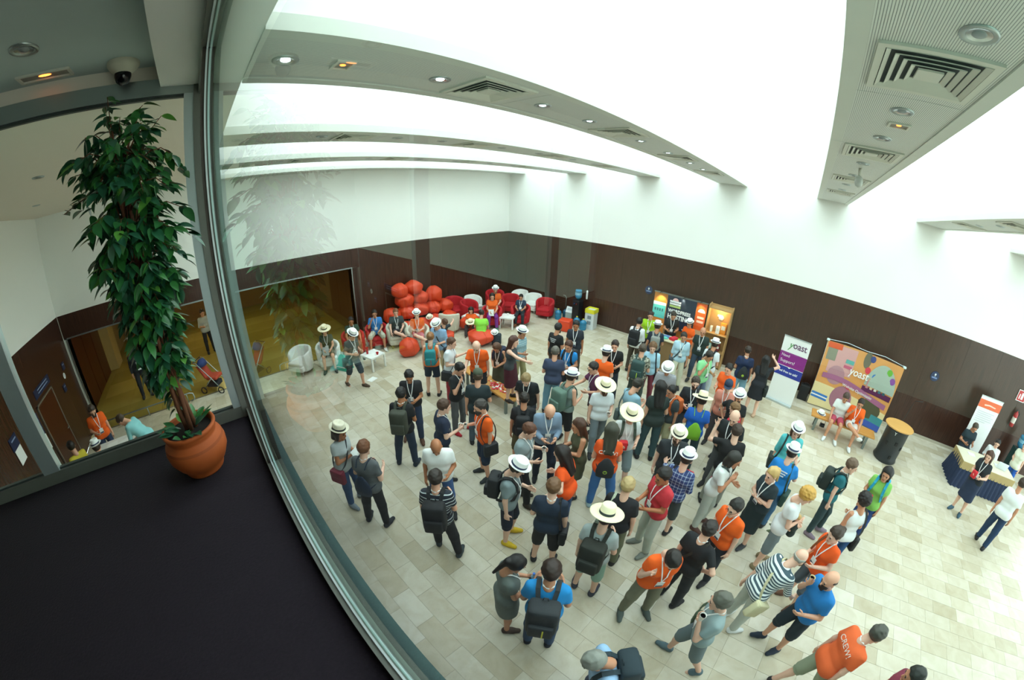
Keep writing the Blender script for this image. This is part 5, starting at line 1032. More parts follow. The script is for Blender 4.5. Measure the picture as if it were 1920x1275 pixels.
MB().bbox((-.2, -.15, .4), (.2, .25, .5), .03).build('seat', mat('#b5442c', .8, var=.2, scale=9), sk_, True); q = MB().bbox((-.2, -.04, 0), (.2, .04, .5), .03).build('backrest', mat('#a83c2a', .8, var=.2, scale=9), sk_, True); q.location = (0, -.15, .45); q.rotation_euler = (math.radians(28), 0, 0); MB().lathe([(.21, 0), (.19, .1), (.12, .19), (0, .22)], 16, (0, -.28, .82), 1, .7).build('canopy', mat('#24386c', .8), sk_, True); MB().tube([(-.22, -.45, 1.0), (.22, -.45, 1.0)], .018).build('handle', mat('#17181a', .6), sk_, True); MB().bbox((-.18, -.2, .16), (.18, .2, .3), .03).build('basket', mat('#20242c', .8), sk_, True)

# ================================================================== potted fig tree on the balcony
PX, PY = 9.63, -12.83
pot = tag(empty('terracotta_pot', (PX, PY, CZ)), 'round terracotta pot on the dark balcony carpet', 'pot'); pot.scale = (.93, .93, .8); TC = mat('#b4551f', .7, var=.18, scale=4, bump=.25)
MB().lathe([(0, 0), (.16, 0), (.168, .02), (.165, .035), (.21, .1), (.245, .18), (.25, .25), (.235, .31), (.205, .345), (.2, .36), (.21, .372), (.205, .385), (.215, .4), (.222, .42), (.218, .435), (.2, .437), (.188, .42), (.18, .38)], 48, cap=False).build('vessel', TC, pot, True)
MB().lathe([(.2365, .306), (.2385, .3), (.242, .288), (.2435, .282)], 48, cap=False).build('groove_band', mat('#a04a1a', .7, var=.1), pot, True)
MB().lathe([(.184, .39), (.1, .4), (0, .405)], 24, cap=False).build('soil', mat('#1c1410', .95, var=.3, scale=20), pot)
tree = tag(empty('fig_tree', (PX, PY, CZ + .318)), 'leafy weeping fig tree rising from the terracotta pot', 'plant')
BARK = mat('#6b3f26', .8, var=.25, scale=14, bump=.3); tr = random.Random(11)
stems = []
for k in range(4):
    a = k * 1.57; pts = []
    for i in range(12):
        t = i / 11; z = t * (1.75 if k else 1.9); tw = a + t * 5; rr_ = .035 * (1 - .4 * t) + (.06 * max(0, t - .65))
        pts.append(Vector((rr_ * math.cos(tw) - .02 * t, rr_ * math.sin(tw) - .06 * t + .02, z)))
    stems.append(pts); MB().tube(pts, [.017 * (1 - .55 * i / 11) for i in range(12)], 8).build('stem', BARK, tree, True)
leafm = []
def leaf_mesh(c):
    v = []; f = []
    prof = ((0, 0), (.1, .55), (.28, .95), (.45, 1.0), (.62, .85), (.8, .5), (.92, .18), (1.0, 0))
    for t, w_ in prof:
        z = -.18 * t * t
        for s_ in (-1, 0, 1): v.append((s_ * w_ * .235, t, z + abs(s_) * .07 * w_))
    for i in range(len(prof) - 1):
        for j in (0, 1): f.append((3 * i + j, 3 * i + j + 1, 3 * i + 4 + j, 3 * i + 3 + j))
    return v, f
LV, LF = leaf_mesh(0)
def leaf_mat(h):
    m = mat(h, .32, var=.2, scale=3, key='leaf'); b = m.node_tree.nodes['Principled BSDF']; b.inputs['Subsurface Weight'].default_value = 0; return m
LM = [leaf_mat(c) for c in ('#2f6a38', '#3a7c3c', '#275c3e', '#5f9c40', '#2c6046')]
LME = [MB().add(LV, LF).mesh('leaf', m, True) for m in LM]
def crown_r(z):  # z above pot soil
    pts = ((.2, .05), (.35, .1), (.6, .16), (.9, .23), (1.2, .32), (1.5, .36), (1.75, .33), (1.95, .2), (2.08, .06))
    for (a, ra), (b, rb) in zip(pts, pts[1:]):
        if a <= z <= b: return ra + (rb - ra) * (z - a) / (b - a)
    return 0.0
leaves = []
def add_leaf(p, d, size):
    if PY + p[1] > GY - .05: p = Vector((p[0], GY - .06 - PY - tr.uniform(0, .05), p[2])); d = Vector((d[0], -abs(d[1]) * .4, d[2]))
    d = Vector(d).normalized(); up = Vector((tr.uniform(-.5, .5), tr.uniform(-.5, .5), 1)); x = d.cross(up).normalized(); z = x.cross(d)
    M_ = Matrix(((x.x * size, d.x * size, z.x * size, p[0]), (x.y * size, d.y * size, z.y * size, p[1]), (x.z * size, d.z * size, z.z * size, p[2]), (0, 0, 0, 1)))
    tip = M_ @ Vector((0, 1, -.18))
    if PY + tip.y > GY - .02: return
    leaves.append((M_, tr.choices(range(5), (5, 4, 4, 1.4, 4))[0], p))
for k in range(190):
    z0 = tr.uniform(.32, 1.75); a = tr.uniform(0, 6.283); st = stems[k % 4]; b0 = st[min(11, int(z0 / 1.8 * 11))]
    zt = z0 + tr.uniform(-.22, .3); R_ = crown_r(max(.21, min(2.05, zt))) * tr.uniform(.65, 1.08); tip = Vector((R_ * math.cos(a) - .02, R_ * math.sin(a) - .0, zt))
    if PY + tip.y > GY - .1: tip.y = GY - .1 - PY
    mid = (b0 + tip) / 2 + Vector((0, 0, .1)); pts = [b0, (b0 + mid) / 2 + Vector((0, 0, .03)), mid, (mid + tip) / 2 + Vector((0, 0, .03)), tip]
    MB().tube(pts, [.006, .005, .004, .003, .002], 5).build('twig', BARK, tree, True)
    for i in range(11):
        t = .3 + .65 * i / 9; q = t * 4; j = min(3, int(q)); p = pts[j].lerp(pts[j + 1], q - j); dr_ = (tip - b0).normalized(); an = tr.uniform(0, 6.28)
        d = Vector((dr_.x * .7 + .8 * math.cos(an), dr_.y * .7 + .8 * math.sin(an), -.55 + tr.uniform(-.5, .5))); add_leaf(p, d, tr.uniform(.09, .13))
for (tx, ty, tz) in ((-.05, -.12, 2.12), (.0, .22, 1.95), (-.02, -.42, 1.5), (.02, .1, 2.0), (-.1, -.05, 2.0), (.1, -.1, 2.02)):
    b0 = stems[0][9]; tip = Vector((tx, ty, tz)); pts = [b0, b0.lerp(tip, .5) + Vector((0, 0, .05)), tip]; MB().tube(pts, [.005, .004, .002], 5).build('twig', BARK, tree, True)
    for i in range(9): p = pts[1].lerp(tip, i / 8); an = tr.uniform(0, 6.28); add_leaf(p, Vector((math.cos(an), math.sin(an), tr.uniform(-.4, .3))), tr.uniform(.09, .12))
for i in range(26): an = tr.uniform(0, 6.28); rr_ = tr.uniform(.05, .15); add_leaf(Vector((rr_ * math.cos(an), rr_ * math.sin(an), .02)), Vector((math.cos(an), math.sin(an), tr.uniform(.1, .9))), tr.uniform(.08, .12))
cam_l = Vector((12.2 - PX, -12.4 - PY, 5.03 - CZ - .32)); order = sorted(leaves, key=lambda l: (Vector(l[2]) - cam_l).length)
for M_, mi_, p in order[:300]:
    o = bpy.data.objects.new('leaf', LME[mi_]); COL.objects.link(o); o.parent = tree; o.matrix_local = M_
mb = MB(); 
for M_, mi_, p in order[300:]: mb.add([M_ @ Vector(q) for q in LV], LF, mi_)
o = mb.build('leaf', LM, tree, True); o['kind'] = 'stuff'

PEOPLE = [
(2.943, -16.085, -1.156, {'lan': 1, 'hair': ('short', '#3a2a20'), 'beard': '#3a2a20', 'lean': 8, 'hpitch': 20, 'arms': 'bent,down', 'label': 'bearded person in bright orange shirt standing at the registration table', 'top': ('tee', '#f4620f'), 'bot': ('long', '#2b3a55'), 'h': 0.0165}),
(4.283, -15.85, -4.637, {'hat': 'fedora', 'seat': 0.45, 'legs': 'sit', 'arms': 'lap', 'label': 'person in white fedora and orange shirt sitting at the registration table', 'top': ('tee', '#f4620f'), 'bot': ('long', '#2b3a55'), 'h': 0.0165}),
(3.822, -16.558, -4.006, {'hair': ('short', '#1c120c'), 'seat': 0.45, 'legs': 'sit', 'arms': 'lap', 'label': 'dark-haired person in yellow shirt beside the signposted wooden door', 'top': ('tee', '#d8c53a'), 'bot': ('long', '#2b3a55'), 'h': 0.0165}),
(3.831, -14.759, -3.454, {'lean': 42, 'hpitch': 15, 'arms': 'reach,reach', 'hair': ('short', '#3b2a1c'), 'label': 'person in pale teal shirt bending over papers on the registration table', 'top': ('shirt', '#86c3c6'), 'bot': ('long', '#39404c'), 'h': 0.0165}),
(-0.764, -15.502, -1.279, {'hair': ('bald', '#8a8078'), 'arms': 'down,bent', 'hold': [('paper', -1, 'white paper held by the person in the dark suit', '#dfe3e4')], 'grip': 'l', 'label': 'bald person in dark suit holding a paper in the corridor', 'top': ('suit', '#20242e'), 'bot': ('long', '#20242e'), 'h': 0.019}),
(-3.125, -13.008, -1.3, {'hair': ('short', '#2b211b'), 'arms': 'bent,down', 'label': 'person in dark trousers and pale shirt behind the potted tree near the stroller', 'top': ('shirt', '#b9c0c0'), 'bot': ('long', '#20242c'), 'h': 0.019}),
(1.408, -9.375, -1.91, {'hat': 'straw', 'seat': 0.42, 'legs': 'sit', 'arms': 'lap', 'hair': ('bob', '#4a3020'), 'lan': 1, 'fem': 1, 'hold': [('tablet', 1, 'open grey laptop on the lap of the straw-hatted person', '#9aa0a0')], 'shoe': '#3a3a38', 'label': 'person in straw hat with a laptop on a white tub chair', 'top': ('tee', '#3d4a40'), 'bot': ('shorts', '#6b6a5c'), 'h': 0.019}),
(3.239, -9.245, -1.241, {'hat': 'fedora', 'legs': 'stepb,stepf', 'arms': 'bent,bent', 'lean': 6, 'lan': 1, 'shoe': '#5b4a3c', 'hpitch': 25, 'hold': [('cup', 1, 'white cup in the hand of the striding fedora wearer')], 'bags': [('cross', '#33383a', 'grey messenger bag on the striding fedora wearer', 1, '#d8dcd8')], 'label': 'person in white fedora striding past the white side table with a messenger bag', 'top': ('tee', '#4c5350'), 'bot': ('knee', '#2e3a48'), 'h': 0.0165}),
(1.102, -8.362, -1.792, {'seat': 0.4, 'legs': 'sit', 'arms': 'knee', 'lan': 1, 'hair': ('short', '#1a1310'), 'skin': 't', 'label': 'person in dark green shirt sitting on a red chair behind the white side table', 'top': ('tee', '#28443a'), 'bot': ('long', '#8a5a3a'), 'h': 0.019}),
(1.024, -7.441, -1.994, {'seat': 0.42, 'legs': 'sitw', 'arms': 'mouth,lap', 'lan': 1, 'hair': ('short', '#15110f'), 'shoe': '#d9d9d4', 'skin': 'm', 'label': 'person in blue shirt and checked shorts sitting with hand to mouth', 'top': ('tee', '#2f83d0'), 'bot': ('knee', ('plaid', '#c9cbb8', '#6f7a6a', 0.07)), 'h': 0.019}),
(1.45, -6.843, -1.995, {'seat': 0.42, 'legs': 'cross,sit', 'arms': 'knee,lap', 'lan': 1, 'hair': ('short', '#7a4a2c'), 'shoe': '#3d5058', 'w': 1.12, 'skin': 'p', 'label': 'person in charcoal shirt sitting cross-legged on a cream tub chair', 'top': ('tee', '#37474a'), 'bot': ('shorts', '#2b2f36'), 'h': 0.019}),
(2.159, -6.436, -2.139, {'seat': 0.42, 'legs': 'cross,sit', 'arms': 'phone', 'lan': 1, 'hat': 'fedora', 'hold': [('phone', 1, 'dark phone held by the seated orange shirt and fedora')], 'skin': 'p', 'shoe': '#3a3430', 'label': 'person in white fedora and orange shirt on a cream chair by the beanbag pile', 'top': ('tee', '#f46a18'), 'bot': ('shorts', '#d27a86'), 'h': 0.019}),
(4.308, -7.049, -2.661, {'hat': 'fedora', 'arms': 'bent,bent', 'hpitch': 28, 'bags': [('cross', '#2a2d33', 'small black bag on the light blue shirt wearer', -1)], 'hair': ('short', '#a08868'), 'w': 1.08, 'label': 'person in white fedora and light blue shirt with dark shoulder strap', 'top': ('shirt', '#8fb4d8'), 'bot': ('long', '#b5a37c'), 'h': 0.0165}),
(5.099, -7.852, 0.874, {'fem': 1, 'hair': ('bun', '#8a5a2c'), 'arms': 'bent,down', 'shoe': '#23201e', 'bags': [('pack', '#1f7f86', 'teal and red day pack on the orange top', '#b5262c')], 'skin': 'p', 'label': 'person in orange top and navy shorts with bare legs seen from behind', 'top': ('tank', '#e8702a'), 'bot': ('shorts', '#1e2c40'), 'h': 0.0165}),
(2.408, -5.78, -4.646, {'seat': 0.22, 'legs': 'lounge,loungeo', 'lean': -35, 'arms': 'side,lap', 'hair': ('short', '#5a3a28'), 'skin': 'p', 'label': 'person in dark shirt lying back on an orange beanbag with arm out', 'top': ('tee', '#27363f'), 'bot': ('long', '#22304a'), 'h': 0.019}),
(2.195, -4.131, -2.349, {'seat': 0.1, 'legs': 'lounge', 'lean': -5, 'arms': 'lap', 'fem': 1, 'H': 1.62, 'hair': ('long', '#1d1512'), 'hpitch': 25, 'label': 'dark-haired person in orange shirt lounging on a beanbag', 'top': ('tee', '#f4621a'), 'bot': ('long', '#3a3030'), 'h': 0.019}),
(3.362, -4.661, 0.764, {'seat': 0.28, 'legs': 'lounge,loungeo', 'arms': 'knee', 'hair': ('short', '#2d2520'), 'lean': 15, 'label': 'person in lime shirt sitting on a beanbag with back turned', 'top': ('tee', '#8fe04a'), 'bot': ('shorts', '#8a8e90'), 'h': 0.019}),
(2.263, -3.129, -2.272, {'seat': 0.42, 'legs': 'sit', 'arms': 'lap', 'fem': 1, 'hair': ('bob', '#1d1613'), 'hold': [('tablet', 1, 'pale folder on the lap of the purple trousers', '#cfd6d0')], 'shoe': '#4f7a68', 'label': 'person in orange shirt and purple trousers on a red armchair', 'top': ('tee', '#f46a1c'), 'bot': ('long', '#7d2d8c'), 'h': 0.019}),
(1.643, -2.364, -2.364, {'hat': 'fedora', 'seat': 0.42, 'legs': 'sit', 'arms': 'lap', 'beard': '#a07850', 'skin': 'p', 'label': 'person in white fedora and orange shirt sitting behind the purple trousers', 'top': ('tee', '#f06a20'), 'bot': ('long', '#2e3648'), 'h': 0.019}),
(2.861, -2.144, -2.518, {'seat': 0.42, 'H': 1.52, 'lean': -6, 'legs': 'sit', 'arms': 'lap', 'lan': 1, 'hair': ('short', '#14100e'), 'skin': 'm', 'shoe': '#7a4a30', 'hpitch': 25, 'label': 'dark-haired person in navy shirt sitting on a red tub chair', 'top': ('tee', '#22364e'), 'bot': ('long', '#1e2830'), 'h': 0.019}),
(6.315, -9.188, -2.187, {'legs': 'wide,stepf', 'arms': 'phone', 'lan': 1, 'skin': 't', 'hair': ('short', '#14100e'), 'hpitch': 25, 'hold': [('phone', 1, 'phone in both hands of the smiling black shirt wearer', '#2a2c30')], 'shoe': '#5a3c2a', 'label': 'smiling person in black shirt with white lanyard checking a phone, legs apart', 'top': ('tee', '#1c1c20'), 'bot': ('long', '#26344e'), 'h': 0.0165}),
(6.986, -9.805, 0.736, {'legs': 'stand,wide', 'arms': 'bent,down', 'hair': ('short', '#14100e'), 'skin': 't', 'bags': [('bigpack', '#3c4034', 'large olive green backpack on the black shirt wearer')], 'shoe': '#2b3440', 'lan': 1, 'label': 'person in black shirt and dark jeans seen from behind with an olive pack', 'top': ('tee', '#1c1c20'), 'bot': ('long', '#27364c'), 'h': 0.0145}),
(7.748, -9.467, -0.406, {'arms': 'cup,down', 'lan': 1, 'hair': ('short', '#4a3222'), 'skin': 'p', 'hold': [('cup', 1, 'white paper cup held by the navy polo wearer')], 'label': 'person in navy polo holding a paper cup beside the bald white polo', 'top': ('polo', '#1f2a42'), 'bot': ('long', '#3c4656'), 'h': 0.0145}),
(8.226, -8.869, -3.424, {'arms': 'cup,down', 'lan': 1, 'hair': ('short', '#3a3430'), 'beard': '#3c3632', 'skin': 'l', 'hold': [('cup', 1, 'white coffee cup held by the bearded orange shirt')], 'shoe': '#2c3030', 'bags': [('side', '#26282c', 'dark shoulder strap bag on the bearded orange shirt', -1)], 'label': 'bearded person in orange shirt and navy shorts drinking coffee', 'top': ('tee', '#f4620f'), 'bot': ('knee', '#1f2e48'), 'h': 0.0145}),
(8.46, -10.041, -2.254, {'arms': 'down,bent', 'hair': ('none', '#000000'), 'skin': 't', 'hpitch': 35, 'w': 1.06, 'label': 'bald person in white polo shirt looking down', 'top': ('polo', '#eef1f0'), 'bot': ('long', '#3a5a8c'), 'h': 0.0145}),
(9.16, -10.586, 0.753, {'arms': 'bent,down', 'hair': ('short', '#2a1f18'), 'bags': [('bigpack', '#16171a', 'big black backpack on the striped polo wearer')], 'lan': 1, 'shoe': '#3a4448', 'legs': 'wide,stepf', 'label': 'person in striped navy polo and black trousers seen from behind', 'top': ('polo', ('stripe', '#1b212e', '#d5dcdf', 0.055, 0.8)), 'bot': ('long', '#1c1c20'), 'h': 0.0145}),
(7.23, -11.163, -1.023, {'hat': 'panama', 'fem': 1, 'arms': 'crossed,bent', 'hair': ('bob', '#2a1b14'), 'skin': 't', 'bags': [('cross', '#7c2638', 'maroon shoulder bag on the pale grey tee', 1, '#2a3038')], 'hold': [('paper', -1, 'white printed tote bag hanging from the pale grey tee wearer', '#dfe6e2')], 'shoe': '#8c98a4', 'label': 'person in small straw hat and pale grey tee carrying a tote', 'top': ('tee', '#b9c2c4'), 'bot': ('long', '#33507a'), 'h': 0.0145}),
(7.964, -11.05, 0.573, {'hair': ('short', '#6f4326'), 'arms': 'bent,bent', 'bags': [('draw', '#1c2a40', 'navy drawstring bag on the grey shirt wearer')], 'lan': 1, 'skin': 'p', 'legs': 'stand,wide', 'shoe': '#2b2d33', 'label': 'person in grey shirt and black trousers with ginger hair seen from behind', 'top': ('tee', '#5d6266'), 'bot': ('long', '#191a1e'), 'h': 0.0145}),
(5.595, -7.659, -0.956, {'arms': 'bent,open', 'hair': ('short', '#5a3a28'), 'skin': 'p', 'bags': [('cross', '#22252a', 'black cross-body bag on the white polo and maroon trousers', 1)], 'shoe': '#b3222c', 'label': 'person in white polo and maroon trousers gesturing with raised hands', 'top': ('polo', '#e6edf2'), 'bot': ('long', '#9c2a38'), 'h': 0.0165}),
(6.739, -8.335, -1.253, {'arms': 'mouth,down', 'lan': 1, 'hair': ('short', '#15100d'), 'skin': 'l', 'shoe': '#b01f2b', 'hpitch': 25, 'label': 'person in black shirt, grey shorts and red shoes with hand to mouth', 'top': ('tee', '#191b1f'), 'bot': ('long', '#5a5c60'), 'h': 0.0165}),
(7.42, -8.321, 0.772, {'hat': 'olivecap', 'hattilt': 0, 'arms': 'bent,down', 'w': 1.1, 'hair': ('short', '#4a3a2a'), 'skin': 'l', 'label': 'person in olive cap and dark teal shirt with back turned at the low table', 'top': ('tee', '#1e2e33'), 'bot': ('long', '#4a5a68'), 'h': 0.0145}),
(6.165, -7.208, -2.467, {'H': 1.84, 'hair': ('bald', '#b09880'), 'lean': 15, 'arms': 'reach,down', 'lan': 1, 'hpitch': 20, 'skin': 'p', 'label': 'bald person in orange shirt leaning over the low wooden table', 'top': ('tee', '#f4620f'), 'bot': ('shorts', '#20242c'), 'h': 0.0165}),
(6.185, -6.502, -2.713, {'fem': 1, 'H': 1.6, 'hair': ('bob', '#5a3a26'), 'lean': 18, 'arms': 'phone', 'hpitch': 25, 'lan': 1, 'bags': [('pack', '#1f2740', 'navy backpack on the olive skirt wearer')], 'skin': 'm', 'label': 'person in long olive skirt with navy backpack looking down', 'top': ('tank', '#3a3d38'), 'bot': ('maxi', '#454c3c'), 'h': 0.0165}),
(7.066, -7.047, -1.181, {'fem': 1, 'H': 1.6, 'z0': 0.45, 'hair': ('long', '#4a281a'), 'arms': 'point,bent', 'skin': 'p', 'shoe': '#332a26', 'label': 'person with long brown hair and maroon skirt standing on the bench, pointing aside', 'top': ('tank', '#3d4246'), 'bot': ('skirt', '#4a1624'), 'h': 0.0165}),
(6.28, -5.908, -1.568, {'hat': 'fedora', 'arms': 'bent,down', 'skin': 'm', 'label': 'person in white fedora and blue checked shirt behind the pointing arm', 'top': ('shirt', ('plaid', '#7fa9b8', '#d5e2e2', 0.05)), 'bot': ('long', '#9a9468'), 'h': 0.0165}),
(7.894, -7.344, -2.669, {'lean': 18, 'hpitch': 20, 'lan': 1, 'hair': ('short', '#8f7850'), 'arms': 'bent,down', 'skin': 'p', 'label': 'fair-haired person in black shirt leaning forward with lanyard', 'top': ('tee', '#1a1d22'), 'bot': ('long', '#3d4450'), 'h': 0.0165}),
(8.515, -8.181, 0.696, {'hair': ('short', '#20160f'), 'arms': 'bent,down', 'bags': [('pack', '#15161a', 'black backpack worn over the olive shorts')], 'skin': 'm', 'H': 1.65, 'label': 'person in black shirt and olive shorts with black backpack', 'top': ('tee', '#1c1c20'), 'bot': ('knee', '#5c5436'), 'h': 0.0145}),
(9.025, -8.131, -2.312, {'lan': 1, 'hair': ('bald', '#7a5a3c'), 'beard': '#6b4c34', 'arms': 'phone', 'hpitch': 40, 'hold': [('phone', 1, 'black phone held by the grey-blue sweater wearer')], 'lean': 6, 'legs': 'stand,stepf', 'shoe': '#1b1c20', 'H': 1.81, 'label': 'balding person in grey-blue sweater looking down at a phone', 'top': ('long', '#7d93ab'), 'bot': ('long', '#20293a'), 'h': 0.0145}),
(9.14, -8.876, -1.214, {'lan': 1, 'hair': ('short', '#5a3420'), 'arms': 'bent,cup', 'hpitch': 20, 'hold': [('cup', -1, 'paper cup held by the grey tee and black trousers')], 'shoe': '#3c352c', 'legs': 'stepf,stand', 'skin': 'p', 'label': 'person in grey tee and black trousers holding a coffee', 'top': ('tee', '#8b9a9e'), 'bot': ('long', '#17181d'), 'h': 0.0145}),
(9.593, -9.649, -1.041, {'hat': 'fedora', 'lan': 1, 'arms': 'down,bent', 'hpitch': 25, 'bags': [('pack', '#1b1d20', 'black backpack on the yellow shoes wearer')], 'shoe': '#d6b425', 'skin': 'p', 'label': 'person in white fedora, grey tee and yellow shoes', 'top': ('tee', '#7f8e92'), 'bot': ('knee', '#1c2436'), 'h': 0.0145}),
(10.312, -9.614, 0.498, {'hair': ('short', '#6b4a2e'), 'arms': 'down,bent', 'lan': 1, 'bags': [('side', '#17181c', 'black messenger bag on the navy tee wearer', 1)], 'skin': 'p', 'label': 'person in navy tee and black shorts seen from behind with messenger bag', 'top': ('tee', '#1f2d40'), 'bot': ('knee', '#141519'), 'h': 0.0145}),
(6.758, -4.989, -0.027, {'hair': ('short', '#1c1613'), 'arms': 'bent,down', 'beard': '#1c1613', 'skin': 'm', 'print': ('b', '', '#b9bcc0'), 'label': 'person in black shirt with short beard talking near the orange pouf', 'top': ('tee', '#191a1c'), 'bot': ('long', '#5a3f34'), 'h': 0.0165}),
(6.923, -4.295, -2.652, {'lan': 1, 'hair': ('short', '#15110f'), 'skin': 't', 'arms': 'down,down', 'label': 'person in dark navy tee and white lanyard near the water bottles', 'top': ('tee', '#262d38'), 'bot': ('long', '#4a4138'), 'h': 0.0165}),
(7.712, -6.279, 0.556, {'hair': ('short', '#5f5a52'), 'arms': 'bent,bent', 'skin': 'l', 'w': 1.05, 'label': 'grey-haired person in slate tee and pale jeans with back turned', 'top': ('tee', '#3a4560'), 'bot': ('long', '#6f9cb4'), 'h': 0.0165}),
(7.651, -5.577, -2.981, {'fem': 1, 'hair': ('short', '#4a2a1a'), 'arms': 'bent,bent', 'lan': 1, 'bags': [('pack', '#1a1b1f', 'black backpack on the bright blue shirt wearer')], 'skin': 'm', 'lean': 6, 'label': 'person in bright blue shirt with black backpack', 'top': ('tee', '#1f86cf'), 'bot': ('long', '#2c3038'), 'h': 0.0165}),
(8.635, -7.017, -0.183, {'hat': 'fedora', 'arms': 'bent,down', 'bags': [('bigpack', '#5a7468', 'grey-green backpack on the vest and black shorts')], 'skin': 'l', 'shoe': '#2b2626', 'label': 'person in white fedora, grey vest and black shorts with green pack', 'top': ('tank', '#7a8c88'), 'bot': ('knee', '#17181b'), 'h': 0.0165}),
(8.803, -6.131, -3.738, {'arms': 'reach,bent', 'hair': ('short', '#1e1512'), 'glasses': 1, 'lan': 1, 'skin': 'l', 'lean': 8, 'label': 'person in plum shirt reaching out an arm', 'top': ('tee', '#5c2a4c'), 'bot': ('shorts', '#3a2c30'), 'h': 0.0165}),
(8.56, -5.488, 0.188, {'hat': 'fedora', 'arms': 'bent,bent', 'skin': 'p', 'label': 'person in white fedora and orange tee with khaki trousers seen from behind', 'top': ('tee', '#f4620f'), 'bot': ('long', '#b3a680'), 'h': 0.0165}),
(8.424, -4.747, -2.797, {'lan': 1, 'hair': ('short', '#2a1a12'), 'skin': 'l', 'arms': 'bent,bent', 'label': 'laughing person in black tee facing the orange tee and fedora', 'top': ('tee', '#17181a'), 'bot': ('long', '#2c3340'), 'h': 0.0165}),
(9.288, -6.725, -2.362, {'hat': 'straw', 'arms': 'down,bent', 'beard': '#5a3a26', 'legs': 'stepf,stepb', 'hold': [('cup', -1, 'white cup held by the wide straw hat and white tee')], 'skin': 'p', 'label': 'person in wide straw hat and white tee striding with a cup', 'top': ('tee', '#e6edf2'), 'bot': ('long', '#707c82'), 'h': 0.0165}),
(10.075, -8.884, -4.49, {'fem': 1, 'hair': ('long', '#1d120e'), 'arms': 'bent,hip', 'lean': 10, 'skin': 'p', 'label': 'long-haired person in orange tee leaning with elbow out', 'top': ('tee', '#f4560e'), 'bot': ('long', '#34507c'), 'h': 0.0145}),
(9.723, -8.09, -3.806, {'fem': 1, 'hair': ('long', '#4a2c1c'), 'arms': 'phone', 'hold': [('phone', 1, 'phone raised by the olive dress wearer')], 'skin': 'm', 'H': 1.69, 'label': 'person with long brown hair in olive dress holding a phone', 'top': ('tank', '#4a4c36'), 'bot': ('minidress', '#4a4c36'), 'h': 0.0145}),
(10.238, -8.06, 0.518, {'fem': 1, 'hair': ('long', '#3c3c30'), 'arms': 'bent,bent', 'print': ('b', 'CREW!', '#f4efe8'), 'bags': [('draw', '#262a2e', 'black drawstring bag on the orange printed tee', '#9ab84a')], 'shoe': '#a8c4cc', 'legs': 'wide,stand', 'H': 1.77, 'label': 'long-haired person in orange printed tee and jeans seen from behind', 'top': ('tee', '#ea5a1c'), 'bot': ('long', '#3f74b4'), 'h': 0.0145}),
(10.159, -7.274, -2.503, {'hat': 'straw', 'lan': 1, 'arms': 'bent,bent', 'bags': [('pack', '#46564a', 'olive backpack on the white printed tee')], 'hold': [('bagbox', 1, 'red folder held by the straw hat and white printed tee')], 'skin': 'p', 'shoe': '#8fa0a0', 'legs': 'stand,stepf', 'label': 'person in straw hat and white printed tee with olive pack', 'top': ('tee', '#dfe4e4'), 'bot': ('knee', '#7c8c90'), 'h': 0.0145}),
(9.734, -6.338, -0.391, {'hair': ('short', '#2d2a22'), 'arms': 'phone', 'bags': [('side', '#5a6a6a', 'thin dark strap bag on the faded blue tee', -1)], 'skin': 'l', 'hpitch': 25, 'label': 'person in faded blue tee with hands at the chest', 'top': ('tee', '#8db3c4'), 'bot': ('long', '#41606c'), 'h': 0.0165}),
(10.284, -6.256, 0.593, {'fem': 1, 'hair': ('long', '#15110f'), 'arms': 'bent,down', 'H': 1.83, 'label': 'person with long black hair and dark clothes seen from behind', 'top': ('tee', '#26322f'), 'bot': ('long', '#2f4a50'), 'h': 0.0165}),
(10.412, -5.763, -3.581, {'lan': 1, 'hair': ('short', '#15120f'), 'arms': 'bent,down', 'bags': [('pack', '#c4622c', 'rusty orange backpack on the charcoal tee')], 'skin': 'm', 'H': 1.63, 'label': 'person in charcoal tee and khaki shorts with orange bag', 'top': ('tee', '#3d4649'), 'bot': ('knee', '#b3ad88'), 'h': 0.0165}),
(9.099, -4.632, 0.24, {'hair': ('short', '#4a4034'), 'arms': 'bent,down', 'bags': [('bigpack', '#2f4a48', 'dark green backpack on the camouflage shirt', '#c8e83c')], 'w': 1.08, 'skin': 'l', 'H': 1.75, 'label': 'person in camouflage shirt seen from behind', 'top': ('tee', ('camo', '#4a4c40', '#8a8c7c', '#c4c4b4')), 'bot': ('long', '#3c4a44'), 'h': 0.0165}),
(9.161, -4.09, -2.776, {'hair': ('curly', '#6a4a2c'), 'arms': 'down,down', 'bags': [('side', '#262a30', 'black strap bag on the pale blue shirt', -1)], 'skin': 'p', 'H': 1.71, 'label': 'curly-haired person in pale blue shirt and maroon trousers', 'top': ('shirt', '#a9d3e8'), 'bot': ('long', '#7a3240'), 'h': 0.0165}),
(9.937, -4.977, -2.902, {'hat': 'fedora', 'arms': 'bent,bent', 'hpitch': 30, 'skin': 'm', 'label': 'person in white fedora and fine striped shirt looking down', 'top': ('shirt', ('stripe', '#b9bcc0', '#8a8c96', 0.02)), 'bot': ('long', '#5a6068'), 'h': 0.0165}),
(9.513, -2.72, -2.775, {'lan': 1, 'hair': ('short', '#2c241c'), 'bags': [('cross', '#3c464c', 'grey cross-body bag on the cream trousers wearer', 1)], 'skin': 'm', 'legs': 'stepf,stand', 'label': 'person in light blue shirt and cream trousers with diagonal strap', 'top': ('shirt', '#b4d4e4'), 'bot': ('long', '#cfcfb8'), 'h': 0.0165}),
(9.823, -1.775, -2.992, {'lan': 1, 'hair': ('bald', '#6a5a4c'), 'skin': 'm', 'legs': 'stepf,stand', 'w': 1.08, 'label': 'bald person in dark green tee and jeans with white lanyard', 'top': ('tee', '#22332e'), 'bot': ('long', '#2e3f50'), 'h': 0.019}),
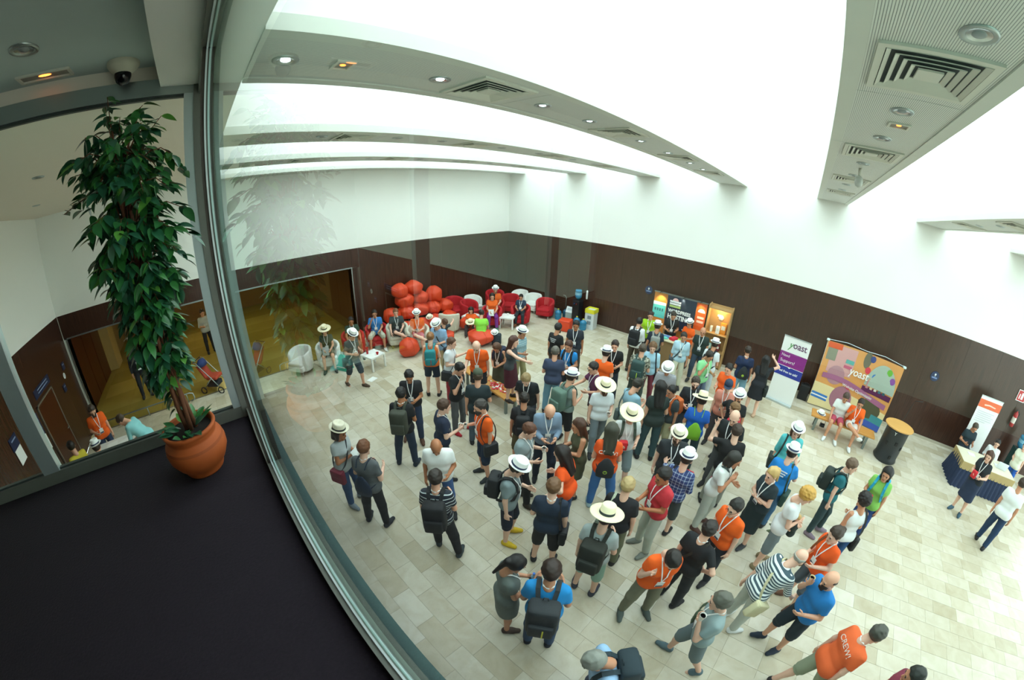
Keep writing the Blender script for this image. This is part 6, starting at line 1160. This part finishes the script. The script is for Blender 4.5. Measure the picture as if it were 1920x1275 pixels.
(10.409, -2.732, -0.155, {'hat': 'fedora', 'bags': [('pack', '#1c2026', 'black backpack on the white tee near the display case')], 'arms': 'bent,down', 'skin': 'm', 'label': 'person in white fedora and white tee with black pack near the display case', 'top': ('tee', '#dfe6ea'), 'bot': ('long', '#b9c4c8'), 'h': 0.0165}),
(10.42, -3.5, -2.044, {'lan': 1, 'hair': ('short', '#2a241c'), 'arms': 'mouth,bent', 'hpitch': 25, 'skin': 'm', 'w': 1.12, 'label': 'person in mint green polo with badge and hand on chest', 'top': ('polo', '#8fdc9c'), 'bot': ('long', '#5a6a80'), 'h': 0.0165}),
(8.095, -2.748, 0.085, {'hair': ('short', '#1c1512'), 'arms': 'bent,down', 'bags': [('bigpack', '#17191d', 'big black backpack on the white shirt at the counter')], 'skin': 'l', 'lan': 1, 'label': 'person in white shirt with big black pack at the counter corner', 'top': ('shirt', '#eef2f4'), 'bot': ('long', '#453c30'), 'h': 0.019}),
(8.037, -1.702, -2.802, {'lan': 1, 'hair': ('short', '#2a1a14'), 'arms': 'down,bent', 'skin': 'l', 'w': 1.1, 'label': 'person in lime green polo behind the counter corner', 'top': ('polo', '#9ccc1c'), 'bot': ('long', '#23262e'), 'h': 0.019}),
(8.675, -2.675, 0.372, {'hat': 'fedora', 'bags': [('pack', '#8a8e88', 'grey backpack on the navy tee at the counter')], 'arms': 'bent,down', 'skin': 'm', 'label': 'person in white fedora and navy tee with grey pack at the counter', 'top': ('tee', '#222c3e'), 'bot': ('long', '#262a34'), 'h': 0.019}),
(8.543, -0.974, -2.703, {'lan': 1, 'hair': ('short', '#2a1d16'), 'arms': 'bent,bent', 'hpitch': 25, 'skin': 'm', 'label': 'person in black tee and white lanyard staffing the counter', 'top': ('tee', '#1f2224'), 'bot': ('long', '#23262c'), 'h': 0.019}),
(9.189, -1.027, -3.325, {'H': 1.6, 'hat': 'fedora', 'arms': 'bent,bent', 'skin': 'm', 'label': 'person in navy-banded hat and orange tee at the counter end', 'top': ('tee', '#f4620f'), 'bot': ('long', '#2d3446'), 'h': 0.019}),
(11.326, -2.395, 0.242, {'hair': ('short', '#2c2018'), 'arms': 'down,bent', 'lan': 1, 'bags': [('draw', '#20262a', 'black drawstring bag with green mark on the navy tee', '#b8d84a')], 'skin': 'm', 'w': 1.08, 'label': 'person in navy tee and pale jeans shorts facing the wall', 'top': ('tee', '#1a2c50'), 'bot': ('knee', '#86b4cc'), 'h': 0.0165}),
(11.879, -2.685, 0.102, {'fem': 1, 'hair': ('long', '#120f0e'), 'arms': 'head,down', 'bags': [('side', '#1b2422', 'dark tote bag on the short black dress', 1)], 'skin': 'p', 'shoe': '#c9a98c', 'label': 'person with long black hair in short black dress raising one arm', 'top': ('dress', '#1a1e26'), 'bot': ('minidress', '#1a1e26'), 'h': 0.0165}),
(11.152, -3.9, -3.436, {'hair': ('short', '#1a1411'), 'arms': 'bent,bent', 'skin': 'l', 'label': 'dark-haired person in orange tee beside the navy cap', 'top': ('tee', '#f4641c'), 'bot': ('long', '#3d4a58'), 'h': 0.0165}),
(11.32, -4.714, -3.053, {'hat': 'navycap', 'lan': 1, 'arms': 'down,bent', 'skin': 'p', 'H': 1.67, 'label': 'person in navy cap and salmon tee with badge', 'top': ('tee', '#d98c78'), 'bot': ('long', '#4a4448'), 'h': 0.0165}),
(11.663, -5.111, -3.288, {'hat': 'fedora', 'beard': '#2d1f18', 'arms': 'hip,down', 'skin': 'm', 'H': 1.71, 'label': 'bearded person in white fedora and black tee', 'top': ('tee', '#1e2022'), 'bot': ('long', '#2c2e34'), 'h': 0.0165}),
(10.665, -5.206, -2.737, {'lan': 1, 'hair': ('short', '#3a2c22'), 'beard': '#3a2c22', 'arms': 'bent,down', 'skin': 'p', 'label': 'smiling person in black printed tee with badge', 'top': ('tee', '#20242a'), 'bot': ('long', '#3c4450'), 'h': 0.0165}),
(11.069, -6.002, 0.266, {'hat': 'straw', 'hattilt': -4, 'arms': 'bent,bent', 'bags': [('draw', '#7cb82c', 'lime green drawstring bag on the royal blue tee')], 'skin': 'm', 'label': 'person in straw hat and royal blue tee seen from behind', 'top': ('tee', '#1c62c4'), 'bot': ('long', '#2c4450'), 'h': 0.0165}),
(11.746, -5.63, 1.242, {'hair': ('short', '#7a5a38'), 'arms': 'bent,down', 'skin': 'p', 'H': 1.65, 'label': 'brown-haired person in red tee in the thick of the crowd', 'top': ('tee', '#c42c3a'), 'bot': ('long', '#3a3c48'), 'h': 0.0165}),
(11.788, -6.168, -3.258, {'lan': 1, 'hair': ('bald', '#6a4a34'), 'arms': 'bent,bent', 'skin': 'p', 'hpitch': 20, 'H': 1.85, 'label': 'balding person in black tee with pale lanyard', 'top': ('tee', '#1d2124'), 'bot': ('long', '#4a4c50'), 'h': 0.0145}),
(11.937, -6.664, 0.29, {'hair': ('short', '#3a2a20'), 'arms': 'bent,raised', 'skin': 'p', 'H': 1.77, 'label': 'short-haired person in plain black tee with back turned', 'top': ('tee', '#151618'), 'bot': ('long', '#8a8c84'), 'h': 0.0145}),
(11.055, -7.269, -2.707, {'hat': 'panama', 'beard': '#4a3a2c', 'lan': 1, 'arms': 'down,bent', 'skin': 'p', 'w': 1.15, 'label': 'person in small straw hat and dark tee with large badge', 'top': ('tee', '#2a2f33'), 'bot': ('long', '#3d484a'), 'h': 0.0145}),
(11.421, -7.839, -0.006, {'hat': 'fedora', 'arms': 'bent,open', 'skin': 'p', 'bags': [('side', '#1a1c22', 'black shoulder bag on the blue plaid shirt', -1)], 'hold': [('bagbox', 1, 'small red box raised by the blue plaid shirt wearer')], 'H': 1.69, 'label': 'person in white fedora and blue plaid shirt seen from behind', 'top': ('long', ('plaid', '#2a3e74', '#b4c4dc', 0.06)), 'bot': ('knee', '#3c4446'), 'h': 0.0145}),
(11.348, -8.362, -3.712, {'lan': 1, 'hair': ('short', '#1e1815'), 'arms': 'phone', 'skin': 't', 'shoe': '#7a8078', 'H': 1.77, 'label': 'person in red polo and pale trousers clasping hands', 'top': ('polo', '#c8343e'), 'bot': ('long', '#b4bcb0'), 'h': 0.0145}),
(11.936, -7.309, -1.636, {'hair': ('bob', '#26241f'), 'arms': 'mouth,bent', 'bags': [('cross', '#8a2a40', 'maroon bag on a dark strap over the white shirt', -1, '#3a4644')], 'skin': 'm', 'lean': 8, 'shoe': '#5a3c34', 'label': 'dark-haired person in white shirt and pale trousers with dark shoulder bag', 'top': ('tee', '#dfe4e2'), 'bot': ('long', '#b9c0b8'), 'h': 0.0145}),
(11.011, -8.957, 0.218, {'hair': ('short', '#b09868'), 'arms': 'down,bent', 'bags': [('side', '#5c6658', 'grey-green bag on the black polo wearer', -1, '#c4ccb4')], 'skin': 'p', 'label': 'fair-haired person in black polo behind the wide straw hat', 'top': ('polo', '#191b20'), 'bot': ('long', '#6b7058'), 'h': 0.0145}),
(11.084, -9.608, 0.25, {'hat': 'straw', 'arms': 'bent,down', 'hattilt': -8, 'bags': [('bigpack', '#23261f', 'black backpack under the wide cream straw hat')], 'skin': 'p', 'shoe': '#3a3c48', 'label': 'person in wide cream straw hat and pale green shorts', 'top': ('tee', '#a9b4b4'), 'bot': ('knee', '#8fb0a0'), 'h': 0.0145}),
(12.414, -8.277, -3.673, {'lan': 1, 'glasses': 1, 'hair': ('short', '#23201c'), 'arms': 'bent,down', 'skin': 'p', 'label': 'person in glasses and orange tee with lanyard facing the black tee', 'top': ('tee', '#f4620f'), 'bot': ('long', '#1f2630'), 'h': 0.0145}),
(12.171, -8.995, -0.296, {'hair': ('short', '#241c17'), 'arms': 'hip,down', 'lan': 1, 'bags': [('cross', '#2a2620', 'slim black bag across the black tee back', -1)], 'skin': 'p', 'label': 'person in black tee and dark trousers with thin strap seen from behind', 'top': ('tee', '#1a1c20'), 'bot': ('long', '#22262c'), 'h': 0.0145}),
(11.879, -9.426, -2.458, {'lan': 1, 'fem': 1, 'hair': ('short', '#1f1813'), 'arms': 'strap,down', 'hpitch': 35, 'lean': 8, 'w': 1.12, 'legs': 'wide,stand', 'shoe': '#55605c', 'skin': 'p', 'label': 'person in orange tee and khaki trousers clutching a bag strap', 'top': ('tee', '#f4620f'), 'bot': ('long', '#7c7c68'), 'h': 0.0145}),
(12.767, -7.198, -3.835, {'fem': 1, 'hair': ('pony', '#c9a86a'), 'arms': 'crossed,crossed', 'lan': 1, 'skin': 'p', 'shoe': '#3a3c40', 'H': 1.69, 'label': 'blonde person with ponytail in black dress with arms crossed', 'top': ('dress', '#23333a'), 'bot': ('skirt', '#1a2a2e'), 'h': 0.0145}),
(12.93, -6.596, -0.173, {'hat': 'fedora', 'print': ('b', '', '#dfeaf2'), 'arms': 'mouth,down', 'bags': [('side', '#2c4a44', 'dark green bag beside the printed blue tee', 1)], 'skin': 'p', 'w': 1.1, 'label': 'person in white fedora and printed blue tee seen from behind', 'top': ('tee', '#1c84d4'), 'bot': ('long', '#3f6c94'), 'h': 0.0145}),
(12.952, -5.653, -3.052, {'fem': 1, 'hat': 'fedora', 'hair': ('bob', '#5a3c28'), 'arms': 'down,bent', 'bags': [('side', '#23302c', 'black strap bag on the turquoise shirt', 1)], 'skin': 'p', 'w': 1.1, 'label': 'person in white fedora and turquoise shirt facing the printed blue tee', 'top': ('shirt', '#5cc4c8'), 'bot': ('long', '#4a6a74'), 'h': 0.0165}),
(13.186, -7.501, -1.641, {'fem': 1, 'hair': ('curly', '#c99a48'), 'arms': 'carry,carry', 'hpitch': 25, 'skin': 'p', 'shoe': '#8a7a5c', 'lean': 4, 'H': 1.77, 'label': 'person with golden hair in white printed tee carrying a baby', 'top': ('tee', '#e4eaec'), 'bot': ('knee', '#78868c'), 'h': 0.0145}),
(13.143, -8.845, -0.826, {'hair': ('bald', '#a8a8a0'), 'lean': 30, 'arms': 'reach,down', 'bags': [('cross', '#cfc9a4', 'cream canvas bag on the navy striped shirt', 1)], 'skin': 'p', 'shoe': '#e4e8e8', 'label': 'balding person in navy striped shirt leaning forward', 'top': ('shirt', ('stripe', '#e6ecec', '#3c5460', 0.04)), 'bot': ('long', '#c4ccc4'), 'h': 0.0145}),
(13.923, -7.966, -4.058, {'fem': 1, 'hair': ('bun', '#3a2c22'), 'arms': 'bent,bent', 'lan': 1, 'bags': [('side', '#a5824a', 'tan leather satchel on the grey shorts wearer', 1, '#8a4a24')], 'skin': 'p', 'shoe': '#6a4a38', 'lean': 6, 'label': 'person with ponytail in orange tee and grey shorts with leather bag', 'top': ('tee', '#f45c14'), 'bot': ('knee', '#56606a'), 'h': 0.0145}),
(13.906, -8.798, -4.098, {'hair': ('bald', '#3c2c24'), 'beard': '#2a1a14', 'arms': 'mouth,bent', 'skin': 'l', 'legs': 'stepf,stand', 'shoe': '#1f2c3c', 'hold': [('cup', 1, 'pale roll held by the bald bearded blue tee', '#e6cf9a')], 'w': 1.08, 'label': 'bald bearded person in blue tee and navy shorts eating', 'top': ('tee', '#1f7cc4'), 'bot': ('knee', '#1f2e38'), 'h': 0.0145}),
(12.757, -9.749, -4.461, {'hair': ('short', '#5a5a50'), 'arms': 'down,mouth', 'bags': [('side', '#4c6048', 'moss green bag on the grey tee and shorts', 1, '#566a54')], 'hold': [('cup', -1, 'paper cup at the mouth of the grey tee and shorts')], 'skin': 'p', 'legs': 'stepf,stepb', 'shoe': '#5a7078', 'lan': 1, 'label': 'person in grey tee and grey shorts drinking from a cup', 'top': ('tee', '#8fa4a6'), 'bot': ('knee', '#6c7c80'), 'h': 0.0145}),
(14.357, -9.378, -1.128, {'hair': ('short', '#4a4a42'), 'lean': 18, 'lan': 1, 'skin': 'p', 'w': 1.1, 'arms': 'down,down', 'legs': 'stepf,stepb', 'print': ('b', 'CREW!', '#f6e6dc'), 'label': 'person in orange tee and khaki shorts walking at the lower edge', 'top': ('tee', '#ee6a34'), 'bot': ('knee', '#9aa48c'), 'h': 0.0145}),
(15.168, -9.666, -4.703, {'hair': ('short', '#20241f'), 'skin': 'm', 'label': 'dark-haired person just entering at the lower edge', 'top': ('tee', '#8a3a50'), 'bot': ('long', '#2c3038'), 'h': 0.0145}),
(12.115, -10.883, -3.946, {'hair': ('short', '#8d9088'), 'arms': 'down,reach', 'hpitch': 35, 'bags': [('bigpack', '#22343c', 'dark slate backpack on the light blue shirt')], 'lean': 10, 'skin': 'm', 'label': 'grey-haired person in light blue shirt stretching out an arm', 'top': ('shirt', '#9cc0e4'), 'bot': ('long', '#41506a'), 'h': 0.0145}),
(11.13, -10.654, 0.553, {'hair': ('short', '#2c1c14'), 'arms': 'bent,bent', 'lan': 1, 'bags': [('bigpack', '#2b3034', 'large dark grey backpack with yellow zip on the cyan tee', '#d6d23a')], 'skin': 'm', 'legs': 'stand,stand', 'shoe': '#262c34', 'H': 1.83, 'label': 'person in cyan blue tee with large dark grey backpack', 'top': ('tee', '#1b8fd6'), 'bot': ('long', '#2a4668'), 'h': 0.0145}),
(10.631, -10.753, -0.577, {'fem': 1, 'hair': ('pony', '#17110f'), 'arms': 'phone', 'lan': 1, 'hpitch': 30, 'hold': [('phone', 1, 'dark phone held up by the grey dress wearer'), ('bottle', -1, 'clear water bottle held by the grey dress wearer')], 'skin': 'm', 'shoe': '#4a3a30', 'H': 1.63, 'label': 'dark-haired person in grey dress holding phone and water bottle', 'top': ('dress', '#6a7470'), 'bot': ('minidress', '#6a7470'), 'h': 0.0145}),
(14.001, -6.174, -1.691, {'fem': 1, 'hair': ('short', '#6a5442'), 'arms': 'down,down', 'lan': 1, 'bags': [('pack', '#26322f', 'dark backpack on the teal tee wearer')], 'skin': 'p', 'shoe': '#8c7a88', 'legs': 'stand,stepf', 'label': 'short-haired person in teal tee and dark trousers with badge', 'top': ('tee', '#1c6a74'), 'bot': ('long', '#2c4246'), 'h': 0.0165}),
(14.849, -5.922, -3.568, {'fem': 1, 'hair': ('bob', '#1a1512'), 'arms': 'bent,down', 'bags': [('pack', '#1f9cc0', 'bright blue backpack on the light green shirt')], 'hold': [('bagbox', 1, 'red wallet held by the light green shirt wearer', '#c42434')], 'skin': 'm', 'w': 1.05, 'label': 'dark-haired person in light green shirt with bright blue pack straps', 'top': ('tee', '#86c45c'), 'bot': ('long', '#1f3f78'), 'h': 0.0165}),
(14.325, -7.097, 0.474, {'fem': 1, 'hair': ('curly', '#1a1210'), 'arms': 'bent,down', 'bags': [('side', '#1a1d1c', 'small black bag on the white sleeveless top', 1)], 'skin': 'm', 'label': 'dark-haired person in white sleeveless top and jeans seen from behind', 'top': ('tank', '#e2e8e8'), 'bot': ('long', '#1f4f84'), 'h': 0.0145}),
(14.312, -1.955, -3.208, {'seat': 0.42, 'legs': 'sit', 'arms': 'knee,down', 'hair': ('short', '#4a3a30'), 'lean': 10, 'skin': 'm', 'shoe': '#d9dedc', 'hpitch': 20, 'label': 'person in white tee and pink shorts sitting on the wooden bench', 'top': ('tee', '#dfe3e0'), 'bot': ('shorts', '#b8485e'), 'h': 0.019}),
(14.753, -2.033, -3.243, {'seat': 0.42, 'legs': 'cross,sit', 'arms': 'mouth,knee', 'hair': ('short', '#2a1f18'), 'lan': 1, 'lean': 10, 'skin': 'm', 'shoe': '#e4e8e8', 'label': 'person in orange tee sitting on the wooden bench with hand at chin', 'top': ('tee', '#f4620f'), 'bot': ('shorts', '#d9d6d0'), 'h': 0.019}),
(18.88, -0.705, -3.173, {'seat': 0.42, 'H': 1.74, 'legs': 'sit', 'hair': ('short', '#4a4234'), 'arms': 'bent,bent', 'hpitch': 25, 'skin': 'm', 'label': 'person in navy polo behind the left end of the skirted desk', 'top': ('polo', '#22343c'), 'bot': ('long', '#2c3540'), 'h': 0.019}),
(19.625, -1.169, -3.585, {'seat': 0.42, 'H': 1.62, 'legs': 'sit', 'arms': 'bent,lap', 'hair': ('short', '#1f1a17'), 'skin': 'p', 'lean': 4, 'label': 'person in white shirt sitting behind the skirted desk', 'top': ('shirt', '#e4eaec'), 'bot': ('long', '#3d4656'), 'h': 0.019}),
(18.113, -3.467, -3.877, {'fem': 1, 'hair': ('long', '#4a2c1f'), 'lan': 1, 'arms': 'bent,bent', 'hold': [('bagbox', 1, 'red pouch held by the navy skirt wearer')], 'skin': 'p', 'shoe': '#3c5a6c', 'label': 'person in black tee and navy skirt in front of the skirted desk', 'top': ('tee', '#22282e'), 'bot': ('skirt', '#22304a'), 'h': 0.019}),
(18.569, -4.515, -0.563, {'hair': ('short', '#3a2c22'), 'arms': 'down,down', 'legs': 'stand,stepf', 'skin': 'm', 'w': 1.08, 'H': 1.8, 'label': 'person in white tee and dark jeans walking toward the skirted desk', 'top': ('tee', '#e9eeee'), 'bot': ('long', '#1f3a5c'), 'h': 0.0165}),
(20.435, -1.42, -4.007, {'fem': 1, 'H': 1.55, 'hair': ('short', '#5a4232'), 'arms': 'bent,down', 'skin': 'p', 'label': 'person in white and blue by the far water cooler', 'top': ('tee', '#e8ecd8'), 'bot': ('long', '#1f5ab4'), 'h': 0.019}),
(13.386, -7.515, 1.501, {'label': 'fair-haired baby in dark clothes held against the white printed tee', 'top': ('tee', '#2c3a38'), 'bot': ('long', '#2c3a38'), 'H': 0.74, 'z0': 0.8, 'h': 0.008, 'hair': ('short', '#c9a468'), 'arms': 'lap', 'legs': 'lounge', 'skin': 'p', 'lean': 0, 'shoe': '#6a7a5c'})]
for i_, (x_, y_, a_, sp_) in enumerate(PEOPLE): make_person(x_, y_, a_, sp_, i_)
